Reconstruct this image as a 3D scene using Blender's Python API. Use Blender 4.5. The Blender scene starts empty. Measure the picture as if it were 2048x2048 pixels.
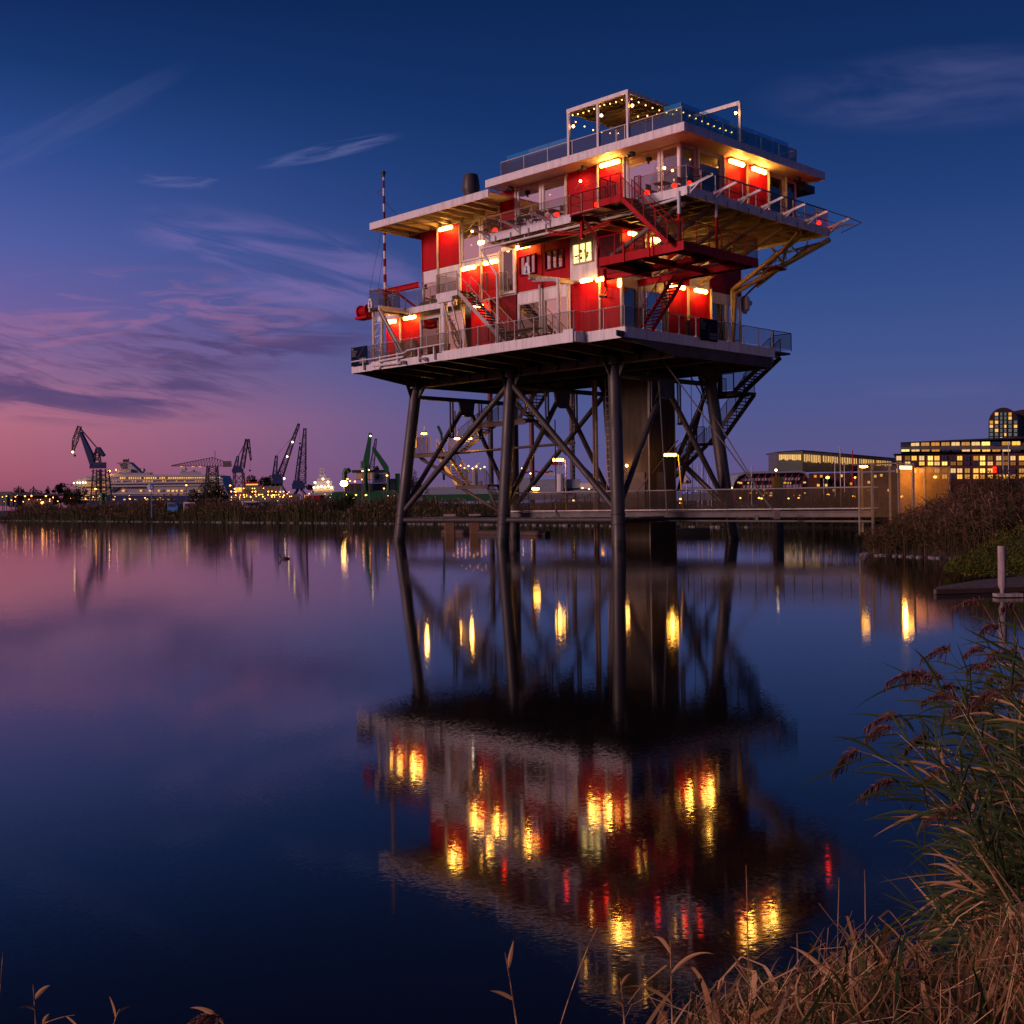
import bpy, bmesh, math, random
import numpy as np
from mathutils import Vector, Matrix
random.seed(7); np.random.seed(7)
SC = bpy.context.scene
COL = SC.collection
# ---------------------------------------------------------------- camera
F_, TH, EYE = 2350.0, 0.0148, 2.5
cam_d = bpy.data.cameras.new("camera"); cam = bpy.data.objects.new("camera", cam_d); COL.objects.link(cam)
cam_d.sensor_width = 36; cam_d.lens = F_/2048*36; cam_d.shift_y = -18/2048; cam_d.clip_start = 0.1; cam_d.clip_end = 9000
r_ = Vector((1, 0, -TH)).normalized(); u_ = Vector((TH, 0, 1)).normalized(); b_ = Vector((0, -1, 0))
cam.matrix_world = Matrix(((r_.x, u_.x, b_.x, 0), (r_.y, u_.y, b_.y, 0), (r_.z, u_.z, b_.z, EYE), (0, 0, 0, 1)))
SC.camera = cam
# ---------------------------------------------------------------- world: dusk sky with thin clouds
world = bpy.data.worlds.new("World"); SC.world = world; world.use_nodes = True
W = world.node_tree; W.nodes.clear()
def lin(c):
    return tuple((x/255/12.92 if x <= 10 else ((x/255+.055)/1.055)**2.4) for x in c)+(1,)
class NT:
    """tiny helper for node trees"""
    def __init__(s, t): s.t = t
    def n(s, k, **kw):
        nd = s.t.nodes.new(k)
        for a, v in kw.items():
            if a == 'inp':
                for i, x in v.items():
                    if hasattr(x, 'is_linked') or isinstance(x, bpy.types.NodeSocket): s.t.links.new(x, nd.inputs[i])
                    else: nd.inputs[i].default_value = x
            else: setattr(nd, a, v)
        return nd
    def m(s, op, a, b=0.0, c=0.0, clamp=False):
        nd = s.n('ShaderNodeMath', operation=op, use_clamp=clamp, inp={0: a, 1: b, 2: c}); return nd.outputs[0]
    def ramp(s, fac, stops, interp='LINEAR'):
        nd = s.n('ShaderNodeValToRGB', inp={0: fac}); cr = nd.color_ramp; cr.interpolation = interp
        while len(cr.elements) < len(stops): cr.elements.new(0.5)
        for e, (p, c) in zip(cr.elements, stops): e.position = p; e.color = c
        return nd.outputs[0]
    def mix(s, f, a, b, bt='MIX'):
        nd = s.n('ShaderNodeMix', data_type='RGBA', blend_type=bt); nd.inputs[0].default_value = 0
        for i, x in ((0, f), (6, a), (7, b)):
            if isinstance(x, bpy.types.NodeSocket): s.t.links.new(x, nd.inputs[i])
            else: nd.inputs[i].default_value = x
        return nd.outputs[2]
    def sm(s, x, lo, hi):
        nd = s.n('ShaderNodeMapRange', interpolation_type='SMOOTHSTEP', inp={0: x, 1: lo, 2: hi, 3: 0.0, 4: 1.0}); return nd.outputs[0]
w = NT(W)
tc = w.n('ShaderNodeTexCoord'); sep = w.n('ShaderNodeSeparateXYZ', inp={0: tc.outputs['Generated']})
X, Y, Z = sep.outputs
az = w.m('ARCTAN2', X, Y); el = w.m('MULTIPLY', w.m('ARCSINE', Z), 57.2958)
elf = w.m('DIVIDE', el, 90.0, clamp=True)
cs = w.m('COSINE', w.m('ADD', az, math.radians(85)))
def er(stops): return w.ramp(elf, [(e/90, lin(c)) for e, c in stops])
ER = er([(0, (100, 83, 128)), (2.5, (88, 86, 137)), (6, (70, 86, 142)), (10, (50, 76, 136)), (14, (32, 62, 121)), (18, (19, 50, 104)), (23, (11, 38, 86)), (45, (6, 20, 55)), (90, (3, 10, 30))])
EL = er([(0, (132, 74, 94)), (1.5, (172, 90, 106)), (4, (190, 110, 126)), (6.2, (148, 104, 142)), (9, (114, 98, 160)), (12, (84, 96, 166)), (16, (48, 78, 146)), (19.5, (24, 56, 114)), (23, (12, 39, 90)), (45, (8, 24, 60)), (90, (3, 10, 30))])
ES = er([(0, (235, 120, 80)), (4, (235, 136, 112)), (9, (215, 138, 134)), (14, (190, 128, 148)), (20, (120, 104, 155)), (32, (60, 70, 140)), (50, (20, 40, 90)), (90, (3, 10, 30))])
f1 = w.sm(cs, 0.03, 0.63); f2 = w.sm(cs, 0.60, 0.97)
sky = w.mix(f2, w.mix(f1, ER, EL), ES)
# streaks of cloud, in direction space (degrees)
azd = w.m('MULTIPLY', az, 57.2958)
def cloudmask(tilt, sx, sy, off, lo, hi, det=6.0, dist=1.2):
    ct, st = math.cos(math.radians(tilt)), math.sin(math.radians(tilt))
    p = w.m('ADD', w.m('MULTIPLY', azd, ct), w.m('MULTIPLY', el, st)); q = w.m('SUBTRACT', w.m('MULTIPLY', el, ct), w.m('MULTIPLY', azd, st))
    v = w.n('ShaderNodeCombineXYZ', inp={0: w.m('MULTIPLY', p, sx), 1: w.m('MULTIPLY', q, sy), 2: off})
    nz = w.n('ShaderNodeTexNoise', inp={'Vector': v.outputs[0], 'Scale': 1.0, 'Detail': det, 'Roughness': 0.58, 'Distortion': dist})
    return w.sm(nz.outputs['Fac'], lo, hi)
def blob(a0, e0, ra, re, tilt=0):
    ct, st = math.cos(math.radians(tilt)), math.sin(math.radians(tilt))
    da = w.m('SUBTRACT', azd, a0); de = w.m('SUBTRACT', el, e0)
    p = w.m('DIVIDE', w.m('ADD', w.m('MULTIPLY', da, ct), w.m('MULTIPLY', de, st)), ra); q = w.m('DIVIDE', w.m('SUBTRACT', w.m('MULTIPLY', de, ct), w.m('MULTIPLY', da, st)), re)
    d = w.m('ADD', w.m('MULTIPLY', p, p), w.m('MULTIPLY', q, q)); return w.m('SUBTRACT', 1.0, w.sm(d, 0.15, 1.0))
def mul(*a):
    r = a[0]
    for b in a[1:]: r = w.m('MULTIPLY', r, b)
    return r
dark = mul(cloudmask(-5, .15, 1.1, 3.1, .40, .60, 9, .9), w.m('MAXIMUM', blob(-20.5, 5.9, 9.5, 2.3, -3), blob(-13, 7.8, 8.5, 1.7, 5)))
dark2 = mul(cloudmask(-16, .35, 2.4, 8.3, .44, .62, 8, .5), blob(-19, 6.6, 9.5, 2.4, -6))
sky = w.mix(mul(dark2, 0.5), sky, lin((96, 72, 120))); sky = w.mix(mul(dark, 0.85), sky, lin((78, 66, 114)))
edge = mul(cloudmask(3, .2, 1.0, 9.7, .46, .66), w.m('MAXIMUM', blob(-20, 8.6, 14, 2.6, 4), blob(-24.5, 5.2, 5.5, 2.6)))
sky = w.mix(mul(edge, 0.4), sky, lin((170, 112, 150)))
vio = mul(cloudmask(-14, .10, .6, 5.3, .40, .66, 5), blob(-10, 11.2, 9, 2.4, -13))
sky = w.mix(mul(vio, 0.42), sky, lin((140, 118, 180)))
wisp = mul(cloudmask(13, .30, 3.2, 1.3, .34, .60, 8, .8), blob(-8.6, 16.6, 4.0, .42, 13))
sky = w.mix(mul(wisp, 0.34), sky, lin((118, 122, 176)))
w2 = mul(cloudmask(29, .12, 1.0, 7.7, .34, .66, 6, .5), blob(-21.5, 16.4, 8, .9, 29))
sky = w.mix(mul(w2, 0.20), sky, lin((96, 102, 158)))
w3 = mul(cloudmask(-3, .08, .45, 2.2, .36, .70, 5, .4), w.m('MAXIMUM', blob(21, 18.0, 10, 2.0, -3), blob(20, 4.9, 4, .5, 0)))
sky = w.mix(mul(w3, 0.42), sky, lin((92, 96, 150)))
w4 = mul(cloudmask(2, .3, 1.3, 12.2, .42, .6, 6), blob(-15.5, 15.0, 2.4, .4, 1))
sky = w.mix(mul(w4, 0.3), sky, lin((120, 116, 175)))
nish = w.n('ShaderNodeTexSky', sky_type='NISHITA', sun_disc=False, sun_elevation=math.radians(-3.0), sun_rotation=math.radians(-95))
bg = w.n('ShaderNodeBackground', inp={0: sky, 1: 1.0}); bg2 = w.n('ShaderNodeBackground', inp={0: nish.outputs[0], 1: 0.02})
add = w.n('ShaderNodeAddShader', inp={0: bg.outputs[0], 1: bg2.outputs[0]}); wo = w.n('ShaderNodeOutputWorld', inp={0: add.outputs[0]})
# ---------------------------------------------------------------- afterglow as one soft sun lamp
sl = bpy.data.lights.new("afterglow", 'SUN'); so = bpy.data.objects.new("afterglow", sl); COL.objects.link(so)
sl.energy = 2.0; sl.angle = math.radians(14); sl.color = (1.0, 0.60, 0.56)
dv = Vector((math.cos(math.radians(12))*math.sin(math.radians(-118)), math.cos(math.radians(12))*math.cos(math.radians(-118)), math.sin(math.radians(12))))
so.rotation_euler = dv.to_track_quat('Z', 'Y').to_euler()
vs = SC.view_settings; vs.view_transform = 'Standard'; vs.look = 'None'; vs.exposure = 0.0; vs.gamma = 1.0
cy = SC.cycles; cy.use_denoising = True; cy.max_bounces = 6; cy.diffuse_bounces = 2; cy.glossy_bounces = 4; cy.transparent_max_bounces = 16; cy.sample_clamp_indirect = 6.0
cy.caustics_reflective = False; cy.caustics_refractive = False

# ================================================================= materials
MATS = {}
def mat(name, c, rough=.6, metal=0.0, var=.25, nscale=1.5, bump=0.0, bscale=20, emit=None, es=0.0, spec=.5, streak=False, trans=None, rust=0):
    m = bpy.data.materials.new(name); m.use_nodes = True; t = NT(m.node_tree); t.t.nodes.clear()
    out = t.n('ShaderNodeOutputMaterial'); p = t.n('ShaderNodeBsdfPrincipled', inp={'Roughness': rough, 'Metallic': metal, 'Specular IOR Level': spec})
    col = tuple(c)+(1,)
    tcx = t.n('ShaderNodeTexCoord'); gv = tcx.outputs['Object']
    if var:
        if streak:
            mp = t.n('ShaderNodeMapping', inp={0: gv, 3: (3, 3, .35)}); gv2 = mp.outputs[0]
        else: gv2 = gv
        nz = t.n('ShaderNodeTexNoise', inp={'Vector': gv2, 'Scale': nscale, 'Detail': 7.0, 'Roughness': .62})
        d = tuple(x*(1-var) for x in c)+(1,); l = tuple(min(1, x*(1+var*.5)) for x in c)+(1,)
        cc = t.ramp(nz.outputs['Fac'], [(.3, d), (.5, col), (.72, l)]); 
        if rust:
            mpr = t.n('ShaderNodeMapping', inp={0: gv, 3: (2.2, 2.2, .5)}); nr = t.n('ShaderNodeTexNoise', inp={'Vector': mpr.outputs[0], 'Scale': 1.6, 'Detail': 9.0, 'Roughness': .72})
            cc = t.mix(t.m('MULTIPLY', t.sm(nr.outputs['Fac'], .56, .74), rust), cc, (.13, .05, .022, 1))
        t.t.links.new(cc, p.inputs['Base Color'])
        rr = t.n('ShaderNodeMapRange', inp={0: nz.outputs['Fac'], 1: .3, 2: .7, 3: min(1, rough+.12), 4: max(0.02, rough-.1)}); t.t.links.new(rr.outputs[0], p.inputs['Roughness'])
    else: p.inputs['Base Color'].default_value = col
    if bump:
        nb = t.n('ShaderNodeTexNoise', inp={'Vector': gv, 'Scale': bscale, 'Detail': 4.0}); bp = t.n('ShaderNodeBump', inp={'Strength': bump, 'Distance': .02, 'Height': nb.outputs['Fac']})
        t.t.links.new(bp.outputs[0], p.inputs['Normal'])
    if emit: p.inputs['Emission Color'].default_value = tuple(emit)+(1,); p.inputs['Emission Strength'].default_value = es
    sh = p.outputs[0]
    if trans is not None:
        tr = t.n('ShaderNodeBsdfTransparent'); mx = t.n('ShaderNodeMixShader', inp={0: trans, 1: sh, 2: tr.outputs[0]}); sh = mx.outputs[0]
    t.t.links.new(sh, out.inputs[0]); MATS[name] = m; return m
def glassmat(name, tint, refl=.35, rough=.02, opac=.15, dcol=(.02, .025, .03), lwk=.5):
    m = bpy.data.materials.new(name); m.use_nodes = True; t = NT(m.node_tree); t.t.nodes.clear()
    out = t.n('ShaderNodeOutputMaterial'); gl = t.n('ShaderNodeBsdfGlossy', inp={'Roughness': rough, 'Color': (.95, .97, 1, 1)})
    tr = t.n('ShaderNodeBsdfTransparent', inp={0: tuple(tint)+(1,)}); df = t.n('ShaderNodeBsdfDiffuse', inp={0: tuple(dcol)+(1,)})
    m1 = t.n('ShaderNodeMixShader', inp={0: opac, 1: tr.outputs[0], 2: df.outputs[0]})
    lw = t.n('ShaderNodeLayerWeight', inp={0: .35}); fr = t.m('ADD', t.m('MULTIPLY', lw.outputs['Fresnel'], lwk), refl, clamp=True)
    m2 = t.n('ShaderNodeMixShader', inp={0: fr, 1: m1.outputs[0], 2: gl.outputs[0]}); t.t.links.new(m2.outputs[0], out.inputs[0]); MATS[name] = m; return m
def emat(name, c, s): 
    m = bpy.data.materials.new(name); m.use_nodes = True; t = NT(m.node_tree); t.t.nodes.clear()
    out = t.n('ShaderNodeOutputMaterial'); e = t.n('ShaderNodeEmission', inp={0: tuple(c)+(1,), 1: s}); t.t.links.new(e.outputs[0], out.inputs[0]); MATS[name] = m; return m
white = mat('white_paint', (.70, .66, .70), .45, rust=.35, var=.26, nscale=1.2, streak=True)
offw = mat('cream_paint', (.55, .50, .49), .5, var=.2, nscale=1.5, streak=True)
red = mat('red_paint', (.42, .004, .012), .5, var=.30, nscale=1.1, streak=True, spec=.10, rust=.22)
dred = mat('dark_red_paint', (.20, .004, .014), .5, var=.3, spec=.12)
steel = mat('dark_grey_steel', (.042, .036, .040), .5, var=.55, nscale=.9, streak=True, rust=.5)
steel2 = mat('brown_steel', (.060, .036, .030), .6, var=.4, nscale=1)
galv = mat('galvanised_steel', (.34, .30, .32), .45, metal=.3, var=.25)
tan_ = mat('tan_painted_steel', (.27, .21, .165), .5, var=.25)
black = mat('black_rubber', (.012, .012, .014), .6, var=0)
tread = mat('grating', (.03, .026, .028), .7, var=.3)
meshp = mat('wire_mesh_infill', (.055, .045, .04), .8, var=0, trans=.60, spec=.1)
meshr = mat('red_wire_mesh_infill', (.045, .016, .018), .8, var=0, trans=.62, spec=.1)
gauze = mat('fine_metal_gauze', (.075, .048, .03), .7, var=.3, trans=.68, spec=.1)
wood = mat('deck_wood', (.16, .085, .04), .6, var=.4, nscale=3)
timber = mat('grey_weathered_timber', (.34, .27, .28), .8, var=.5, nscale=6, streak=True, bump=.4, bscale=30)
plank = mat('dark_plank', (.13, .095, .10), .8, var=.6, nscale=5, bump=.5, bscale=20)
conc = mat('brown_board_concrete', (.042, .028, .019), .8, var=.3, nscale=1.0, streak=True)
navy = mat('navy_banner', (.004, .014, .045), .9, var=0, spec=.05)
pale = mat('pale_print', (.20, .18, .17), .8, var=0, spec=.1)
blue = mat('dark_blue_paint', (.012, .025, .12), .5, var=.3)
cyan = mat('light_blue_paint', (.05, .22, .60), .5, var=0)
green = mat('green_paint', (.008, .095, .030), .5, var=.3)
yellow = mat('yellow_paint', (.78, .52, .07), .5, var=.2)
shipw = mat('ship_white', (.40, .36, .40), .5, var=.15)
WV = [emat('lit_office_%s' % n_, c_, s_) for n_, c_, s_ in (('amber', (1, .46, .08), 1.5), ('orange', (1, .38, .06), .7), ('pale', (1, .60, .26), 1.0), ('dim', (.8, .36, .10), .32), ('soft', (1, .46, .12), .55), ('bright', (1, .54, .12), 2.1))]
brick = mat('red_brown_brick', (.10, .030, .024), .8, var=.3, nscale=2)
brick2 = mat('dark_brick', (.050, .025, .024), .8, var=.3, nscale=2)
greyc = mat('grey_cladding', (.12, .105, .11), .7, var=.2)
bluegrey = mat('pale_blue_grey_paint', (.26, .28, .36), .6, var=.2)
glass = glassmat('window_glass', (.45, .45, .5), .24)
glassd = glassmat('dark_window_glass', (.30, .30, .33), .14)
screen = glassmat('blue_wind_screen_glass', (.45, .80, 1.0), .03, opac=.38, dcol=(.015, .36, .70), lwk=.08)
TUBE = emat('tube_glow', (1.0, .47, .07), 34)
SODIUM = emat('sodium_glow', (1.0, .42, .05), 30)
BULB = emat('bulb_glow', (1.0, .42, .09), 9)
BULBS = emat('strong_bulb_glow', (1.0, .42, .08), 40)
REDL = emat('red_glow', (1.0, .010, .003), 7)
WINL = emat('lit_room', (1.0, .50, .12), 1.15)
WINW = emat('lit_room_pale', (1.0, .56, .20), .85)
WINY = emat('lit_room_deep', (1.0, .38, .05), .8)
WIND = emat('dim_room', (.30, .34, .36), .35)
KITCH = emat('bright_kitchen', (1.0, .66, .22), 2.6)
FAR = emat('far_lamp_glow', (1.0, .36, .06), 10)
FARW = emat('far_white_glow', (1.0, .66, .32), 7)
BLUEL = emat('blue_glow', (.05, .12, 1.0), 5)
# ================================================================= mesh builder
class MB:
    def __init__(s): s.v = []; s.f = []
    def add(s, vs, fs):
        o = len(s.v); s.v += [tuple(x) for x in vs]; s.f += [tuple(o+i for i in f) for f in fs]; return s
    def box(s, x0, x1, y0, y1, z0, z1):
        if x0 > x1: x0, x1 = x1, x0
        if y0 > y1: y0, y1 = y1, y0
        return s.add([(x0, y0, z0), (x1, y0, z0), (x1, y1, z0), (x0, y1, z0), (x0, y0, z1), (x1, y0, z1), (x1, y1, z1), (x0, y1, z1)],
              [(3, 2, 1, 0), (4, 5, 6, 7), (0, 1, 5, 4), (1, 2, 6, 5), (2, 3, 7, 6), (3, 0, 4, 7)])
    def frame(s, p, q, up=(0, 0, 1)):
        d = (Vector(q)-Vector(p)); d.normalize(); up = Vector(up)
        if abs(d.dot(up)) > .98: up = Vector((1, 0, 0))
        r = d.cross(up).normalized(); return d, r, r.cross(d).normalized()
    def beam(s, p, q, w=.1, h=None, up=(0, 0, 1)):
        h = h or w; d, r, u = s.frame(p, q, up); p = Vector(p); q = Vector(q); vs = []
        for c in (p, q):
            for a, b in ((-1, -1), (1, -1), (1, 1), (-1, 1)): vs.append(c+r*a*w/2+u*b*h/2)
        return s.add(vs, [(3, 2, 1, 0), (4, 5, 6, 7), (0, 1, 5, 4), (1, 2, 6, 5), (2, 3, 7, 6), (3, 0, 4, 7)])
    def ibeam(s, p, q, w, h, t=.03):
        d, r, u = s.frame(p, q); p = Vector(p); q = Vector(q)
        s.beam(p+u*(h/2-t/2), q+u*(h/2-t/2), w, t); s.beam(p-u*(h/2-t/2), q-u*(h/2-t/2), w, t); s.beam(p, q, t, h-2*t); return s
    def tube(s, p, q, r, n=8, r2=None, cap=True):
        r2 = r if r2 is None else r2; d, a, b = s.frame(p, q); vs = []
        for c, rr in ((Vector(p), r), (Vector(q), r2)):
            for i in range(n):
                t = 2*math.pi*i/n; vs.append(c+a*math.cos(t)*rr+b*math.sin(t)*rr)
        fs = [(i, (i+1) % n, n+(i+1) % n, n+i) for i in range(n)]
        if cap: fs += [tuple(range(n))[::-1], tuple(range(n, 2*n))]
        return s.add(vs, fs)
    def path(s, pts, r, n=6):
        for a, b in zip(pts, pts[1:]): s.tube(a, b, r, n)
        return s
    def lathe(s, c, prof, n=16):
        vs = []; 
        for r, z in prof:
            for i in range(n): t = 2*math.pi*i/n; vs.append((c[0]+r*math.cos(t), c[1]+r*math.sin(t), c[2]+z))
        fs = []
        for k in range(len(prof)-1):
            for i in range(n): fs.append((k*n+i, k*n+(i+1) % n, (k+1)*n+(i+1) % n, (k+1)*n+i))
        fs += [tuple(range(n))[::-1], tuple((len(prof)-1)*n+i for i in range(n))]
        return s.add(vs, fs)
    def ball(s, c, r, n=10, sz=1.0):
        k = 6; return s.lathe(c, [(max(.001, r*math.sin(math.pi*i/k)), -r*sz*math.cos(math.pi*i/k)) for i in range(k+1)], n)
    def prism(s, pts, d):
        """pts: planar 3D outline, extruded by vector d"""
        n = len(pts); a = [Vector(p) for p in pts]; b = [p+Vector(d) for p in a]
        return s.add(a+b, [tuple(range(n))[::-1], tuple(range(n, 2*n))]+[(i, (i+1) % n, n+(i+1) % n, n+i) for i in range(n)])
    def quad(s, *p): return s.add(p, [tuple(range(len(p)))])
    def lattice(s, p, q, w0, w1, n, r, up=(0, 0, 1)):
        d, a, b = s.frame(p, q, up); p = Vector(p); q = Vector(q); rings = []
        for k in range(n+1):
            t = k/n; c = p.lerp(q, t); ww = (w0+(w1-w0)*t)/2; rings.append([c+a*x*ww+b*y*ww for x, y in ((-1, -1), (1, -1), (1, 1), (-1, 1))])
        for k in range(n):
            for i in range(4):
                s.beam(rings[k][i], rings[k+1][i], r*1.5); s.beam(rings[k][i], rings[k+1][(i+1) % 4] if k % 2 else rings[k+1][i-1], r)
                if k: s.beam(rings[k][i], rings[k][(i+1) % 4], r)
        return s
class Thing:
    """top-level Empty; frame W = world axes, P = platform axes"""
    def __init__(s, name, label, cat, base=(0, 0, 0), frame='W', group=None):
        s.o = bpy.data.objects.new(name, None); s.o.empty_display_size = .2; COL.objects.link(s.o); s.base = Vector(base)
        if frame == 'P': s.o.matrix_world = PM @ Matrix.Translation(s.base)
        else: s.o.location = s.base
        s.o['label'] = label; s.o['category'] = cat
        if group: s.o['group'] = group
    def part(s, name, mb, m, parent=None, smooth=False, bevel=0, label=None):
        o = mk(name, mb, m, s.base, smooth, bevel); o.parent = parent or s.o
        if label: o['label'] = label
        return o
def mk(name, mb, m, base=(0, 0, 0), smooth=False, bevel=0):
    me = bpy.data.meshes.new(name); bx, by, bz = base
    me.from_pydata([(x-bx, y-by, z-bz) for x, y, z in mb.v], [], mb.f)
    if len(mb.f) < 60000:
        bm = bmesh.new(); bm.from_mesh(me); bmesh.ops.recalc_face_normals(bm, faces=bm.faces)
        if bevel: bmesh.ops.bevel(bm, geom=[e for e in bm.edges if e.calc_face_angle(0) > .6], offset=bevel, segments=1, affect='EDGES')
        bm.to_mesh(me); bm.free()
    me.materials.append(m if not isinstance(m, str) else MATS[m])
    if smooth: me.polygons.foreach_set('use_smooth', [True]*len(me.polygons)); me.set_sharp_from_angle(angle=.7)
    o = bpy.data.objects.new(name, me); COL.objects.link(o); return o
def balls(T, name, pts, r, mt, n=8, parent=None):
    for p in pts: T.part(name, MB().ball(p, r, n), mt, parent, smooth=True)
def lampl(T, p, power, col=(1, .41, .055), r=.12, frame='W', parent=None):
    l = bpy.data.lights.new('lamp_light', 'POINT'); l.energy = power; l.color = col; l.shadow_soft_size = r
    o = bpy.data.objects.new('lamp_light', l); COL.objects.link(o); o.parent = parent or T.o; o.location = Vector(p)-T.base; return o
def single(name, mb, m, label, cat, group=None, base=(0, 0, 0), frame='W', smooth=False, kind=None):
    o = mk(name, mb, m, base, smooth); 
    if frame == 'P': o.matrix_world = PM @ Matrix.Translation(Vector(base))
    else: o.location = base
    if label: o['label'] = label; o['category'] = cat
    if group: o['group'] = group
    if kind: o['kind'] = kind
    return o
def at(px, py, y):
    """a point at distance y that the camera sees at px, py (2048 px frame)"""
    u = px-1024; v = py-1006; return ((u-TH*v)/F_*y, y, EYE-(v+TH*u)/F_*y)
PM = Matrix.Translation((5.96, 65.9, 0)) @ Matrix.Rotation(math.radians(-45), 4, 'Z')
def L(a, b, z): return (-a, b, z)
def LB(m, a0, a1, b0, b1, z0, z1): return m.box(-a1, -a0, b0, b1, z0, z1)
# ================================================================= ground and water
SHORE = [(-900, 900), (-400, 560), (-126, 289), (-53, 200), (-15.4, 154), (21.3, 105), (31, 92), (34, 76), (28, 62), (17.5, 55.2), (15.4, 51.5), (18.3, 46), (20, 40), (15.5, 36.5), (13.4, 30), (9.5, 18), (5.6, 9), (3.2, 5.6), (1.5, 4.6), (-.5, 4.2), (-6, 4.0), (-30, 3), (-300, 0)]
def sdist(x, y):
    """signed distance to the shore: positive on land (numpy arrays)"""
    best = np.full(x.shape, 1e9); sg = np.ones(x.shape)
    for (x0, y0), (x1, y1) in zip(SHORE, SHORE[1:]):
        dx, dy = x1-x0, y1-y0; t = np.clip(((x-x0)*dx+(y-y0)*dy)/(dx*dx+dy*dy), 0, 1)
        d = np.hypot(x-x0-t*dx, y-y0-t*dy); side = np.where(dx*(y-y0)-dy*(x-x0) > 0, 1, -1); m = d < best-1e-9
        sg = np.where(m, side, sg); best = np.where(m, d, best)
    return best*sg
BASINS = [(-430, -110, 655, 800), (-110, 60, 330, 470), (22, 170, 150, 235)]
def hgt(x, y):
    d = sdist(x, y); h = np.where(d > 0, 1.35*(1-np.exp(-d/2.2)), np.maximum(-1.5, d*.5))
    h = h+np.where(d > 3, .12*np.sin(x*.7)*np.cos(y*.5), 0)
    for a, b, c, e in BASINS:
        i = np.minimum(np.minimum(x-a, b-x), np.minimum(y-c, e-y)); h = np.where(i > 0, np.maximum(-1.5, 1.2-i*1.2), h)
    return h
def axis(fine, far):
    r = list(fine); s = fine[1]-fine[0]; st = s
    while r[-1] < far: st *= 1.12; r.append(r[-1]+st)
    return r
xp = axis(list(np.arange(-34, 40, .7)), 4200); xn = [-(v) for v in axis(list(np.arange(34, 35, .7)), 4200)][::-1]; xs = np.array(xn[:-2]+xp)
ys = np.array([-400, -200, -100, -50, -25, -12]+axis(list(np.arange(-6, 12, .35)), 62)[:-1]+list(np.arange(62, 320, 2.2))+axis([320, 324], 6500))
gx, gy = np.meshgrid(xs, ys); gh = hgt(gx, gy); nx_, ny_ = len(xs), len(ys)
gm = MB(); gm.v = list(map(tuple, np.stack([gx.ravel(), gy.ravel(), gh.ravel()], 1).tolist()))
gm.f = [(j*nx_+i, j*nx_+i+1, (j+1)*nx_+i+1, (j+1)*nx_+i) for j in range(ny_-1) for i in range(nx_-1)]
soil = mat('dark_soil', (.032, .026, .018), .95, var=.5, nscale=2.0, bump=.5, bscale=8)
g = single('ground', gm, soil, None, None, kind='structure', smooth=True)
wm = bpy.data.materials.new('water'); wm.use_nodes = True; t = NT(wm.node_tree); t.t.nodes.clear()
geo = t.n('ShaderNodeNewGeometry'); pos = geo.outputs['Position']
def wnoise(sx, sy, det): 
    mp = t.n('ShaderNodeMapping', inp={0: pos, 3: (sx, sy, 1)}); return t.n('ShaderNodeTexNoise', inp={'Vector': mp.outputs[0], 'Scale': 1.0, 'Detail': det, 'Roughness': .5})
def slope(nz, kx, ky):
    s_ = t.n('ShaderNodeSeparateXYZ', inp={0: nz.outputs['Color']}); return t.m('MULTIPLY', t.m('SUBTRACT', s_.outputs[0], .5), kx), t.m('MULTIPLY', t.m('SUBTRACT', s_.outputs[1], .5), ky)
big = wnoise(.05, .035, 3.0); patch = t.n('ShaderNodeMapRange', inp={0: big.outputs['Fac'], 1: .38, 2: .66, 3: .7, 4: 1.35})
x1, y1 = slope(wnoise(26.0, 90.0, 2.0), .004, .044); x2, y2 = slope(wnoise(1.6, 4.0, 2.0), .0015, .0035); x3, y3 = slope(wnoise(.35, .6, 2.0), .0015, .004)
sx_ = t.m('MULTIPLY', t.m('ADD', t.m('ADD', x1, x2), x3), patch.outputs[0]); sy_ = t.m('MULTIPLY', t.m('ADD', t.m('ADD', y1, y2), y3), patch.outputs[0])
nv = t.n('ShaderNodeCombineXYZ', inp={0: sx_, 1: sy_, 2: 1.0}); nn_ = t.n('ShaderNodeVectorMath', operation='NORMALIZE', inp={0: nv.outputs[0]})
p = t.n('ShaderNodeBsdfPrincipled', inp={'Base Color': (.010, .009, .010, 1), 'Roughness': .042, 'IOR': 1.333, 'Normal': nn_.outputs[0]})
out = t.n('ShaderNodeOutputMaterial', inp={0: p.outputs[0]})
wmb = MB().quad((-2500, -60, 0), (2500, -60, 0), (2500, 1200, 0), (-2500, 1200, 0)); single('water', wmb, wm, None, None, kind='structure')
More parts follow.
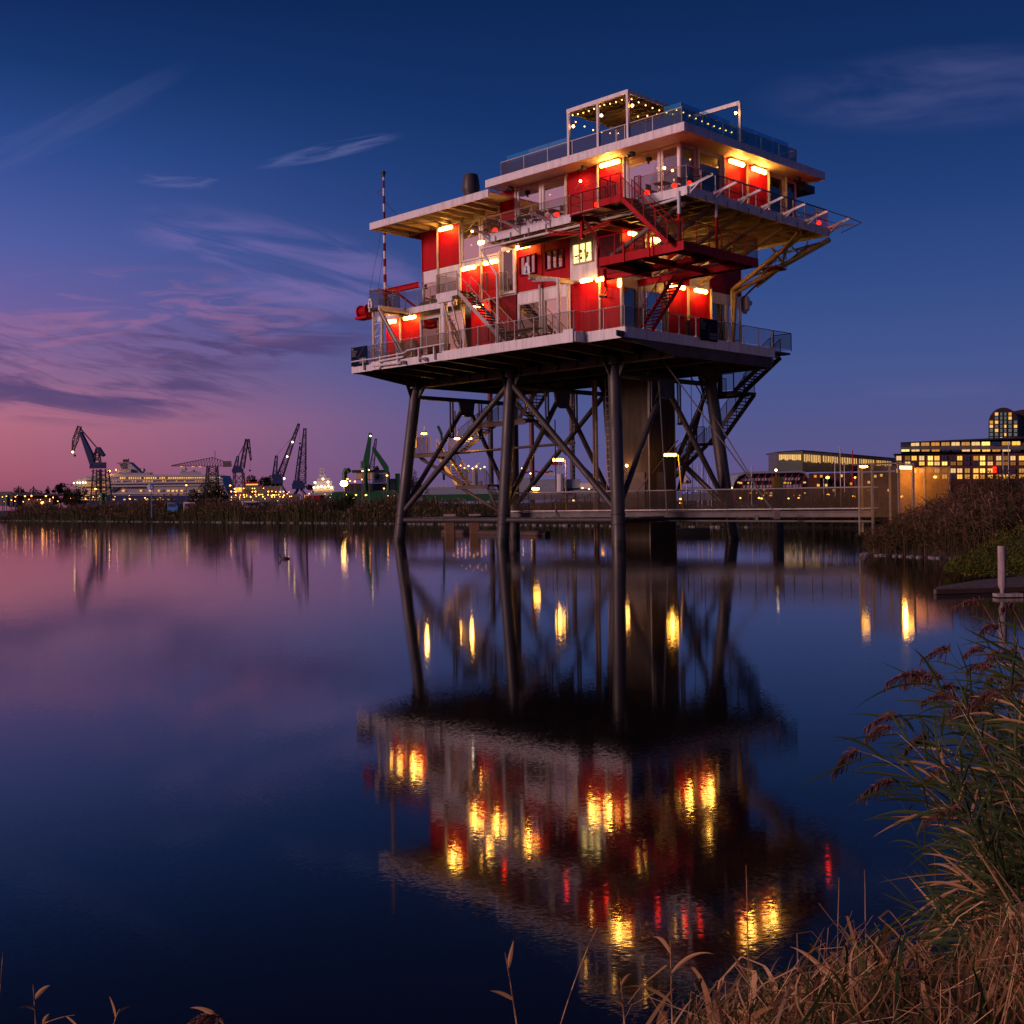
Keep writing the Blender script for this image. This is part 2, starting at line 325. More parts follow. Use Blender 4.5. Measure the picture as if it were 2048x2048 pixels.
# ================================================================= THE PLATFORM BUILDING (frame P: x=-a, y=b, z up)
PB = Thing('platform_building', 'red and white three storey building on a steel sea platform with six tubular legs', 'building', (0, 0, 0), 'P')
legs = {}
def legpt(a0, b0, t):   # t: 0 water .. 1 deck
    sa = {0: 1, 19.3: -1}.get(a0, 0); sb = 1 if b0 < 5 else -1
    return (a0+sa*.95*t, b0+sb*.95*t, -1.2+11.6*t) if t else (a0, b0, 0)
def lp(a0, b0, z):
    sa = {0: 1, 19.3: -1}.get(a0, 0); sb = 1 if b0 < 5 else -1; t = z/10.6
    return (a0+sa*.95*t, b0+sb*.95*t, z)
for a0 in (0, 9.3, 19.3):
    for b0 in (0, 11.1):
        m = MB(); m.tube(L(*lp(a0, b0, -1.4)), L(*lp(a0, b0, 10.75)), .40, 24, .38)
        for k in range(4):      # flared head plates
            an = k*math.pi/2; p = lp(a0, b0, 10.6); d = (math.cos(an), math.sin(an)); q = lp(a0, b0, 9.5)
            m.prism([L(p[0]+d[0]*.36, p[1]+d[1]*.36, 10.7), L(p[0]+d[0]*1.0, p[1]+d[1]*1.0, 10.7), L(q[0]+d[0]*.36, q[1]+d[1]*.36, 9.6)], (d[1]*.03, d[0]*.03, 0))
        o = PB.part('leg', m, steel, smooth=True)
        PB.part('tide_band', MB().tube(L(*lp(a0, b0, -.2)), L(*lp(a0, b0, .30)), .412, 24), mat('tide_slime', (.016, .016, .010), .5, var=.5) if 'tide_slime' not in MATS else MATS['tide_slime'], o, smooth=True)
        for z in (1.17, 1.75): PB.part('collar', MB().tube(L(*lp(a0, b0, z-.03)), L(*lp(a0, b0, z+.03)), .43, 20), black, o, smooth=True)
def brace(p, q, r=.17, m=steel):
    PB.part('brace', MB().tube(L(*p), L(*q), r, 12), m, smooth=True)
for b0 in (0, 11.1):
    for a0, a1 in ((0, 9.3), (9.3, 19.3)): brace(lp(a0, b0, 1.46), lp(a1, b0, 1.46), .17)
brace(lp(9.3, 0, 10.0), lp(19.3, 0, 1.9), .19); brace(lp(9.3, 0, 10.0), lp(0, 0, 1.9), .19)
brace(lp(19.3, 11.1, 10.0), lp(9.3, 11.1, 2.6), .17); brace(lp(9.3, 11.1, 10.0), lp(19.3, 11.1, 2.2), .17)
brace(lp(9.3, 11.1, 10.0), lp(0, 11.1, 2.0), .17); brace(lp(0, 11.1, 9.8), lp(5.2, 11.1, 3.2), .15)
for a0 in (0, 9.3, 19.3):   # transverse K frames with hanging gusset
    P0, P1 = lp(a0, 0, 9.75), lp(a0, 11.1, 9.75); mid = tuple((x+y)/2 for x, y in zip(P0, P1))
    brace(P0, P1, .15); brace((mid[0], mid[1]-.35, 9.1), lp(a0, 0, 2.0), .17); brace((mid[0], mid[1]+.35, 9.1), lp(a0, 11.1, 2.0), .17)
    brace(lp(a0, 0, 1.46), lp(a0, 11.1, 1.46), .16)
    m = MB(); m.prism([L(mid[0], mid[1]-.75, 9.75), L(mid[0], mid[1]+.75, 9.75), L(mid[0], mid[1]+.6, 8.8), L(mid[0], mid[1]+.2, 8.6), L(mid[0], mid[1]-.2, 8.6), L(mid[0], mid[1]-.6, 8.8)], (.14, 0, 0))
    PB.part('gusset_plate', m, steel)
    for s_ in (-1, 1):
        m = MB()
        for db in (1.5, 1.25): m.beam(L(mid[0], mid[1]+s_*db, 9.7), L(mid[0], mid[1]+s_*db, 7.2), .09, .09)
        m.beam(L(mid[0], mid[1]+s_*1.6, 7.15), L(mid[0], mid[1]+s_*1.15, 7.15), .12, .12); PB.part('hanger', m, steel)
# deck ------------------------------------------------------------
m = MB(); LB(m, -.6, 18.35, -4.42, 10.3, 11.36, 11.5); LB(m, -3.7, -.6, -3.65, 10.3, 11.36, 11.5); LB(m, -3.6, -2.4, 10.3, 12.3, 11.32, 11.44)
PB.part('deck', m, steel2)
m = MB()
LB(m, -.9, 9.6, -4.50, -4.42, 10.98, 11.54); LB(m, 9.6, 18.42, -4.46, -4.40, 11.0, 11.46); LB(m, -3.75, -.98, -3.73, -3.65, 10.98, 11.54)
LB(m, -3.78, -3.70, -3.65, 10.3, 10.98, 11.54); LB(m, 18.35, 18.43, -4.4, 10.3, 10.98, 11.52); LB(m, -3.7, 18.35, 10.3, 10.38, 10.98, 11.52)
LB(m, -.98, -.9, -4.50, -3.65, 10.98, 11.54); LB(m, -.9, -.2, -4.62, -4.5, 10.95, 11.66)
PB.part('deck_fascia', m, white, bevel=.008)
for i in range(11):      # tapered cross beams under the deck
    a = -3.0+i*2.1; m = MB(); t_ = .06; e0 = -4.38 if a > -.7 else -3.62
    m.prism([L(a, e0, 11.33), L(a, 10.25, 11.33), L(a, 10.25, 10.95), L(a, 8.9, 10.72), L(a, 2.2, 10.72), L(a, e0, 11.02)], (t_, 0, 0))
    m.beam(L(a, e0, 11.0), L(a, 2.2, 10.70), .22, .03)
    PB.part('cross_beam', m, steel2)
for b, z in ((.95, 10.34), (5.5, 10.5), (10.1, 10.34)):
    m = MB(); m.ibeam(L(-3.4, b, (11.32+z)/2), L(18.3, b, (11.32+z)/2), .34, 11.32-z, .05)
    for k in range(14): LB(m, -2.5+k*1.55, -2.46+k*1.55, b-.15, b+.15, z+.06, 11.27)
    PB.part('main_girder', m, steel2)
for a in (18.25, -3.6):
    m = MB(); m.prism([L(a, -4.3, 11.02), L(a, .8, 10.36), L(a, 10.2, 10.36), L(a, 10.2, 11.3), L(a, -4.3, 11.3)], (.07, 0, 0)); PB.part('end_girder', m, steel2)
for a in (.95, 9.3, 18.35):
    for b in (.95, 10.15): m = MB(); m.tube(L(a, b, 10.3), L(a, b, 10.8), .62, 16); PB.part('leg_head', m, steel)
# pipework along the lower left edge
m = MB(); pts = [(18.2, 11.72), (15.4, 11.72), (13.0, 11.76), (12.6, 11.9), (9.2, 11.95)]
m.path([L(a, -4.62, z) for a, z in pts], .045); m.path([L(a, -4.62, z-.22) for a, z in pts[1:3]], .07, 8); m.tube(L(16.0, -4.62, 11.25), L(13.2, -4.62, 11.2), .08, 8)
for a in (17, 15.3, 13.6, 11.6, 10.2): m.box(-a-.04, -a+.04, -4.64, -4.47, 11.1, 11.85)
LB(m, 16.2, 15.4, -4.6, -4.47, 11.0, 11.5)
PB.part('pipework', m, white, smooth=True)
for a in (12.9, 10.9): PB.part('bracket', LB(LB(MB(), a, a+.55, -4.75, -4.47, 11.24, 11.30), a, a+.05, -4.75, -4.47, 11.06, 11.239), galv)
# railings --------------------------------------------------------
def rail(T, pts, h=1.08, step=1.5, fm=galv, im=meshp, r=.022, feet=True, mid=False, infill=True):
    """pts local xyz polyline (floor level)"""
    m = MB(); q = MB()
    for A, B in zip(pts, pts[1:]):
        A = Vector(A); B = Vector(B); up = Vector((0, 0, h)); n = max(1, round((B-A).length/step))
        m.tube(A+up, B+up, r*1.25, 8)
        if mid: m.tube(A+up*.5, B+up*.5, r*.7, 6)
        for i in range(n+1):
            c = A.lerp(B, i/n); m.beam(c, c+up, r*1.8, r*1.8)
            if feet: m.box(c.x-.06, c.x+.06, c.y-.06, c.y+.06, c.z, c.z+.07)
        if infill:
            o = Vector((0, 0, .07)); d, rr, uu = q.frame(A, B); k = rr*.012
            q.quad(A+o+k, B+o+k, B+up*.96+k, A+up*.96+k)
    o = T.part('railing', m, fm, smooth=True)
    if infill: T.part('infill_panel', q, im, o)
    return o
zf = 11.54
rail(PB, [L(18.3, -4.40, zf), L(9.6, -4.40, zf)]); rail(PB, [L(9.5, -4.44, zf), L(-.86, -4.44, zf), L(-.86, -3.7, zf), L(-3.7, -3.7, zf)]); rail(PB, [L(-3.7, -3.7, zf), L(-3.7, 10.2, zf)])
rail(PB, [L(-3.7, 10.3, zf), L(-3.7, 12.25, zf), L(-2.4, 12.25, zf)], fm=steel2, feet=False); rail(PB, [L(18.3, -4.40, zf), L(18.3, 10.2, zf)])
# facade modules --------------------------------------------------
def panel(ax, plane, u0, u1, z0, z1, m=red, name='wall_panel', th=.14, frame=True):
    """ax 'b': plane b=const, u is a;  ax 'a': plane a=const, u is b"""
    q = MB()
    def bx(u0, u1, d0, d1, z0, z1):
        (LB(q, u0, u1, plane+d0, plane+d1, z0, z1) if ax == 'b' else LB(q, plane+d0, plane+d1, u0, u1, z0, z1))
    bx(u0, u1, 0, th, z0, z1)
    if frame:
        for c in (u0, u1-.07): bx(c, c+.07, -.035, -.002, z0, z1)
        bx(u0+.07, u1-.07, -.035, -.002, z1-.09, z1); bx(u0+.07, u1-.07, -.006, -.0015, z0+(z1-z0)*.52, z0+(z1-z0)*.52+.02)
    return PB.part(name, q, m)
def glazed(ax, plane, u0, u1, z0, z1, head=.35, sill=.1, m=white, gm=glass, mull=1, side=.12):
    q = MB(); p = MB()
    def bx(q, u0, u1, d0, d1, z0, z1):
        (LB(q, u0, u1, plane+d0, plane+d1, z0, z1) if ax == 'b' else LB(q, plane+d0, plane+d1, u0, u1, z0, z1))
    bx(q, u0, u1, 0, .12, z1-head, z1); bx(q, u0, u1, 0, .12, z0, z0+sill); n = mull; w_ = (u1-u0)/n
    for i in range(n+1):
        c = u0+i*w_; lo = u0 if i == 0 else c-side/2; hi = u1 if i == n else c+side/2
        if i == 0: hi = u0+side
        if i == n: lo = u1-side
        bx(q, lo, hi, -.015, .12, z0+sill, z1-head)
    o = PB.part('window', q, m)
    for i in range(n):   # inner casement frame and pane
        f = MB(); a_, b_2 = u0+i*w_+side, u0+(i+1)*w_-side
        if i: a_ = u0+i*w_+side/2
        if i < n-1: b_2 = u0+(i+1)*w_-side/2
        zz0, zz1 = z0+sill, z1-head; k = .06
        bx(f, a_, a_+k, .01, .07, zz0, zz1); bx(f, b_2-k, b_2, .01, .07, zz0, zz1); bx(f, a_+k, b_2-k, .01, .07, zz0, zz0+k); bx(f, a_+k, b_2-k, .01, .07, zz1-k, zz1)
        PB.part('casement', f, offw, o); p = MB()
        if ax == 'b': p.quad(L(a_+k, plane+.045, zz0+k), L(b_2-k, plane+.045, zz0+k), L(b_2-k, plane+.045, zz1-k), L(a_+k, plane+.045, zz1-k))
        else: p.quad(L(plane+.045, a_+k, zz0+k), L(plane+.045, b_2-k, zz0+k), L(plane+.045, b_2-k, zz1-k), L(plane+.045, a_+k, zz1-k))
        PB.part('pane', p, gm, o)
    return o
F1, C1, F2, C2, F3, C3 = 11.5, 14.85, 14.95, 17.42, 17.75, 20.8
bf = -1.3; af = -1.5
# storey 1 front
panel('b', bf, 17.22, 18.7, F1, C1); panel('b', bf, 15.12, 17.14, F1, C1)
glazed('b', bf-.25, 13.0, 15.0, F1, C1, head=.5, sill=.25); glazed('b', bf-.25, 10.85, 12.95, F1, C1, head=.5, sill=.25)
panel('b', bf+.3, 8.75, 10.75, F1, C1); panel('b', bf, 6.5, 8.7, F1, C1, m=dred)
glazed('b', bf, 4.42, 6.42, F1, C1, head=.62, sill=.3); glazed('b', bf, 2.2, 4.38, F1, C1, head=.62, sill=.3)
panel('b', bf, .05, 2.14, F1, C1); panel('b', bf, -1.5, -.05, F1, C1)
# storey 1 right side
glazed('a', af, -1.2, .35, F1, C1, head=.6, gm=glassd); glazed('a', af, .4, 2.6, F1, C1, head=.6, gm=glassd)
panel('a', af, 2.7, 4.62, F1, C1); panel('a', af, 4.7, 6.88, F1, C1); glazed('a', af, 6.95, 8.65, F1, C1+.05, head=.6, gm=glassd); glazed('a', af, 8.7, 10.2, F1, C1+.05, head=.6, gm=glassd)
# storey 2 front
glazed('b', bf, 13.4, 15.0, F2, C2, head=.75, sill=.3); panel('b', bf, 11.35, 13.34, F2, C2, m=white, frame=False)
panel('b', bf, 9.45, 11.3, F2, 17.02); panel('b', bf, 7.72, 9.38, F2, 17.02); panel('b', bf, 7.72, 11.3, 17.06, C2, m=white, frame=False)
glazed('b', bf-.12, 6.5, 7.62, F2, C2+.35, head=.2, sill=.1)
panel('b', bf, 4.38, 6.42, F2, 17.7); panel('b', bf, 2.25, 4.3, F2, 17.7); panel('b', bf, .18, 2.2, F2, 17.7, m=white, frame=False)
panel('b', bf, -1.5, .12, F2, C2, m=dred)
# storey 2 right side
panel('a', af, -1.2, .8, F2, C2); panel('a', af, .86, 2.9, F2, C2, m=white, frame=False); panel('a', af, 2.96, 4.9, F2, C2); panel('a', af, 4.96, 6.9, F2, C2, m=white, frame=False); panel('a', af, 6.95, 10.2, F2, 17.25, m=dred)
# three small barred windows of storey 2
for u0, u1, pm in ((4.85, 6.1, glassd), (2.68, 4.0, glassd), (.47, 1.85, KITCH)):
    f = MB(); z0, z1 = 15.92, 16.95
    LB(f, u0-.06, u0, bf-.16, bf-.03, z0-.06, z1+.06); LB(f, u1, u1+.06, bf-.16, bf-.03, z0-.06, z1+.06); LB(f, u0, u1, bf-.16, bf-.03, z1, z1+.06); LB(f, u0, u1, bf-.16, bf-.03, z0-.06, z0)
    for k in (1, 2): c = u0+(u1-u0)*k/3; LB(f, c-.04, c+.04, bf-.13, bf-.03, z0, z1)
    o = PB.part('window', f, dred if pm is glassd else offw, label='small window with yellow light behind its bars' if pm is KITCH else 'small square window with two bars')
    p = MB(); p.quad(L(u0, bf-.05, z0), L(u1, bf-.05, z0), L(u1, bf-.05, z1), L(u0, bf-.05, z1)); PB.part('pane', p, pm, o)
    if pm is KITCH:
        s_ = MB(); rnd = random.Random(3)
        for k in range(11): c = u0+rnd.random()*(u1-u0-.2); zz = z0+.15+rnd.random()*.45; LB(s_, c, c+.06+rnd.random()*.16, bf-.065, bf-.055, zz, zz+.05+rnd.random()*.16)
        LB(s_, u0, u1, bf-.064, bf-.054, z0+.42, z0+.45); PB.part('shelf', s_, wood, o)
    else:
        s_ = MB()
        for k in range(8): LB(s_, u0+.05, u1-.05, bf-.049, bf-.044, z0+.03+k*.125, z0+.13+k*.125)
        PB.part('blind', s_, bluegrey, o)
# storey 3, left block
panel('b', bf, 13.45, 15.0, 17.46, 19.92); panel('b', bf, 11.35, 13.38, 17.46, 19.92)
glazed('b', bf, 9.5, 11.28, 17.46, 19.92, head=.1, sill=.06); glazed('b', bf, 6.75, 9.44, 17.46, 19.92, head=.1, sill=.06)
m = MB(); LB(m, 14.85, 15.0, bf, 8, 14.95, 19.9); LB(m, 18.6, 18.7, bf+.15, 8, 11.5, 14.85); LB(m, 15.0, 15.12, bf, 8, 11.5, 14.85); PB.part('end_wall', m, red)
m = MB(); LB(m, 6.75, 15.0, 7.9, 8, 14.95, 19.9); LB(m, -1.3, 18.6, 9.9, 10.1, 11.5, 14.85); LB(m, -1.3, 14.8, 9.9, 10.1, 14.95, 17.4); LB(m, -6, 6.7, 8.9, 9.05, 17.75, 20.8); PB.part('rear_wall', m, dred)
# storey 3, main block
b3 = -2.1; a3 = -6.2
panel('b', b3, 5.62, 6.95, F3, C3); glazed('b', b3, 3.62, 5.56, F3, C3, head=.12); glazed('b', b3, 1.66, 3.56, F3, C3, head=.12)
panel('b', b3, -.66, 1.6, F3, C3); panel('b', b3, -2.5, -.72, F3, C3); glazed('b', b3, -4.9, -2.6, F3, C3, head=.12); glazed('b', b3, -6.12, -4.96, F3, C3, head=.12, side=.08, gm=glassd)
glazed('a', a3, -2.05, -.78, F3, C3, head=.12, side=.08, gm=glassd); glazed('a', a3, -.72, 1.55, F3, C3, head=.12, gm=glassd)
panel('a', a3, 1.62, 3.8, F3, C3); panel('a', a3, 3.88, 5.9, F3, C3); glazed('a', a3, 5.96, 7.7, F3, C3, head=.12, gm=glassd); glazed('a', a3, 7.75, 8.95, F3, C3, head=.12, gm=glassd)
m = MB(); LB(m, 6.85, 6.95, b3+.15, 8.9, F3, C3); PB.part('end_wall', m, red)
# slender white and lit posts between the modules
m = MB()
for a, b, z0, z1 in ((4.4, bf-.2, 11.5, 15.1), (2.2, bf-.25, 11.5, 15.1), (15.05, bf-.08, 11.5, 14.9), (7.66, bf-.2, 14.9, 17.6), (6.46, bf-.1, 14.9, 17.6), (-.05, bf-.08, 11.5, 14.9), (9.4, bf-.05, 14.95, 17.4), (13.4, bf-.06, 15.0, 19.9),
                     (1.63, b3-.06, F3, C3), (-.7, b3-.06, F3, C3), (5.6, b3-.06, F3, C3), (-2.55, b3-.07, F3, C3), (11.3, bf-.05, 15, 19.9), (17.18, bf-.08, 11.5, 14.9)):
    PB.part('facade_post', MB().tube(L(a, b, z0), L(a, b, z1), .07, 8), offw, smooth=True)
for a, b, z0, z1 in ((af-.3, .38, 11.5, 15), (af-.35, 8.68, 11.5, 15.1), (af-.1, 2.65, 11.5, 14.9), (af-.1, 4.66, 11.5, 14.9), (af-.1, 6.92, 11.5, 15), (a3-.1, 3.84, F3, C3), (a3-.1, 5.93, F3, C3), (a3-.1, 1.58, F3, C3), (a3-.12, -.75, F3, C3), (a3-.1, 7.72, F3, C3)):
    PB.part('facade_post', MB().tube(L(a, b, z0), L(a, b, z1), .075, 8), offw, smooth=True)
m.tube(L(-6.2, b3-.02, F3), L(-6.2, b3-.02, C3), .06, 8); m.tube(L(-1.55, bf-.02, 11.5), L(-1.55, bf-.02, 15), .09, 8)
PB.part('corner_post', m, offw, smooth=True)
# slabs
m = MB(); LB(m, -1.45, 18.62, bf+.02, 9.9, 14.86, 14.94); PB.part('first_floor_slab', m, offw)
m = MB(); LB(m, -1.45, 14.8, bf+.16, 9.8, 17.44, 17.5); PB.part('second_floor_slab', m, offw)
m = MB(); LB(m, -1.3, 18.5, 3.2, 3.3, 11.55, 14.8); LB(m, -1.3, 14.7, 3.2, 3.3, 15, 17.4); LB(m, -4, 14.7, 3.6, 3.7, 17.8, 19.9); PB.part('inner_wall', m, wood)
m = MB(); rnd = random.Random(5)
for k in range(20):
    a = -5.6+rnd.random()*11; b = -1+rnd.random()*3.5
    balls(PB, 'pendant_lamp', [L(a, b, 20.45)], .05, BULB)
for k in range(7): a = 7+rnd.random()*7; balls(PB, 'pendant_lamp', [L(a, 1+rnd.random()*1.5, 19.3)], .05, BULB)
lampl(PB, L(3, .5, 19.9), 12); lampl(PB, L(-4, 1, 19.9), 10); lampl(PB, L(9, .8, 18.8), 8); lampl(PB, L(12.9, .5, 13.6), 20, (1, .7, .55)); lampl(PB, L(4, .5, 13.8), 14, (1, .8, .6)); lampl(PB, L(-1.9, -.9, 22.6), 20)
balls(PB, 'table_lamp', [L(4.4, -.9, 19.4), L(1.9, -.7, 19.3)], .14, BULB, 12); m = MB(); LB(m, 4.3, 5.3, 1.9, 2.0, 18.9, 19.5); PB.part('lit_picture', m, WINL)
# S1 terrace walkways --------------------------------------------
m = MB(); LB(m, 10.6, 15.1, -2.35, bf-.16, 14.80, 14.95); LB(m, 15.15, 18.75, -1.9, bf-.04, 14.80, 14.95); LB(m, 15.55, 16.4, -4.45, -1.9, 14.80, 14.95); PB.part('terrace_floor', m, tread)
m = MB(); LB(m, 10.55, 15.1, -2.43, -2.352, 14.62, 15.0); LB(m, 15.1, 18.8, -1.98, -1.902, 14.62, 15.0); LB(m, 15.42, 15.54, -4.5, -1.985, 14.72, 15.0); LB(m, 16.41, 16.53, -4.5, -1.985, 14.72, 15.0)
PB.part('terrace_fascia', m, white)
zt = 15.0
rail(PB, [L(10.6, -2.38, zt), L(15.4, -2.38, zt)], feet=True, step=1.1, fm=tan_); rail(PB, [L(15.5, -2.3, zt), L(15.5, -4.45, zt), L(16.45, -4.45, zt), L(16.45, -2.0, zt), L(18.7, -1.95, zt)], step=1.0, fm=tan_)
m = MB(); LB(m, 11.2, 14.6, -1.9, -1.45, 15.0, 15.35); LB(m, 11.6, 12.4, -2.1, -1.6, 15.35, 15.42); PB.part('planter', m, wood)
# diagonal strut, lattice stair tower at the far left end
m = MB(); m.ibeam(L(15.5, -4.42, 14.72), L(13.3, -4.3, 11.56), .2, .24, .03); PB.part('diagonal_strut', m, galv)
m = MB()
for a in (16.35, 15.5): m.beam(L(a, -4.25, 11.54), L(a, -4.25, 14.7), .14, .14)
for k in range(4):
    z = 11.6+k*.78; m.beam(L(16.35, -4.25, z), L(15.5, -4.25, z), .05, .05); m.beam(L(16.35, -4.25, z), L(15.5, -4.25, z+.78), .045, .045)
PB.part('lattice_frame', m, offw)
m = MB(); m.tube(L(10.8, -3.2, 11.5), L(10.8, -3.2, 14.75), .19, 20); m.tube(L(10.8, -3.2, 13.9), L(10.8, -3.2, 14.9), .23, 20); m.ball(L(10.8, -3.2, 15.1), .21, 14); PB.part('vent_pipe', m, white, smooth=True)
# round column posts at the corner under the big balcony: white above, red below
m = MB(); m.tube(L(-8.2, -4.95, 16.3), L(-8.2, -4.95, 17.4), .09, 10); m.tube(L(-8.25, -1.95, 16.6), L(-8.25, -1.95, 17.5), .07, 10); PB.part('hanger_post', m, white, smooth=True)
m = MB(); m.tube(L(-8.2, -4.95, 14.85), L(-8.2, -4.95, 16.3), .1, 10); m.tube(L(-8.25, -1.95, 14.85), L(-8.25, -1.95, 16.6), .08, 10); PB.part('hanger_post', m, red, smooth=True)
# white horizontal pipe on stubs in front of storey 2
m = MB(); m.path([L(5.1, -4.25, 15.4), L(6.42, -4.25, 17.1), L(-4.5, -4.25, 17.12)], .065, 8); m.tube(L(5.1, -4.25, 15.4), L(5.1, -4.25, 11.6), .07, 8)
for a in (4.6, 2.9, 1.2, -1.2, -3): m.tube(L(a, -4.25, 17.1), L(a, -4.25, 17.4), .04, 6)
m.tube(L(-4.5, -4.25, 17.1), L(-8.2, -4.9, 17.1), .07, 8)
PB.part('horizontal_pipe', m, white, smooth=True)
# white davit beam with marker plate, left of the near corner, and its post
m = MB(); m.ibeam(L(2.4, -4.45, 14.9), L(1.9, bf-.2, 14.9), .2, .26, .03); m.tube(L(1.2, -3.4, 11.5), L(1.2, -3.4, 14.8), .1, 8); m.beam(L(2.4, -4.2, 14.72), L(1.2, -3.2, 14.72), .12, .16)
m.prism([L(2.3, -4.5, 15.05), L(2.75, -4.5, 15.05), L(2.75, -4.5, 15.4), L(2.6, -4.5, 15.68), L(2.45, -4.5, 15.68), L(2.3, -4.5, 15.4)], (0, .04, 0)); PB.part('davit_beam', m, white)
m = MB(); m.prism([L(16.1, -4.56, 14.95), L(16.5, -4.56, 14.95), L(16.5, -4.56, 15.25), L(16.38, -4.56, 15.55), L(16.22, -4.56, 15.55), L(16.1, -4.56, 15.25)], (0, .04, 0)); PB.part('marker_plate', m, white)
m = MB()
for a0_, z0_ in ((16.22, 15.0), (2.45, 15.1)): m.prism([L(a0_, -4.575 if a0_ > 9 else -4.515, z0_), L(a0_+.16, -4.575 if a0_ > 9 else -4.515, z0_), L(a0_+.08, -4.575 if a0_ > 9 else -4.515, z0_+.3)], (0, -.01, 0)); m.ball(L(a0_+.08, -4.58 if a0_ > 9 else -4.52, z0_+.34), .045, 8)
PB.part('marker_figure', m, blue)
# balcony of storey 3 --------------------------------------------
m = MB(); LB(m, -8.28, 5.7, -4.42, 8.75, 17.60, 17.72); PB.part('balcony_floor', m, wood)
m = MB(); LB(m, -8.28, 5.78, -4.50, -4.42, 17.30, 17.74); LB(m, -8.36, -8.28, -4.50, 8.8, 17.26, 17.74); LB(m, 5.7, 5.78, -4.42, -2.1, 17.3, 17.74); LB(m, -8.28, -1.5, 8.75, 8.83, 17.26, 17.74); PB.part('balcony_fascia', m, white, bevel=.006)
for i in range(13):
    b = -4.0+i*1.03; m = MB(); m.ibeam(L(-8.26, b, 17.46), L(-1.55 if b > -1 else 5.6, b, 17.46), .12, .26, .02); PB.part('joist', m, tan_)
m = MB()
for i in range(8):
    for k in range(11):
        PB.part('underside_plate', LB(MB(), -8.0+i*.85, -7.86+i*.85, -3.8+k*1.15, -3.2+k*1.15, 17.34, 17.36), wood)
zb = 17.74
rail(PB, [L(5.72, -2.2, zb), L(5.72, -4.45, zb), L(-3.9, -4.45, zb)], h=1.0, step=1.25, fm=tan_, feet=False); rail(PB, [L(-5.3, -4.45, zb), L(-8.3, -4.45, zb), L(-8.3, 8.75, zb), L(-5.5, 8.75, zb)], h=1.0, step=1.2, fm=galv, feet=False)
# outrigger arms with safety net line
def arm(root, tip):
    m = MB(); r0 = Vector(L(*root)); t0 = Vector(L(*tip)); m.beam(r0, t0, .07, .12); m.beam(r0-Vector((0, 0, .28)), r0.lerp(t0, .45), .05, .06); m.tube(r0-Vector((0, 0, .35)), r0+Vector((0, 0, .1)), .05, 6); PB.part('outrigger_arm', m, white)
tips = []
for b in (-4.3, -2.3, -.2, 1.9, 4.0, 6.3, 8.7): arm((-8.4, b, 17.72), (-9.75, b, 18.02)); tips.append((-9.75, b, 18.02))
m = MB()
ring = [(-8.4, -5.0, 17.95)]+tips+[(-9.75, 9.9, 17.95), (-8.5, 9.9, 17.6)]
m.path([L(*p) for p in ring], .022, 5); m.path([L(p[0]+.95, p[1], 17.9) for p in tips], .018, 5); PB.part('net_cable', m, black)
arm((-8.36, 8.8, 17.7), (-9.4, 9.75, 17.95))
ft = []
for a in (5.4, 3.0, .7): arm((a, -4.54, 17.68), (a+.35, -5.75, 17.95)); ft.append((a+.35, -5.75, 17.95))
m = MB(); m.path([L(7.0, -5.3, 17.9)]+[L(*p) for p in ft]+[L(-1.2, -5.3, 18.0)], .02, 5); m.path([L(p[0], p[1]+.7, 17.85) for p in ft], .018, 5); PB.part('net_cable', m, black)
m = MB()
for a in (4.9, 3.7, 2.3, 1.0): PB.part('drain_stub', MB().tube(L(a, -4.56, 17.1), L(a, -4.56, 17.55), .03, 6), galv)
for b in (-3, -1.2, .7, 3.3, 5.4): PB.part('drain_stub', MB().tube(L(-8.42, b, 17.15), L(-8.42, b, 17.5), .03, 6), galv)
# raking struts under the right side balcony
for b, ab_, zz in ((-3.6, 0, 0), (-1.5, 0, 0), (.85, 0, 0), (3.0, 0, 0), (5.1, 0, 0), (7.2, 1.2, 0)):
    m = MB(); m.tube(L(-7.7, b, 17.3), L(-2.1, b+ab_, 15.05), .14, 12); PB.part('raking_strut', m, tan_, smooth=True)
m = MB(); m.tube(L(-8.1, 9.3, 17.2), L(-2.1, 8.7, 14.95), .15, 12); m.tube(L(-8.1, 9.3, 17.15), L(-5.2, 9.6, 17.0), .08, 8); m.path([L(-5.6, 8.6, 17.2), L(-5.3, 8.9, 16.2), L(-4.7, 8.6, 17.2)], .07, 8); m.tube(L(-7.0, 9.2, 16.7), L(-1.9, 10.3, 16.0), .07, 8)
m.tube(L(-2.1, 8.7, 15.0), L(-1.8, 8.7, 11.5), .14, 12); PB.part('raking_strut', m, tan_, smooth=True)
m = MB(); m.tube(L(-6.6, 9.35, 17.0), L(-3.2, 9.3, 15.2), .09, 10); m.tube(L(-7.7, 6.6, 17.3), L(-4.0, 8.6, 15.7), .08, 8); m.path([L(-7.0, 8.8, 17.2), L(-6.3, 9.3, 16.5), L(-5.9, 8.6, 17.2), L(-4.9, 9.2, 16.0)], .05, 8); PB.part('raking_strut', m, tan_, smooth=True)
m = MB(); m.tube(L(-4.2, 9.6, 16.2), L(-1.6, 10.25, 14.85), .06, 8); PB.part('tie_rod', m, dred)
m = MB(); LB(m, -5.2, -4.2, 8.2, 9.4, 15.9, 16.0)
for z in (16.3, 16.6, 16.9): m.path([L(-5.2, 8.2, z), L(-5.2, 9.4, z), L(-4.2, 9.4, z)], .02, 5)
for p in ((-5.2, 8.2), (-5.2, 9.4), (-4.2, 9.4)): m.tube(L(*p, 16), L(*p, 16.95), .02, 5)
PB.part('service_landing', m, dred)
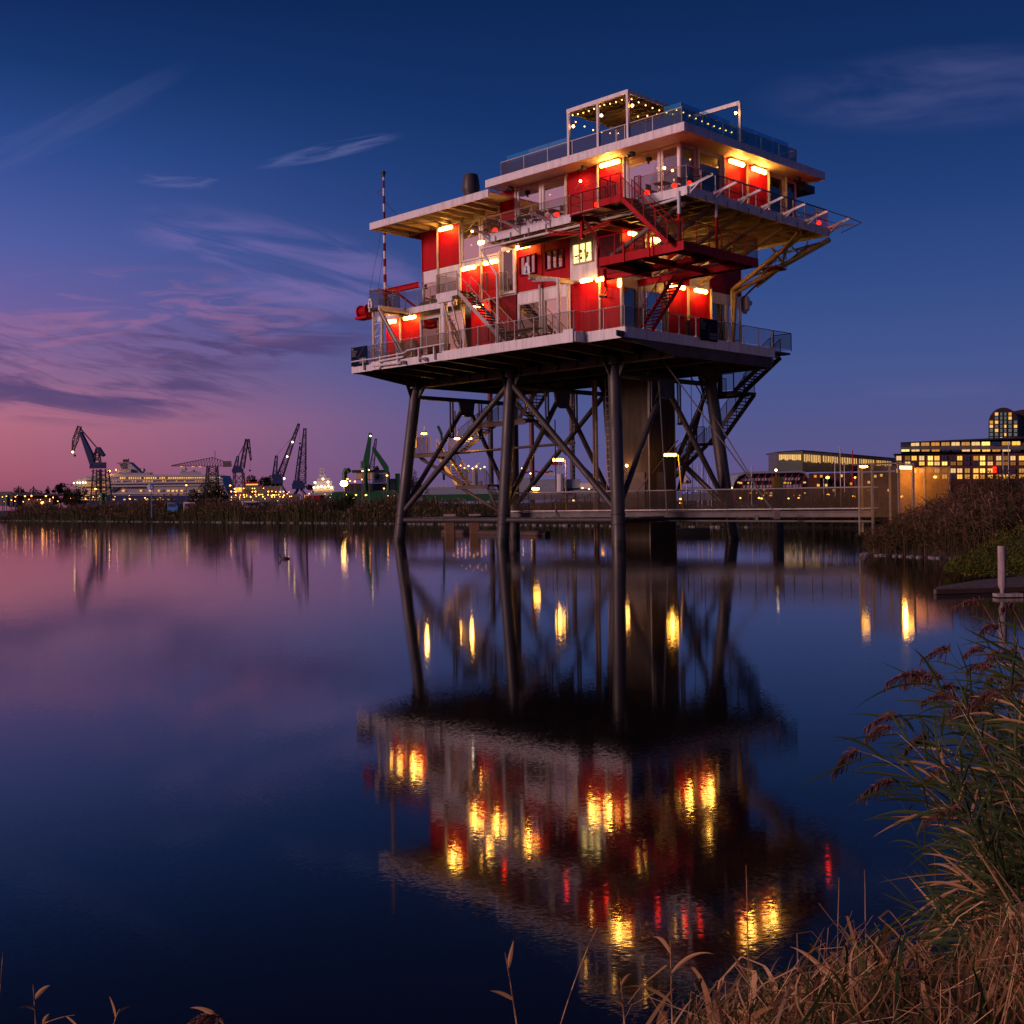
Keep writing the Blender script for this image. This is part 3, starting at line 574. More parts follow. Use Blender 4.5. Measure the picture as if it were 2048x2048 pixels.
# roofs ------------------------------------------------------------
m = MB(); LB(m, -7.5, 6.6, -3.5, 9.75, 20.82, 21.0); PB.part('roof', m, offw)
m = MB(); LB(m, -7.56, 6.66, -3.58, -3.5, 20.78, 21.22); LB(m, -7.58, -7.5, -3.5, 9.8, 20.78, 21.22); LB(m, 6.6, 6.68, -3.5, 9.8, 20.78, 21.22); LB(m, -7.5, 6.6, 9.75, 9.83, 20.78, 21.22)
rf = PB.part('roof_fascia', m, white, bevel=.006)
m = MB()
def bolts(m, ax, plane, us, zs):
    for u in us:
        for z in zs:
            for d in (-.06, .06):
                (LB(m, u+d-.014, u+d+.014, plane-.006, plane-.002, z-.014, z+.014) if ax == 'b' else LB(m, plane-.006, plane-.002, u+d-.014, u+d+.014, z-.014, z+.014))
bolts(m, 'b', -3.58, (6.4, 5.8, 4.2, 2.5, .8, -.9, -2.6, -4.3, -6, -7.2), (20.86, 21.14)); bolts(m, 'a', -7.58, (-3.3, -.8, 1.6, 4.1, 6.6, 9.5), (20.86, 21.14)); PB.part('bolt_head', m, black, rf)
m = MB(); LB(m, 5.6, 16.45, -4.38, -4.30, 19.92, 20.36); LB(m, 16.38, 16.46, -4.3, 7, 19.92, 20.36); cf = PB.part('canopy_fascia', m, white, bevel=.006)
m = MB(); bolts(m, 'b', -4.38, (16.2, 14.8, 13.2, 11.5, 9.5, 7.6, 5.9), (19.98, 20.3)); PB.part('bolt_head', m, black, cf)
m = MB(); LB(m, 5.7, 16.38, -4.3, 7.9, 20.24, 20.32); PB.part('canopy_roof', m, offw)
for i in range(10): m = MB(); LB(m, 6.9+i*1.02, 7.02+i*1.02, -4.3, 1.2, 19.95, 20.18); PB.part('canopy_rafter', m, tan_)
m = MB(); 
for i in range(5): LB(m, 7.05+i*2.04, 8.85+i*2.04, -3.6, -2.0, 20.2, 20.235)
LB(m, 6.8, 16.3, -1.45, -1.3, 19.95, 20.18)
PB.part('canopy_panel', m, offw)
m = MB(); m.tube(L(14.3, -4.0, 19.93), L(10, -1.4, 19.93), .025, 6); PB.part('conduit', m, galv)
m = MB(); m.lathe(L(13.8, 2, 20.2), [(.42, 0), (.42, 2.4), (.55, 2.75), (.6, 3.0), (.52, 3.6), (.45, 3.85), (.40, 3.85)], 18); PB.part('chimney', m, steel, smooth=True)
m = MB(); LB(m, -6.5, -5.2, 9.05, 10.5, 20.32, 20.74); PB.part('ventilation_box', m, black)
for a, b in ((5.4, -2.75), (-3.6, -2.75), (-.2, -2.75), (-6.9, 8.0)):
    m = MB(); m.box(-a-.1, -a+.1, b-.12, b+.12, 20.55, 20.75); m.tube(L(a, b, 20.62), L(a+.18, b-.2, 20.5), .07, 8); PB.part('spotlight_housing', m, black)
# roof terrace
zr = 21.2
rail(PB, [L(5.5, 3, zr-.05), L(5.5, -3.4, zr-.05), L(-7.3, -3.4, zr-.05), L(-7.3, 7.2, zr-.05), L(-4, 7.2, zr-.05)], h=.88, step=1.75, fm=offw, im=glassmat('terrace_glass', (.55, .6, .62), .08, opac=.35, dcol=(.025, .04, .045), lwk=.12), feet=False)
q = MB()
def scr(p0, p1, n):
    for i in range(n):
        A = Vector(L(*p0)).lerp(Vector(L(*p1)), i/n+.004); B = Vector(L(*p0)).lerp(Vector(L(*p1)), (i+1)/n-.004); PB.part('glass_screen', MB().quad(A, B, B+Vector((0, 0, 1.25)), A+Vector((0, 0, 1.25))), screen)
scr((5.2, 2, 21.15), (5.2, -3.15, 21.15), 3); scr((5.2, -3.15, 21.15), (.4, -3.15, 21.15), 3); scr((-6.0, -3.15, 21.15), (-7.05, -3.15, 21.15), 1); scr((-7.05, -3.15, 21.15), (-7.05, 6.9, 21.15), 6)
m = MB()
for a, b in ((5.2, -3.15), (.4, -3.15), (-7.05, -3.15), (-7.05, 6.9), (-7.05, 1.8), (2.9, -3.15)): m.tube(L(a, b, 21.1), L(a, b, 22.4), .018, 6)
PB.part('screen_post', m, galv)
m = MB(); LB(m, -6.9, 5.0, -3.0, 8, 21.02, 21.06); PB.part('terrace_boards', m, wood)
# pergola
m = MB()
for a in (.22, -1.88, -3.9): PB.part('pergola_post', MB().beam(L(a, -3.45, 21.0), L(a, -3.45, 23.74), .13, .13), white); PB.part('pergola_post', MB().beam(L(a, .6, 21.0), L(a, .6, 23.6), .1, .1), white)
m.beam(L(-7.3, 1.7, 21.1), L(-7.3, 1.7, 23.42), .12, .12)
PB.part('pergola_post', m, offw)
m = MB(); LB(m, -3.98, .3, -3.52, -3.40, 23.55, 23.76); LB(m, -3.99, -3.90, -3.40, .9, 23.55, 23.76); LB(m, .2, .3, -3.4, .9, 23.55, 23.76); LB(m, -3.9, .2, .78, .9, 23.55, 23.76); m.beam(L(-7.3, 1.7, 23.42), L(-3.9, 1.7, 23.42), .12, .2)
PB.part('pergola_frame', m, white)
m = MB(); LB(m, -3.9, .2, -3.4, .8, 23.66, 23.70)
for i in range(22): LB(m, -3.86+i*.19, -3.82+i*.19, -3.38, .76, 23.60, 23.66)
for b in (-1.9, -.4): LB(m, -3.88, .18, b, b+.12, 23.46, 23.6)
PB.part('pergola_roof', m, tan_)
# left white stair with landing -------------------------------------
def stair(T, p0, p1, wdir, width, n, sm_, tm, hm, im, rail_h=1.0, name='stair_flight', sh=.22, rails=(1, 1), back=True):
    """p0 top, p1 bottom (local xyz of the middle); wdir: unit sideways vector"""
    p0 = Vector(p0); p1 = Vector(p1); wv = Vector(wdir)*width/2; m = MB()
    for s_ in (-1, 1): m.beam(p0+wv*s_-Vector((0, 0, .08)), p1+wv*s_-Vector((0, 0, .08)), .05, sh)
    o = T.part(name, m, sm_); m = MB(); run = (p1-p0); run.z = 0; rn = run.normalized()
    for i in range(n):
        c = p0.lerp(p1, (i+.6)/n); m.beam(c-wv, c+wv, .26, .035)
    T.part('step', m, tm, o)
    for s_, on in ((-1, rails[0]), (1, rails[1])):
        if not on: continue
        m = MB(); q = MB(); A = p0+wv*s_; B = p1+wv*s_; up = Vector((0, 0, rail_h)); m.tube(A+up, B+up, .026, 8)
        k = max(2, round((B-A).length/1.1))
        for i in range(k+1): c = A.lerp(B, i/k); m.beam(c, c+up, .035, .035)
        q.quad(A+Vector((0, 0, .1)), B+Vector((0, 0, .1)), B+up*.95, A+up*.95)
        T.part('handrail', m, hm, o, smooth=True)
        if im: T.part('infill_panel', q, im, o)
    return o
m = MB(); LB(m, 8.6, 10.45, -4.05, -2.43, 14.96, 15.05); PB.part('landing', m, tread)
m = MB(); LB(m, 8.6, 10.5, -4.12, -4.06, 14.78, 15.08); LB(m, 10.46, 10.52, -4.05, -2.43, 14.78, 15.08); LB(m, 9.0, 10.3, -4.2, -4.0, 14.5, 14.76); PB.part('landing_fascia', m, white)
rail(PB, [L(10.45, -2.5, 15.06), L(10.45, -4.08, 15.06), L(8.65, -4.08, 15.06)], h=1.15, step=.9, feet=False); rail(PB, [L(8.2, -2.5, 15.06), L(7.8, -2.5, 15.06), L(6.8, -1.7, 15.06)], h=1.1, step=.8, feet=False)
m = MB()
for s_, a0_, a1_ in ((0, 10.0, 8.75), (1, 9.3, 8.15)): m.tube(L(a0_, -4.05, 14.8), L(a1_, -4.25, 11.9), .06, 8)
for z, aL, aR in ((12.5, 9.05, 8.4), (13.3, 9.36, 8.7), (12.1, 8.85, 8.25)): m.tube(L(aL, -4.2, z), L(aR, -4.2, z), .03, 6)
m.tube(L(9.05, -4.2, 12.5), L(8.7, -4.15, 13.3), .025, 6); m.path([L(8.75, -4.25, 11.95), L(8.5, -4.25, 11.56), L(8.15, -4.25, 11.9)], .04, 6)
m.tube(L(10.0, -2.6, 14.8), L(9.4, -2.6, 11.5), .06, 8)
PB.part('landing_leg', m, galv, smooth=True)
stair(PB, L(8.6, -3.55, 15.02), L(4.7, -3.55, 11.56), (0, 1, 0), 1.0, 17, galv, tread, galv, None)
# red stairs and gangways --------------------------------------------
zg = 14.85
m = MB()
LB(m, -8.6, -3.3, -5.2, -3.7, zg-.08, zg); LB(m, -8.6, -7.0, -3.7, 1.05, zg-.08, zg); LB(m, -7.0, -3.0, .1, 1.05, zg-.08, zg); LB(m, -4.4, -3.3, -3.7, -1.4, zg-.08, zg); PB.part('gangway_floor', m, tread)
m = MB(); LB(m, -8.68, -3.25, -5.28, -5.2, zg-.38, zg+.05); LB(m, -8.68, -8.6, -5.2, 1.1, zg-.38, zg+.05); LB(m, -3.3, -3.24, -5.2, -1.4, zg-.38, zg+.05); LB(m, -8.6, -3.0, 1.05, 1.12, zg-.38, zg+.05)
m.ibeam(L(-8.4, -2.5, zg-.3), L(-1.5, -2.5, zg-.3), .2, .35); m.ibeam(L(-8.4, .2, zg-.3), L(-1.5, .2, zg-.3), .2, .35); m.ibeam(L(-3.6, -5.1, zg-.3), L(-3.6, -1.3, zg-.3), .2, .35); m.ibeam(L(-6, -5.1, zg-.3), L(-6, 1, zg-.3), .16, .3)
m.ibeam(L(-3.6, -5.1, zg-.45), L(-.4, -1.3, zg-.45), .16, .2)
for a in (-3.3, -5.0, -6.6, -6.85): LB(m, a-.05, a+.05, -5.34, -5.28, zg-.42, zg+.6)
PB.part('gangway_frame', m, red)
rail(PB, [L(-3.3, -1.6, zg), L(-3.3, -5.2, zg), L(-8.62, -5.2, zg), L(-8.62, 1.08, zg), L(-7.2, 1.08, zg)], h=1.1, step=1.05, fm=red, im=meshr, feet=False); rail(PB, [L(-4.4, -2.0, zg), L(-4.4, -3.7, zg), L(-7.0, -3.7, zg)], h=1.05, step=.9, fm=dred, im=meshr, feet=False)
zl = 17.6
m = MB(); LB(m, -5.25, -3.95, -5.75, -4.52, zl-.09, zl); PB.part('upper_landing_floor', m, tread)
m = MB(); LB(m, -5.3, -3.9, -5.83, -5.75, zl-.28, zl+.05); LB(m, -3.95, -3.88, -5.75, -4.52, zl-.28, zl+.05); LB(m, -5.3, -5.25, -5.0, -4.52, zl-.28, zl+.05); PB.part('upper_landing_frame', m, red)
rail(PB, [L(-3.92, -4.55, zl), L(-3.92, -5.78, zl), L(-5.28, -5.78, zl)], h=1.15, step=.65, fm=dred, im=meshr, feet=False); rail(PB, [L(-5.28, -4.7, zl), L(-5.6, -4.6, zl)], h=1.15, step=.5, fm=dred, im=meshr, feet=False)
stair(PB, L(-5.28, -5.35, zl-.02), L(-8.1, -5.35, zg+.02), (0, 1, 0), .85, 13, red, black, red, meshr)
stair(PB, L(-3.5, 1.3, zg-.02), L(-3.5, -1.75, 11.56), (1, 0, 0), .9, 15, red, dred, dred, meshr)
# small red gallery with hoist frame
m = MB(); LB(m, -3.9, -1.5, -5.35, -4.55, 17.36, 17.44); m.ibeam(L(-1.6, -5.4, 17.2), L(-1.6, -1.4, 17.2), .2, .3); m.ibeam(L(-2.4, -5.3, 17.1), L(-3.2, -1.4, 17.0), .18, .26)
m.beam(L(-2.1, -4.9, 17.1), L(-3.25, -4.2, 15.0), .14, .14); PB.part('gallery_frame', m, dred)
rail(PB, [L(-1.55, -4.6, 17.44), L(-1.55, -5.33, 17.44), L(-3.9, -5.33, 17.44)], h=1.0, step=.75, fm=dred, feet=False, mid=True, infill=False)
m = MB(); m.lattice(L(.6, -4.8, 16.9), L(-2.2, -4.8, 16.45), .22, .1, 6, .03); m.lattice(L(-3.8, -4.8, 16.75), L(-1.4, -4.6, 16.5), .18, .1, 5, .03); LB(m, -1.9, -1.75, -4.9, -4.7, 16.2, 17.1); PB.part('hoist_frame', m, red)
# slope-ended red beam and bracing at the left end, winch
m = MB(); m.ibeam(L(18.6, -1.6, 16.6), L(15.0, -1.6, 16.6), .22, .34, .03); m.beam(L(17.3, -1.6, 16.45), L(15.1, -1.7, 15.1), .1, .12); m.beam(L(18.4, -1.6, 16.8), L(18.4, -1.6, 14.95), .16, .16); m.beam(L(18.3, -1.6, 16.4), L(17.5, -1.6, 15.0), .08, .08); m.beam(L(18.4, -1.5, 16.7), L(16.4, -4.4, 16.05), .06, .06)
PB.part('mast_bracket', m, red)
m = MB(); LB(m, 16.5, 17.7, -4.7, -4.0, 14.35, 14.5); m.tube(L(16.7, -4.35, 14.85), L(17.4, -4.35, 14.85), .32, 14); m.tube(L(16.6, -4.35, 14.85), L(16.7, -4.35, 14.85), .42, 14); m.tube(L(17.4, -4.35, 14.85), L(17.5, -4.35, 14.85), .42, 14); LB(m, 17.45, 17.65, -4.6, -4.1, 14.5, 15.1)
PB.part('winch', m, red, smooth=True)
# doors, small fittings on the facade
m = MB(); LB(m, 9.2, 10.0, bf+.22, bf+.29, 12.4, 13.4); PB.part('meter_cabinet', m, dred)
m = MB()
for b in (3.6, 5.0, 5.9): m.box(1.55+.02, 1.55+.3, b, b+.28, 12.9, 13.0)
PB.part('wall_light_box', m, dred)
m = MB()
for b, zt_ in ((4.0, 12.8), (6.0, 12.7)): m.tube(L(af-.5, b, 11.5), L(af-.5, b, zt_), .16, 12)
PB.part('vent_stack', m, steel, smooth=True)
m = MB(); m.tube(L(-.3, bf-.35, 13.8), L(-.75, bf-.35, 13.7), .08, 10); m.beam(L(-.5, bf, 14.2), L(-.5, bf-.35, 13.8), .05); PB.part('camera_housing', m, black)
# ---- wall lamps: casing + glowing tube (parts of the building)
def wlamp(ax, plane, u, z, ln=1.15, es=TUBE):
    m = MB(); q = MB()
    if ax == 'b': LB(m, u-ln/2, u+ln/2, plane-.30, plane-.04, z+.10, z+.14); m.beam(L(u, plane-.15, z+.14), L(u, plane, z+.2), .05); q.tube(L(u-ln/2+.03, plane-.2, z), L(u+ln/2-.03, plane-.2, z), .11, 12)
    else: LB(m, plane-.30, plane-.04, u-ln/2, u+ln/2, z+.10, z+.14); m.beam(L(plane-.15, u, z+.14), L(plane, u, z+.2), .05); q.tube(L(plane-.2, u-ln/2+.03, z), L(plane-.2, u+ln/2-.03, z), .11, 12)
    o = PB.part('wall_lamp', m, offw); PB.part('glowing_tube', q, es, o, smooth=True)
    lampl(PB, (L(u, plane-.38, z-.12) if ax == 'b' else L(plane-.38, u, z-.12)), 46*ln, parent=o)
for u, z in ((18.0, 14.55), (16.0, 14.6)): wlamp('b', bf-.05, u, z, 1.1)
wlamp('b', bf-.05, 12.4, 19.75); wlamp('b', bf-.05, 10.35, 16.95); wlamp('b', bf-.05, 8.4, 17.0); wlamp('b', bf-.05, 5.7, 17.5); wlamp('b', bf-.0, 9.6, 14.5, .8); wlamp('b', bf-.05, -.5, 14.72, 1.1); wlamp('b', bf-.3, .55, 14.76, .8)
wlamp('b', b3-.05, -1.72, 20.62, 1.3); wlamp('a', a3-.05, 2.6, 20.6, 1.25); wlamp('a', a3-.05, 4.75, 20.6, 1.25)
wlamp('a', af-.05, 5.7, 14.72, 1.1); wlamp('a', af-.05, 3.75, 14.7, .7); wlamp('a', af-.05, 2.9, 14.7, .5); wlamp('a', af-.05, 5.9, 16.9, .5); wlamp('b', bf-.9, 8.3, 18.05, .4)
wlamp('a', af-.05, 1.6, 17.1, .9); wlamp('a', af-.1, -.6, 17.1, .6)
# lantern in a cage near the corner, end lantern, small sparkle lamps
m = MB(); q = MB()
for p in (L(-1.9, -1.9, 14.0),):
    q.lathe(p, [(.05, 0), (.13, .1), (.13, .35), (.08, .5), (.02, .52)], 10)
    for k in range(6): t_ = k*math.pi/3; m.tube((p[0]+.15*math.cos(t_), p[1]+.15*math.sin(t_), p[2]), (p[0]+.15*math.cos(t_), p[1]+.15*math.sin(t_), p[2]+.5), .012, 4)
    m.tube((p[0], p[1], p[2]+.5), (p[0], p[1], p[2]+.9), .02, 5)
o = PB.part('cage_lantern', m, galv); PB.part('lantern_glass', q, BULB, o)
for p in ((9.5, -2.0, 19.0), (.35, -2.4, 20.1), (-5.4, -2.4, 19.6)):
    m = MB(); m.ball(L(*p), .07, 10); m2 = MB(); m2.tube(L(*p), L(p[0]+.5, p[1]+.15, p[2]-.3), .02, 5); o = PB.part('spot_lamp', m2, galv); PB.part('spot_bulb', m, BULBS, o, smooth=True)
# life raft siren drum at the right rear corner
m = MB(); m.lathe(L(af+.2, 10.9, 14.0), [(.12, 0), (.16, .15), (.28, .2), (.30, .45), (.30, .9), (.22, 1.05), (.05, 1.1)], 14); m.beam(L(af+.2, 10.3, 14.1), L(af+.2, 10.8, 14.1), .06); m.beam(L(af+.2, 10.3, 14.9), L(af+.2, 10.8, 14.9), .06); m.tube(L(af+.2, 11.1, 14.7), L(af+.2, 11.5, 14.7), .16, 10); PB.part('siren_drum', m, offw, smooth=True)
# striped mast ------------------------------------------------------
MS = Thing('signal_mast', 'tall slim red and white banded mast guyed to the left end of the platform building', 'mast', L(18.4, -1.6, 15.0), 'P')
z = 16.7; i = 0
while z < 24.2:
    m = MB(); m.tube(L(18.4, -1.6, z), L(18.4, -1.6, min(24.2, z+.52)), .105-.003*i, 10); MS.part('band', m, (white if i % 2 == 0 else dred), smooth=True); z += .52; i += 1
m = MB(); m.tube(L(18.4, -1.6, 24.2), L(18.4, -1.6, 24.6), .1, 10); m.tube(L(18.4, -1.6, 24.45), L(18.4, -1.6, 24.52), .16, 10); MS.part('mast_head', m, black)
m = MB(); m.path([L(18.4, -1.6, 23.6), L(19.1, -1.6, 23.25), L(18.4, -1.6, 22.9)], .02, 5); MS.part('spreader', m, dred)
m = MB(); m.tube(L(18.4, -1.6, 21.5), L(16.5, -4.45, 15.9), .010, 4); m.tube(L(18.4, -1.6, 20.0), L(15.6, -4.45, 15.9), .010, 4); m.tube(L(18.4, -1.6, 22.6), L(14.9, 1.5, 17.6), .012, 4); MS.part('guy_wire', m, black)
# red lanterns on the balcony ------------------------------------------
rl = [(5.25, -4.2, 'red glowing lantern at the left end of the upper balcony'), (.5, -4.2, 'red glowing lantern on the upper balcony before the second glass door from the left'), (-2.3, -4.2, 'red glowing lantern just left of the upper red stair landing'), (-5.6, -4.1, 'red glowing lantern half hidden behind the upper red stair rail'), (-7.3, -4.1, 'red glowing lantern left of the near balcony corner post'), (-8.05, -3.9, 'red glowing lantern right of the near balcony corner post'), (-8.0, 8.3, 'red glowing lantern at the far right end of the upper balcony')]
for a, b, lb in rl:
    T = Thing('red_lantern', lb, 'lantern', L(a, b, 17.74), 'P', 'red lanterns along the upper balcony')
    m = MB(); m.lathe(L(a, b, 17.74), [(.10, 0), (.10, .12), (.05, .14)], 12); T.part('foot', m, black)
    m = MB(); m.lathe(L(a, b, 17.9), [(.05, 0), (.13, .04), (.14, .12), (.08, .2), (.03, .22)], 14); T.part('glowing_bowl', m, REDL, smooth=True); lampl(T, L(a, b, 18.3), 14, (1, .02, .004), .1)
# banners ---------------------------------------------------------------
def banner(name, lb, ax, plane, u0, u1, z0, z1, sgn):
    T = Thing(name, lb, 'banner', L(u0, plane, z0) if ax == 'b' else L(plane, u0, z0), 'P', 'navy banners tied to the lower rail')
    def bx(m, a, b, d, c, e):
        a, b = sorted((u0+(u1-u0)*a, u0+(u1-u0)*b)); c, e = z0+(z1-z0)*c, z0+(z1-z0)*e
        (LB(m, a, b, plane-.01-d, plane-d, c, e) if ax == 'b' else LB(m, plane-.01-d, plane-d, a, b, c, e))
    m = MB(); bx(m, 0, 1, 0, 0, 1); T.part('cloth', m, navy)
    m = MB()
    for k, (x0, x1, y0, y1) in enumerate(((.04, .17, .84, .95), (.04, .38, .76, .80), (.04, .34, .68, .72), (.04, .28, .60, .64), (.04, .32, .52, .56))):
        n = 3 if k == 0 else 8
        for i in range(n): w_ = (x1-x0)/n; bx(m, x0+i*w_, x0+(i+.78)*w_, .012, y0, y1)
    for y0, y1, n in ((.26, .38, 6), (.10, .22, 7)):
        for i in range(n): w_ = .42/n; bx(m, .52+i*w_, .52+(i+.8)*w_, .012, y0, y1)
    T.part('lettering', m, pale)
    m = MB()
    P = lambda u, zz: (L(u0+(u1-u0)*u, plane-.022, z0+(z1-z0)*zz) if ax == 'b' else L(plane-.022, u0+(u1-u0)*u, z0+(z1-z0)*zz))
    m.quad(P(.38, .40), P(.44, .40), P(.84, .97), P(.81, .97)); T.part('stripe', m, dred)
banner('banner', 'navy banner with pale lettering on the rail at the far left platform corner', 'b', -4.56, 18.3, 16.62, 11.42, 12.62, 1)
banner('banner', 'dark navy banner with pale lettering on the rail right of the lower red stair', 'a', -3.84, 2.66, 4.3, 11.38, 12.62, 1)
# blue porthole board at the far left
T = Thing('pictogram_panel', 'narrow light blue panel with a white pictogram behind the white lattice at the left end', 'sign', L(18.95, -1.5, 11.5), 'P')
m = MB(); LB(m, 18.75, 19.1, -1.6, -1.54, 11.5, 14.2); T.part('board', m, cyan); m = MB(); m.ball(L(18.92, -1.62, 13.55), .06); m.prism([L(18.8, -1.61, 13.0), L(19.05, -1.61, 13.0), L(18.92, -1.61, 13.5)], (0, -.01, 0)); LB(m, 18.75, 19.1, -1.62, -1.601, 12.75, 12.85); T.part('pictogram', m, white)
T = Thing('wheelie_bin', 'green bin by the lit red wall at the left end of the lower deck', 'bin', L(15.7, -1.8, 11.5), 'P')
m = MB(); LB(m, 15.5, 15.95, -2.05, -1.6, 11.5, 12.9); T.part('body', m, green, bevel=.03); m = MB(); LB(m, 15.46, 15.99, -2.09, -1.56, 12.9, 12.98); T.part('lid', m, steel)
# string lights on the pergola and roof rail -----------------------------
T = Thing('string_lights', 'string of small round amber bulbs looped round the pergola and the roof rail', 'string lights', L(.2, -3.4, 23.5), 'P')
bpts = []
def strand(p, q, n, sag=.06):
    for i in range(n+1): t_ = i/n; v = Vector(p).lerp(Vector(q), t_); v.z -= sag*math.sin(math.pi*t_); bpts.append(tuple(v))
strand((.05, -3.3, 23.44), (-1.88, -3.3, 23.44), 5); strand((-2.2, -3.3, 23.44), (-3.8, -3.3, 23.44), 4); strand((-3.8, -3.0, 23.4), (-3.8, .5, 23.4), 6); strand((.1, -3.0, 23.15), (.1, .6, 23.3), 5, .2); strand((-4.4, -3.25, 22.3), (-6.9, -3.3, 22.0), 4); strand((-7.1, -3.0, 21.9), (-7.1, 1.2, 21.8), 8)
m = MB()
for p in bpts: m.tube(L(*p), L(p[0], p[1], p[2]+.08), .012, 5)
for a, b in zip(bpts, bpts[1:]):
    if (Vector(a)-Vector(b)).length < 1.0: m.tube(L(a[0], a[1], a[2]+.08), L(b[0], b[1], b[2]+.08), .006, 4)
T.part('cable', m, black)
for i, p in enumerate(bpts): m = MB(); m.ball(L(*p), .033, 8); T.part('bulb', m, BULB, smooth=True)
for k, (a, b, z, lb) in enumerate(((.05, -3.25, 22.85, 'amber bulb lamp on the left pergola post'), (-1.95, -3.25, 22.95, 'amber bulb lamp on the middle pergola post'), (-4.05, -3.25, 22.95, 'amber bulb lamp beside the near pergola corner post'), (-7.2, 1.45, 22.85, 'amber bulb lamp on the free standing white post of the roof terrace'))):
    T = Thing('globe_lamp', lb, 'lamp', L(a, b, z), 'P', 'globe lamps of the roof terrace'); m = MB(); m.ball(L(a, b, z), .07, 10); T.part('globe', m, BULBS, smooth=True); m = MB(); m.tube(L(a, b, z), L(a, b, z+.15), .02, 6); T.part('socket', m, black)
# terrace furniture ----------------------------------------------------
def chair(a, b, z, rz, lb, grp='dark chairs on the upper balcony'):
    T = Thing('terrace_chair', lb, 'chair', L(a, b, z), 'P', grp); T.o.matrix_world = T.o.matrix_world @ Matrix.Rotation(rz, 4, 'Z'); T.base = Vector((0, 0, 0))
    T.part('seat', MB().box(-.2, .2, -.2, .2, .43, .46), steel); T.part('backrest', MB().box(-.2, .2, .18, .22, .55, .85), steel)
    for x in (-.18, .18):
        for y in (-.18, .18): T.part('leg', MB().beam((x, y, 0), (x, y, .85 if y > 0 else .44), .03), steel)
def table(a, b, z, lb, grp='dark tables on the upper balcony'):
    T = Thing('terrace_table', lb, 'table', L(a, b, z), 'P', grp); T.base = Vector((0, 0, 0))
    T.part('table_top', MB().box(-.35, .35, -.35, .35, .70, .73), steel)
    for s_ in (-1, 1): T.part('leg', MB().beam((-.3*s_, -.25, 0), (.3*s_, -.25, .7), .035), steel); T.part('leg', MB().beam((-.3*s_, .25, 0), (.3*s_, .25, .7), .035), steel)
for i, a in enumerate((4.6, 3.2, 1.4)):
    g_ = 'dark dining sets on the left stretch of the upper balcony'; w_ = ('leftmost set', 'second set from the left', 'set next to the small red gallery')[i]
    table(a, -3.6, 17.74, 'small dark table of the '+w_+' on the upper balcony', g_+' tables'); chair(a+.6, -3.6, 17.74, math.pi/2, 'dark chair left of the '+w_+' on the upper balcony', g_+' chairs'); chair(a-.6, -3.6, 17.74, -math.pi/2, 'dark chair right of the '+w_+' on the upper balcony', g_+' chairs')
table(-6.1, -3.5, 17.74, 'dark table left of the near corner of the upper balcony'); chair(-6.9, -3.4, 17.74, -math.pi/2, 'dark chair with high back nearest the balcony corner'); chair(-5.4, -3.5, 17.74, math.pi/2, 'dark chair between the red stair rail and the corner table')
for i, (a, b) in enumerate(((5.2, -3.2), (3.6, -3.2))):
    T = Thing('picnic_table', 'dark picnic table on the lower deck '+('in front of the left glass door' if i == 0 else 'in front of the right glass door'), 'table', L(a, b, 11.54), 'P', 'picnic tables on the lower deck'); T.base = Vector((0, 0, 0))
    T.part('table_top', MB().box(-.7, .7, -.35, .35, .72, .77), wood)
    for s_ in (-1, 1): T.part('bench', MB().box(-.7, .7, s_*.7-.12, s_*.7+.12, .43, .47), wood); T.part('trestle', MB().beam((s_*.5, -.75, 0), (s_*.5, .2, .72), .07).beam((s_*.5, .75, 0), (s_*.5, -.2, .72), .07), wood)
T = Thing('wooden_board', 'large brown wooden board leaning behind the rail at the left end of the lower deck', 'board', L(14.6, -3.2, 11.54), 'P')
T.part('panel', MB().prism([L(16.0, -3.0, 11.54), L(13.9, -3.0, 11.54), L(13.7, -2.9, 12.8), L(15.9, -2.9, 12.8)], (0, .05, 0)), wood)
# potted plant on the roof terrace
T = Thing('potted_plant', 'bushy potted plant behind the glass under the free standing roof post', 'plant', L(-6.6, 2.6, 21.06), 'P')
T.part('pot', MB().lathe(L(-6.6, 2.6, 21.06), [(.2, 0), (.28, .4)], 12), steel); m = MB(); rnd = random.Random(9)
for k in range(160):
    c = Vector(L(-6.6+rnd.gauss(0, .25), 2.6+rnd.gauss(0, .4), 21.6+rnd.gauss(0, .22))); d = Vector((rnd.gauss(0, 1), rnd.gauss(0, 1), rnd.gauss(0, 1))).normalized()*.12; e = d.cross(Vector((rnd.random(), rnd.random(), rnd.random()))).normalized()*.035; m.quad(c-d, c+e, c+d, c-e)
T.part('foliage', m, mat('leaf_green', (.05, .07, .02), .6, var=.4))
# ================================================================= stairs, shaft and footbridge
T = Thing('lift_shaft', 'tall brown boarded shaft rising from the water to the deck behind the near corner leg', 'shaft', L(4.6, 8.4, 0), 'P')
m = MB(); LB(m, 3.3, 5.8, 7.0, 9.6, -1.5, 10.6); T.part('wall', m, conc)
m = MB()
for a in (3.27, 5.83):
    for b in (6.97, 9.63): m.beam(L(a, b, 0), L(a, b, 10.6), .06, .06)
T.part('corner_trim', m, tan_)
m = MB(); LB(m, 3.22, 3.3, 7.7, 8.6, 2.0, 4.3); LB(m, 5.0, 5.7, 6.9, 7.0, 2.0, 4.3); T.part('door', m, greyc)
m = MB(); LB(m, 3.6, 5.4, 6.9, 6.99, 2.1, 4.3); T.part('door_frame', m, steel2)
m = MB()
for s_ in (-.22, .22): m.tube(L(6.3+s_, 6.7, .6), L(6.3+s_, 6.7, 10.4), .025, 6)
for k in range(24): m.tube(L(6.08, 6.7, .8+k*.4), L(6.52, 6.7, .8+k*.4), .018, 5)
T.part('ladder', m, galv)
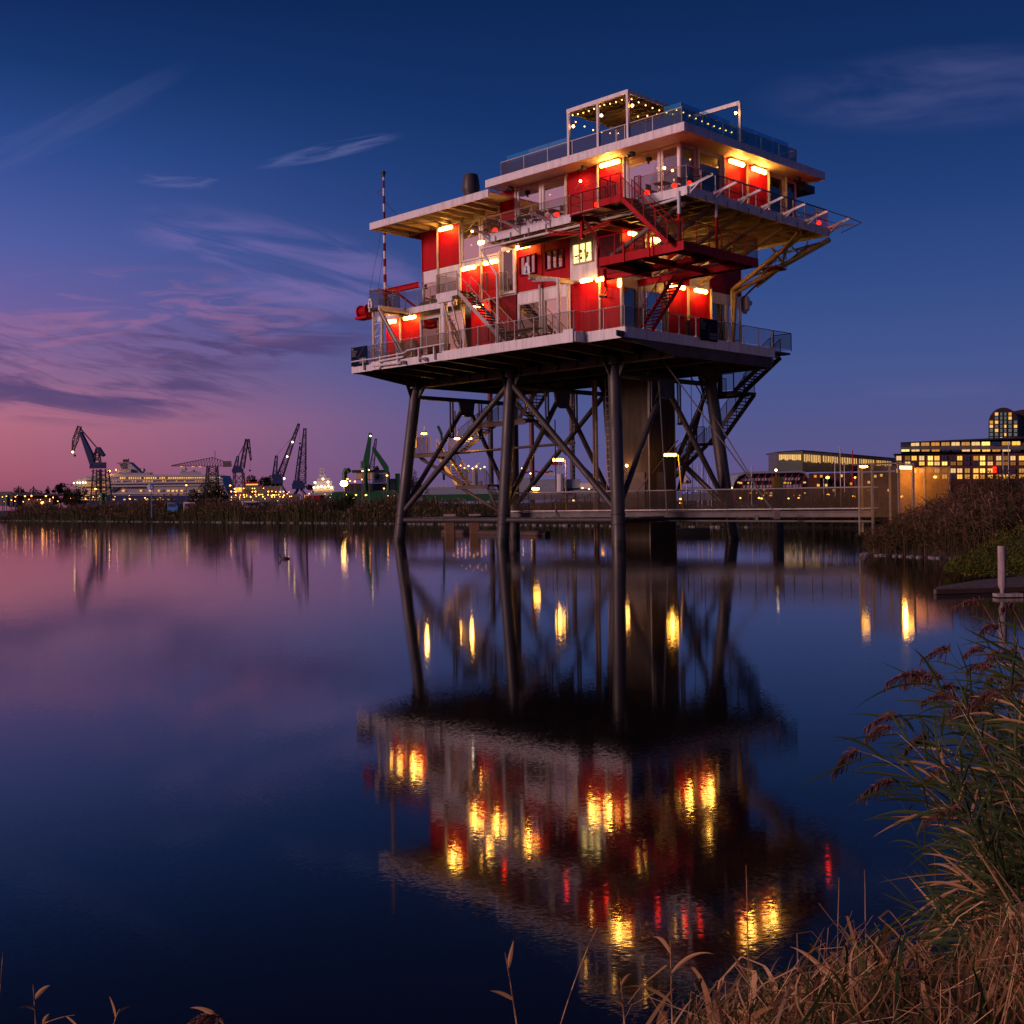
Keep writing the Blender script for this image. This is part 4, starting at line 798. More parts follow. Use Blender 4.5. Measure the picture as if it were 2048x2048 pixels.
m = MB(); m.tube(L(7.6, 7.0, -1), L(7.6, 7.0, 10.4), .11, 10); m.tube(L(8.0, 7.2, -1), L(8.0, 7.2, 10.4), .08, 10)
for k in range(6): m.tube(L(7.6, 7.0, 1+k*1.7), L(7.6, 7.0, 1.06+k*1.7), .15, 10)
T.part('service_pipe', m, tan_, smooth=True)
m = MB(); m.ball(L(4.9, 6.75, 4.75), .085, 10); T.part('door_lamp', m, BULBS); lampl(T, L(4.9, 6.5, 4.75), 22, (1, .42, .08))
def run_stair(T, p0, p1, n, w_=1.1, rails=(1, 1), fm=steel2, hm=steel2): stair(T, L(*p0), L(*p1), (0, 1, 0), w_, n, fm, tread, hm, meshp, rail_h=1.05, sh=.28, rails=rails)
RS = Thing('steel_stairway', 'dark steel stairway of several flights coming down behind the right hand legs', 'stairs', L(2, 11.8, 2), 'P')
run_stair(RS, (-3.0, 11.6, 11.3), (-.3, 11.6, 9.35), 13); run_stair(RS, (-.3, 12.8, 9.3), (2.5, 12.8, 6.2), 15)
run_stair(RS, (3.0, 12.2, 6.2), (7.2, 12.2, 3.0), 14)
m = MB(); LB(m, -.4, 1.9, 11.0, 13.4, 9.2, 9.32); LB(m, 2.4, 3.8, 11.6, 13.4, 6.1, 6.2); m.ibeam(L(-.7, 11.0, 9.1), L(2.2, 11.0, 9.1), .12, .22); m.ibeam(L(-.7, 12.2, 9.1), L(2.2, 12.2, 9.1), .12, .22); RS.part('landing', m, steel2)
rail(RS, [L(-.3, 11.0, 9.32), L(1.9, 11.0, 9.32), L(1.9, 13.4, 9.32)], fm=steel2, feet=False, step=.9); rail(RS, [L(2.8, 12.2, 6.2), L(4.1, 12.2, 6.2)], fm=steel2, feet=False, step=.6)
m = MB(); m.beam(L(.7, 11.0, 9.1), L(.7, 11.0, 11.0), .22, .22); m.beam(L(1.9, 11.0, 9.1), L(2.1, 10.5, 11.0), .14, .14); m.tube(L(1.9, 11.3, 9.9), L(4.2, 11.2, 3.2), .14, 8); RS.part('hanger', m, steel2)
for a in (3.6, 2.7):
    m = MB(); m.tube(L(a, 11.9, 2), L(a, 11.9, 10.5), .02, 5); RS.part('cable', m, steel)
LS = Thing('steel_stairway', 'steel stairway zigzagging down behind the left legs, its lower flights lit yellow', 'stairs', L(18, 7, 2), 'P')
run_stair(LS, (12.0, 7, 10.5), (14.2, 7, 8.2), 11); run_stair(LS, (17.2, 7, 8.3), (21.2, 7, 6.35), 13)
stair(LS, L(23.3, 7.6, 6.3), L(21.0, 7.6, 3.85), (0, 1, 0), 1.1, 12, yellow, tan_, yellow, meshp, rail_h=1.0, sh=.24); stair(LS, L(18.0, 7.6, 3.85), L(16.9, 7.6, 2.0), (0, 1, 0), 1.1, 8, steel, tread, steel, meshp)
m = MB(); LB(m, 13.6, 18.0, 6.4, 8.2, 8.1, 8.22); m.ibeam(L(13.4, 6.4, 8.0), L(18.2, 6.4, 8.0), .14, .3); LB(m, 21.0, 25.8, 6.4, 8.3, 6.2, 6.3); m.ibeam(L(21, 6.4, 6.15), L(25.8, 6.4, 6.15), .16, .34); LB(m, 17.8, 21.1, 6.9, 8.3, 3.72, 3.84); m.ibeam(L(17.7, 6.9, 3.7), L(21.1, 6.9, 3.7), .14, .28)
LS.part('landing', m, steel2)
rail(LS, [L(13.8, 6.4, 8.22), L(17.2, 6.4, 8.22)], fm=steel2, feet=False, step=1.0); rail(LS, [L(23.2, 6.4, 6.3), L(25.8, 6.4, 6.3), L(25.8, 8.3, 6.3)], h=1.25, fm=tan_, im=gauze, feet=False, step=.55); rail(LS, [L(18.0, 6.9, 3.84), L(20.9, 6.9, 3.84)], h=1.1, fm=steel2, feet=False, step=1.0)
m = MB(); m.tube(L(25.3, 7, 6.1), L(24.6, 7, 5.8), .12, 8); m.tube(L(25.0, 7, 5.9), L(20.3, 7, 3.9), .13, 8); m.tube(L(20.5, 7, 3.6), L(16.5, 7, 1.8), .13, 8); m.tube(L(22.5, 7, 6.2), L(9.5, 7, 6.4), .09, 8); m.beam(L(21.2, 7, 6.3), L(21.2, 7, 9.3), .08, .08); m.beam(L(17.3, 7, 8.2), L(17.3, 7, 10.5), .08, .08)
LS.part('support_strut', m, steel2)
def tubelamp(name, lb, grp, base, post_to, dx, mt=SODIUM, ln=1.0, pm=galv):
    T = Thing(name, lb, 'lamp', base, 'W', grp); m = MB(); m.tube(base, post_to, .045, 8); T.part('post', m, pm, smooth=True)
    x, y, z = post_to; m = MB(); m.tube((x, y, z), (x+dx*.15, y, z+.05), .035, 6); m.box(*(sorted((x+dx*.1, x+dx*(.1+ln)))), y-.1, y+.1, z+.09, z+.14); T.part('casing', m, galv)
    m = MB(); m.tube((x+dx*.15, y, z), (x+dx*(ln+.05), y, z), .075, 10); T.part('glowing_tube', m, mt, smooth=True); lampl(T, (x+dx*.55, y-.25, z-.2), 38, (1, .42, .06))
G = 'tube lamps on posts along the footbridge'
def br(px, zt): 
    u = px-1024
    return None
BX0, BY0, BX1, BY1 = -.35, 74.0, 19.3, 63.2
def bpt(t, off=0, z=1.9):
    dx, dy = BX1-BX0, BY1-BY0; l_ = math.hypot(dx, dy); return (BX0+dx*t+off*dy/l_*-1, BY0+dy*t+off*dx/l_, z)   # off > 0: far side
FB = Thing('footbridge', 'long straight footbridge with mesh side panels running from the stair foot to the right bank', 'footbridge', bpt(.5))
m = MB(); m.prism([bpt(0, 0, 1.72), bpt(1, 0, 1.72), bpt(1, 2.2, 1.72), bpt(0, 2.2, 1.72)], (0, 0, .1)); FB.part('deck', m, tread)
for off in (0, 2.2):
    m = MB(); m.ibeam(bpt(0, off, 1.75), bpt(1, off, 1.62), .16, .32, .04); m.tube(bpt(0, off-.02, 1.42), bpt(1, off-.02, 1.22), .06, 8); FB.part('side_girder', m, greyc)
m = MB(); n = 14
for i in range(n+1):
    t_ = i/n
    for off in (.02, 2.18): m.beam(bpt(t_, off, 1.88), bpt(t_, off, 3.05), .05, .06)
FB.part('railing_post', m, steel)
m = MB()
for off in (0.0, 2.2): m.tube(bpt(0, off, 3.12), bpt(1, off, 3.08), .04, 8); m.beam(bpt(0, off, 1.98), bpt(1, off, 1.93), .03, .05)
FB.part('handrail', m, galv, smooth=True)
for i in range(n):
    q = MB(); q.quad(bpt(i/n+.003, .05, 2.0), bpt((i+1)/n-.003, .05, 2.0), bpt((i+1)/n-.003, .05, 3.02), bpt(i/n+.003, .05, 3.02)); FB.part('mesh_panel', q, gauze)
q = MB(); q.quad(bpt(0, 2.15, 2.0), bpt(1, 2.15, 2.0), bpt(1, 2.15, 3.02), bpt(0, 2.15, 3.02)); FB.part('mesh_panel', q, meshp)
for t_ in (.12, .42, .72): m = MB(); m.prism([bpt(t_-.004, -.1, 1.6), bpt(t_+.004, -.1, 1.6), bpt(t_+.004, 2.3, 1.6), bpt(t_-.004, 2.3, 1.6)], (0, 0, -.3)); FB.part('cross_bearer', m, steel)
e1 = at(1554, 1031, 64.2); e2 = at(1542, 967, 66.3)
for p, q_ in ((at(1326, 721, 66.5), e1), (at(1371, 736, 72.0), (e2[0], 66.8, 2.0)), (at(1318, 760, 68.2), at(1334, 1030, 66.9)), (at(1356, 880, 74), at(1272, 985, 73)), (at(1110, 840, 76), at(1112, 1035, 72))):
    m = MB(); m.tube(p, q_, .038, 8); FB.part('stay_rod', m, greyc)
m = MB(); m.box(e1[0]-.16, e1[0]+.16, e1[1]-.06, e1[1]+.06, e1[2]-.2, e1[2]+.3); FB.part('anchor_plate', m, greyc)
for x, y in ((1172, 1040), (1222, 1045)): pass
LP1 = at(1132, 978, 75); tubelamp('tube_lamp', 'orange tube lamp on a post seen between the crossing braces', G, (LP1[0], 75, 1.9), (LP1[0], 75, 5.2), -1, ln=.75, pm=yellow)
LP2 = at(1366, 978, 71.5); tubelamp('tube_lamp', 'orange tube lamp hanging before the brown shaft', G, (LP2[0], 71.5, 1.9), at(1357, 910, 71.5), -1, ln=.85, pm=yellow)
for x, y, lb, tt in ((848, 866, 'small flat lamp over the left stair sign', 0), (914, 876, 'left one of the two flat lamps above the yellow stair flight', 0), (938, 876, 'right one of the two flat lamps above the yellow stair flight', 0)):
    p = at(x, y, 84.5); T = Thing('stair_lamp', lb, 'lamp', p, 'W', 'flat lamps of the left stairway'); m = MB(); m.lathe((p[0], p[1], p[2]), [(.02, .12), (.2, .1), (.24, .04), (.22, 0)][::-1], 12); T.part('shade', m, galv)
    m = MB(); m.lathe((p[0], p[1], p[2]-.09), [(.06, -.02), (.2, 0), (.2, .08)], 12); T.part('glowing_disc', m, SODIUM); lampl(T, (p[0], p[1], p[2]-.3), 90, (1, .45, .06))
    m = MB(); m.tube((p[0], p[1], p[2]+.1), (p[0]+.05, p[1], p[2]+.5), .03, 6); T.part('stem', m, galv)
p = at(1071, 975, 73.2); T = Thing('stair_lamp', 'round low lamp on the footbridge rail left of the near corner leg', 'lamp', p); T.part('shade', MB().lathe(p, [(.26, 0), (.2, .1), (.03, .16)], 12), galv); T.part('glowing_disc', MB().lathe((p[0], p[1], p[2]-.12), [(.1, -.06), (.22, 0), (.22, .1)], 12), SODIUM)
T = Thing('arrow_sign', 'small yellow sign with a black arrow on the landing rail behind the far left leg', 'sign', L(25.6, 6.3, 6.6), 'P')
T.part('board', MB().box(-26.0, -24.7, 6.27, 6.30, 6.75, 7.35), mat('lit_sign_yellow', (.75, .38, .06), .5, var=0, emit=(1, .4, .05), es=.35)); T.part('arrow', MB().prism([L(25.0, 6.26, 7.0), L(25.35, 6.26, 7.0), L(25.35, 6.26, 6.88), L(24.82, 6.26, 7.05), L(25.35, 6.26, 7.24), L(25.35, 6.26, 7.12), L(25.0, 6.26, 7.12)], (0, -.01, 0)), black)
# gate screen at the bank end --------------------------------------------
GT = Thing('gate_screen', 'tall screen of framed metal gauze at the bank end of the footbridge', 'gate', at(1717, 1035, 61))
gate_gauze = mat('gate_gauze', (.16, .10, .05), .7, var=.3, trans=.55, spec=.1)
gp = [at(1717, 929, 61), at(1744, 931, 60), at(1797, 929, 59), at(1826, 935, 58.5)]
for i, (p, q_) in enumerate(zip(gp, gp[1:])):
    q = MB(); q.quad((p[0], p[1], 1.5), (q_[0], q_[1], 1.5), (q_[0], q_[1], 4.1), (p[0], p[1], 4.15)); GT.part('gauze_panel', q, gate_gauze)
for k, p in enumerate(gp+[(gp[0][0]+1.2, 64.5, 4.1), (gp[2][0]+1.0, 63.5, 4.1)]): GT.part('post', MB().beam((p[0], p[1], .6), (p[0], p[1], 4.2), .1 if k else .07), (galv if k == 0 else tan_))
m = MB(); m.beam((gp[0][0]-.3, 61, 4.22), (gp[2][0], 59, 4.22), .12, .08); m.beam((gp[0][0], 61, 4.22), (gp[0][0]+1.2, 64.5, 4.2), .1, .08); m.beam((gp[2][0], 59, 4.22), (gp[3][0], 58.5, 4.1), .08, .06); GT.part('top_rail', m, steel)
wg = [at(1798, 1000, 61), at(1850, 1000, 60.4), at(1900, 1000, 60)]; wgm = mat('lamplit_gauze', (.30, .16, .04), .7, var=.35, trans=.3)  # lit copy of the gate gauze: lamp glow put into its colour
for p_, q_ in zip(wg, wg[1:]): GT.part('gauze_panel', MB().quad((p_[0], p_[1], 1.4), (q_[0], q_[1], 1.4), (q_[0], q_[1], 4.0), (p_[0], p_[1], 4.05)), wgm); GT.part('post', MB().beam((q_[0], q_[1], .6), (q_[0], q_[1], 4.05), .07), tan_)
m = MB(); p = at(1800, 935, 59.5); p2_ = at(1826, 935.5, 59.5); m.tube(p, p2_, .075, 10); GT.part('glowing_tube', m, SODIUM); lampl(GT, (p[0]+.3, 59.9, p[2]-.35), 230, (1, .43, .06)); m = MB(); p = at(1727, 933, 61.5); m.lathe((p[0], 61.5, p[2]-.02), [(.1, -.05), (.24, 0), (.2, .05)], 12); GT.part('glowing_disc', m, SODIUM)
# yellow topped mooring pile ----------------------------------------------
p = at(1556, 1020, 82); T = Thing('mooring_pile', 'thick dark mooring pile with a yellow top band and a small light', 'pile', (p[0], 82, 0))
zt = at(1556, 954, 82)[2]; T.part('shaft', MB().tube((p[0], 82, -2), (p[0], 82, zt-.72), .38, 20), steel, smooth=True); T.part('top_band', MB().tube((p[0], 82, zt-.72), (p[0], 82, zt), .40, 20), yellow, smooth=True)
T.part('beacon', MB().tube((p[0]-.1, 82, zt), (p[0]-.1, 82, zt+.4), .05, 8), offw); T.part('beacon_light', MB().ball((p[0]-.1, 82, zt+.48), .09, 8), FARW)
for i, (x, lb) in enumerate(((900, 'left one of two square wooden piles behind the far left legs'), (950, 'right one of two square wooden piles behind the far left legs'))):
    T = Thing('wooden_pile', lb, 'pile', (at(x, 1060, 96)[0], 96, 0), 'W', 'wooden piles below the left legs'); X_ = at(x, 1060, 96)[0]
    T.part('shaft', MB().box(X_-.42, X_+.42, 95.6, 96.4, -2, at(x, 1033, 96)[2]), wood, bevel=.05); T.part('cap', MB().box(X_-.48, X_+.48, 95.5, 96.5, at(x, 1033, 96)[2], at(x, 1028, 96)[2]), timber)
T = Thing('floating_boom', 'dark floating boom lying on the water below the left stairway', 'boom', (4, 92, 0)); T.part('float', MB().tube((at(900, 1052, 110)[0], 100, .1), (at(1095, 1058, 88)[0], 88, .1), .28, 10), steel2, smooth=True); T.part('fender', MB().box(at(1280, 1050, 84)[0], at(1420, 1050, 84)[0], 84, 85, -.2, .5), black)
# jetty with post and bush -------------------------------------------------
T = Thing('jetty', 'low grey timber jetty jutting from the right bank', 'jetty', (13, 33.5, 0))
def jp(px, py, z): # on plane z
    v = (py-1006)+TH*(px-1024); Y_ = (EYE-z)*F_/v; return ((px-1024-TH*(py-1006))/F_*Y_, Y_, z)
JZ = .19; c = [jp(1871, 1174, JZ), jp(1953, 1160, JZ), (19.5, 37, JZ), (19.5, 31.6, JZ)]
m = MB(); k = 14
for i in range(k):
    f0, f1 = i/k+.004, (i+1)/k-.004; A, B, C_, D = (Vector(x) for x in c); m.prism([A.lerp(B, f0), A.lerp(B, f1), D.lerp(C_, f1), D.lerp(C_, f0)], (0, 0, -.06))
T.part('planking', m, plank); m = MB(); m.beam((c[0][0], c[0][1], .07), (c[3][0], c[3][1], .07), .12, .12); m.beam((c[0][0], c[0][1], .07), (c[1][0], c[1][1], .07), .1, .12); T.part('edge_beam', m, steel2)
p = jp(1996, 1181, .15); zt = at(1995, 1092, p[1]-.25)[2]
T2 = Thing('mooring_post', 'pale weathered round mooring post standing at the edge of the jetty', 'post', (p[0], p[1]-.25, 0)); T2.part('shaft', MB().lathe((p[0], p[1]-.25, 0), [(.05, -.6), (.05, .18), (.1, .3), (.094, .9), (.098, zt)], 16), timber, smooth=True); T2.part('cross_piece', MB().box(p[0]-.18, p[0]+.45, p[1]-.4, p[1]-.1, .02, .1), timber)

# ================================================================= vegetation helpers
def ribbon(mb, pts, widths, side):
    o = len(mb.v); n = len(pts)
    for p, w_ in zip(pts, widths): mb.v.append((p[0]-side[0]*w_, p[1]-side[1]*w_, p[2]-side[2]*w_)); mb.v.append((p[0]+side[0]*w_, p[1]+side[1]*w_, p[2]+side[2]*w_))
    for i in range(n-1): mb.f.append((o+2*i, o+2*i+1, o+2*i+3, o+2*i+2))
def reedmat(name, c1, c2, c3):
    m = bpy.data.materials.new(name); m.use_nodes = True; t = NT(m.node_tree); t.t.nodes.clear(); out = t.n('ShaderNodeOutputMaterial')
    gi = t.n('ShaderNodeNewGeometry'); cr = t.ramp(gi.outputs['Random Per Island'], [(0, lin3(c1)), (.5, lin3(c2)), (1, lin3(c3))])
    tcx = t.n('ShaderNodeTexCoord'); nz = t.n('ShaderNodeTexNoise', inp={'Vector': tcx.outputs['Object'], 'Scale': .35, 'Detail': 3.0}); k = t.m('ADD', t.m('MULTIPLY', nz.outputs['Fac'], 1.5), .25)
    cc = t.n('ShaderNodeVectorMath', operation='SCALE', inp={0: cr, 3: k}); p = t.n('ShaderNodeBsdfPrincipled', inp={0: cc.outputs[0], 'Roughness': .65, 'Specular IOR Level': .25})
    tl = t.n('ShaderNodeBsdfTranslucent', inp={0: cc.outputs[0]}); mx = t.n('ShaderNodeMixShader', inp={0: .25, 1: p.outputs[0], 2: tl.outputs[0]}); t.t.links.new(mx.outputs[0], out.inputs[0]); return m
def lin3(c): return tuple(c)+(1,)
reed_far = reedmat('bank_reed', (.026, .056, .014), (.055, .062, .022), (.12, .080, .040))
reed_mid = reedmat('near_bank_reed', (.035, .066, .018), (.10, .066, .034), (.24, .13, .085))
leafm = reedmat('reed_leaf', (.022, .052, .012), (.045, .080, .022), (.12, .105, .045))
strawm = reedmat('straw', (.12, .06, .022), (.50, .26, .115), (.85, .54, .29))
plumem = reedmat('reed_plume', (.10, .04, .032), (.19, .085, .065), (.30, .15, .12))
plume_far = reedmat('bed_plume', (.12, .055, .04), (.18, .08, .06), (.27, .13, .10))
bushm = reedmat('bush_leaf', (.018, .030, .010), (.035, .040, .014), (.055, .050, .02))
bush2 = reedmat('bright_bush_leaf', (.05, .085, .015), (.09, .11, .02), (.22, .17, .02))
def reedmass(name, lb, pts, mt, hmin, hmax, w0, lean=.25, leaves=0, pl=.4):
    mb = MB(); rnd = random.Random(len(pts)); pf = []
    for x, y, z in pts:
        hf = .68+.42*math.sin(x*.31+1.3*math.sin(y*.17))*math.cos(y*.23+x*.07)+.12*math.sin(x*1.7+y*1.1); h = (hmin+(hmax-hmin)*rnd.random()**.7)*hf*1.15; an = rnd.random()*6.28; l_ = rnd.random()*lean*h; ax, ay = math.cos(an)*l_, math.sin(an)*l_; tw = rnd.random()*3.14; s_ = (math.cos(tw), math.sin(tw)*.6, 0)
        P_ = [(x+ax*t*t, y+ay*t*t, z-.2+h*t*(1-.12*t)) for t in (0, .35, .7, 1)]; ribbon(mb, P_, (w0, w0*.9, w0*.6, w0*.1), s_)
        if rnd.random() < pl: a = Vector(P_[2]).lerp(Vector(P_[3]), .4); pf += [len(mb.f), len(mb.f)+1]; ribbon(mb, [a, Vector(P_[3]), Vector(P_[3])+Vector((ax*.4, ay*.4, -.03*h))], (w0*.8, w0*2.6, w0*.4), s_)
        for k in range(leaves):
            t = .25+.7*rnd.random(); b = (x+ax*t*t, y+ay*t*t, z-.2+h*t*(1-.12*t)); a2 = rnd.random()*6.28; ll = .35+.5*rnd.random(); d = (math.cos(a2)*ll, math.sin(a2)*ll)
            ribbon(mb, [b, (b[0]+d[0]*.5, b[1]+d[1]*.5, b[2]+.22*ll), (b[0]+d[0], b[1]+d[1], b[2]-.05*ll)], (w0*.5, w0*.9, w0*.1), (-d[1]/ll*.7, d[0]/ll*.7, .7))
    o = single(name, mb, mt, lb, 'reeds', kind='stuff'); o.data.materials.append(plume_far)
    mi = np.zeros(len(o.data.polygons), dtype=np.int32); mi[pf] = 1
    if len(mb.f) == len(mi): o.data.polygons.foreach_set('material_index', mi)
    return o
def alongshore(i0, i1, n, d0, d1, seed):
    r = random.Random(seed); segs = [(SHORE[i], SHORE[i+1]) for i in range(i0, i1)]; ls = [math.dist(*s_) for s_ in segs]; P_ = []
    while len(P_) < n:
        k = r.choices(range(len(segs)), ls)[0]; (x0, y0), (x1, y1) = segs[k]; t = r.random(); d = d0+(d1-d0)*r.random()**1.3; l_ = ls[k]; P_.append((x0+(x1-x0)*t-(y1-y0)/l_*d, y0+(y1-y0)*t+(x1-x0)/l_*d))
    a = np.array(P_); h = hgt(a[:, 0], a[:, 1]); return [(float(x), float(y), float(max(z, 0))) for (x, y), z in zip(P_, h)]
reedmass('far_reed_bed', 'long belt of brown green reeds along the far bank', alongshore(2, 4, 30000, .1, 10, 11), reed_far, .8, 3.3, .045, lean=.3, leaves=1, pl=.35)
reedmass('far_reed_bed', 'dark reeds along the bank behind the footbridge', alongshore(4, 6, 9000, .1, 7, 12), reed_far, .6, 2.1, .035, leaves=1, pl=.3)
reedmass('near_reed_bed', 'tall brown plumed reeds on the right bank beside the footbridge end', alongshore(7, 11, 8500, .1, 6, 13), reed_mid, .6, 2.2, .013, lean=.36, leaves=5, pl=.6)
reedmass('near_reed_bed', 'tall reeds behind the gate screen on the right bank', alongshore(6, 8, 3500, .15, 6, 14), reed_mid, .6, 1.7, .015, leaves=4, pl=.5)
rr_ = random.Random(21)
pts = []
for k in range(4000):
    x = 20+rr_.random()*16; y = 40+rr_.random()*26
    if sdist(np.array([x]), np.array([y]))[0] > .3: pts.append((x, y, float(hgt(np.array([x]), np.array([y]))[0])))
reedmass('near_reed_bed', 'mass of dark brown reeds filling the ground at the right edge', pts, reed_mid, .5, 1.3, .015, lean=.4, leaves=4, pl=.7)
# stones along the water line
m = MB(); rs = random.Random(4)
for x, y, z in alongshore(2, 5, 420, -.5, .5, 15)+alongshore(8, 11, 160, -.3, .4, 16):
    s_ = (.10+rs.random()*.22)*(1 if y > 60 else .35); m.lathe((x, y, .02), [(.01, -s_*.5), (s_, -s_*.2), (s_*.85, s_*.35), (s_*.2, s_*.55)], 6)
o = single('shore_stones', m, mat('pale_stone', (.18, .16, .17), .8, var=.5), 'rough stones along the water line of the banks', 'stones', kind='stuff')
def bush(name, lb, cat, c, rx, rz, n, mt, ls=.14, trunk=True, seed=1, grp=None, clumps=9):
    T = Thing(name, lb, cat, (c[0], c[1], c[2]), 'W', grp); r = random.Random(seed); m = MB()
    cl = [(r.gauss(0, .45)*rx, r.gauss(0, .4)*rx*.7, (.35+.6*r.random())*rz*2*(.95 if i else 1), (.26+.3*r.random())*min(rx, rz)*1.2) for i in range(clumps)]
    for i in range(n):
        cx_, cy_, cz_, cr_ = cl[r.randrange(clumps)]; d = Vector((r.gauss(0, 1), r.gauss(0, 1), r.gauss(0, .8))).normalized()*cr_*(.55+.5*r.random()**.5); p = Vector((c[0]+cx_, c[1]+cy_, c[2]+max(.05, cz_)))+d
        if p.z < c[2]: p.z = c[2]+.05
        a = Vector((r.gauss(0, 1), r.gauss(0, 1), r.gauss(0, .7))).normalized()*ls; b = a.cross(Vector((r.random()-.5, r.random()-.5, r.random()))).normalized()*ls*.5; m.quad(p-a, p+b, p+a, p-b)
    T.part('crown' if trunk else 'foliage', m, mt)
    if trunk:
        m = MB(); m.tube((c[0], c[1], c[2]-.3), (c[0]+.1*rx, c[1], c[2]+rz*.9), .05*rz+.03, 8, .025*rz)
        for cx_, cy_, cz_, cr_ in cl[:6]: m.tube((c[0]+.05*rx, c[1], c[2]+rz*.6), (c[0]+cx_, c[1]+cy_, c[2]+cz_), .02*rz+.012, 5, .01)
        T.part('trunk', m, wood)
    return T
q_ = jp(2015, 1178, .3)
T = Thing('broad_bush', 'bright green bush with yellow leaves spreading over the jetty behind the post', 'bush', (at(2050, 1100, 36)[0], 36, .1)); r = random.Random(3); m = MB(); bx_, by_ = T.base.x, 36.2
for i in range(17000):
    an = r.random()*6.28; q0 = r.random()**.5; x = bx_+math.cos(an)*q0*2.35; y = by_+math.sin(an)*q0*1.9; top = (1.0+.45*math.sin(x*3.3)*math.sin(x*7.1+y)+.25*math.sin(y*4.1+x*2))*(1-q0**1.6)+.15; z = .12+top*(1-r.random()**2.2)
    a_ = Vector((r.gauss(0, 1), r.gauss(0, 1), r.gauss(0, .8)+.4)).normalized()*r.uniform(.03, .09); b_2 = a_.cross(Vector((r.random()-.5, r.random()-.5, r.random()))).normalized()*r.uniform(.008, .02); p = Vector((x, y, z)); m.quad(p-a_, p+b_2, p+a_, p-b_2)
T.part('foliage', m, bush2)
q = at(2000, 1000, 62); bush('round_bush', 'dark round bush behind the reeds near the right edge', 'bush', (q[0], 62, 1.3), 1.4, 1.1, 2500, bushm, .07, True, 5)
q = at(1960, 1000, 66); bush('leafy_tree', 'dark small tree behind the reeds below the lit office building', 'tree', (q[0], 66, 1.3), 1.3, 1.0, 3000, bushm, .08, True, 6)
q = at(2045, 1000, 70); bush('leafy_tree', 'dark tree at the right edge below the lit office building', 'tree', (q[0], 70, 1.3), 1.8, 1.15, 3500, bushm, .09, True, 7)
q = at(1885, 1000, 64); bush('round_bush', 'dark bush between the gate screen and the small trees', 'bush', (q[0], 64, 1.3), 1.2, .85, 2000, bushm, .07, True, 8)
# foreground -------------------------------------------------------------
def bez(a, b, c, t): return a.lerp(b, t).lerp(b.lerp(c, t), t)
def leaf(mb, base, d, length, w_, droop, rnd):
    d = d.normalized(); side = d.cross(Vector((rnd.uniform(-.7, .7), 1, rnd.uniform(-.5, .9)))); side = side.normalized() if side.length > .05 else Vector((1, 0, 0)); P_ = []; Wd = []; n = 9
    for i in range(n+1):
        t = i/n; p = base+d*length*t+Vector((0, 0, -droop*length*t*t)); P_.append(tuple(p)); Wd.append(w_*(1.6*t**.5*(1-t)+.02) if t > 0 else w_*.3)
    fold = side.cross(d).normalized()*w_*.35; o = len(mb.v)
    for p, ww in zip(P_, Wd):
        p = Vector(p); k = ww/w_; mb.v += [tuple(p-side*ww+fold*k), tuple(p), tuple(p+side*ww+fold*k)]
    for i in range(n):
        a = o+3*i; mb.f += [(a, a+1, a+4, a+3), (a+1, a+2, a+5, a+4)]
RG = 'reeds leaning over the water at the lower right'
def reed(root, tip, bend, seed, lb='green reed with a drooping brown plume leaning out over the water at the lower right', grp=RG, plume=True, nl=9, straw=False, leafs=1.0, thick=.0035):
    r = random.Random(seed); a = Vector(root); c = Vector(tip); b = a.lerp(c, .5)+Vector((0, 0, bend)); T = Thing('reed_plant', lb, 'reed', root, 'W', grp)
    P_ = [bez(a, b, c, i/12) for i in range(13)]; m = MB()
    for i in range(12): m.tube(P_[i], P_[i+1], thick*(1-.6*i/12), 5, thick*(1-.6*(i+1)/12), cap=False)
    T.part('stem', m, strawm if straw or r.random() < .3 else leafm, smooth=True)
    if nl:
        for i in range(nl):
            m = MB(); t = .25+.70*(i+r.random()*.6)/nl; p = bez(a, b, c, t); tg = (bez(a, b, c, min(1, t+.03))-p).normalized(); an = (i % 2)*math.pi+r.uniform(-.8, .8)
            s_ = tg.cross(Vector((0, 1, 0))).normalized(); f = s_.cross(tg); out_ = (s_*math.cos(an)+f*math.sin(an)); leaf(m, p, tg*.95+out_*r.uniform(.35, 1.0)+Vector((-.1, 0, 0)), leafs*r.uniform(.16, .40), r.uniform(.007, .0135), r.uniform(.0, .6), r); T.part('leaf', m, (strawm if straw else leafm))
    if plume:
        m = MB(); tg = (P_[-1]-P_[-2]).normalized(); dr = Vector((-.5, 0, -.6))
        L0 = r.uniform(.07, .13); dr = Vector((r.uniform(-.8, -.1), r.uniform(-.3, .3), -.75))
        for i in range(120):
            t = i/120; p = P_[-1]+tg*(L0*(t-.25))+dr*(.15*t*t); d = (tg*.8+dr*.4*(.2+t)+Vector((r.gauss(0, .42), r.gauss(0, .42), r.gauss(0, .40)))).normalized(); ln = (.05*(1-t)+.018)*r.uniform(.4, 1.25)
            e = d.cross(Vector((0, 1, .2))).normalized()
            for k in range(3): s0 = p+d*ln*k/3+Vector((0, 0, -.004*k*k)); s1 = p+d*ln*(k+1)/3+Vector((0, 0, -.004*(k+1)**2)); m.quad(s0-e*.0022, s0+e*.0022, s1+e*.0046, s1-e*.0018)
        T.part('plume', m, plumem)
    return T
rr = random.Random(77)
ORD = 'first second third fourth fifth sixth seventh eighth ninth tenth eleventh twelfth thirteenth fourteenth fifteenth sixteenth seventeenth eighteenth'.split()
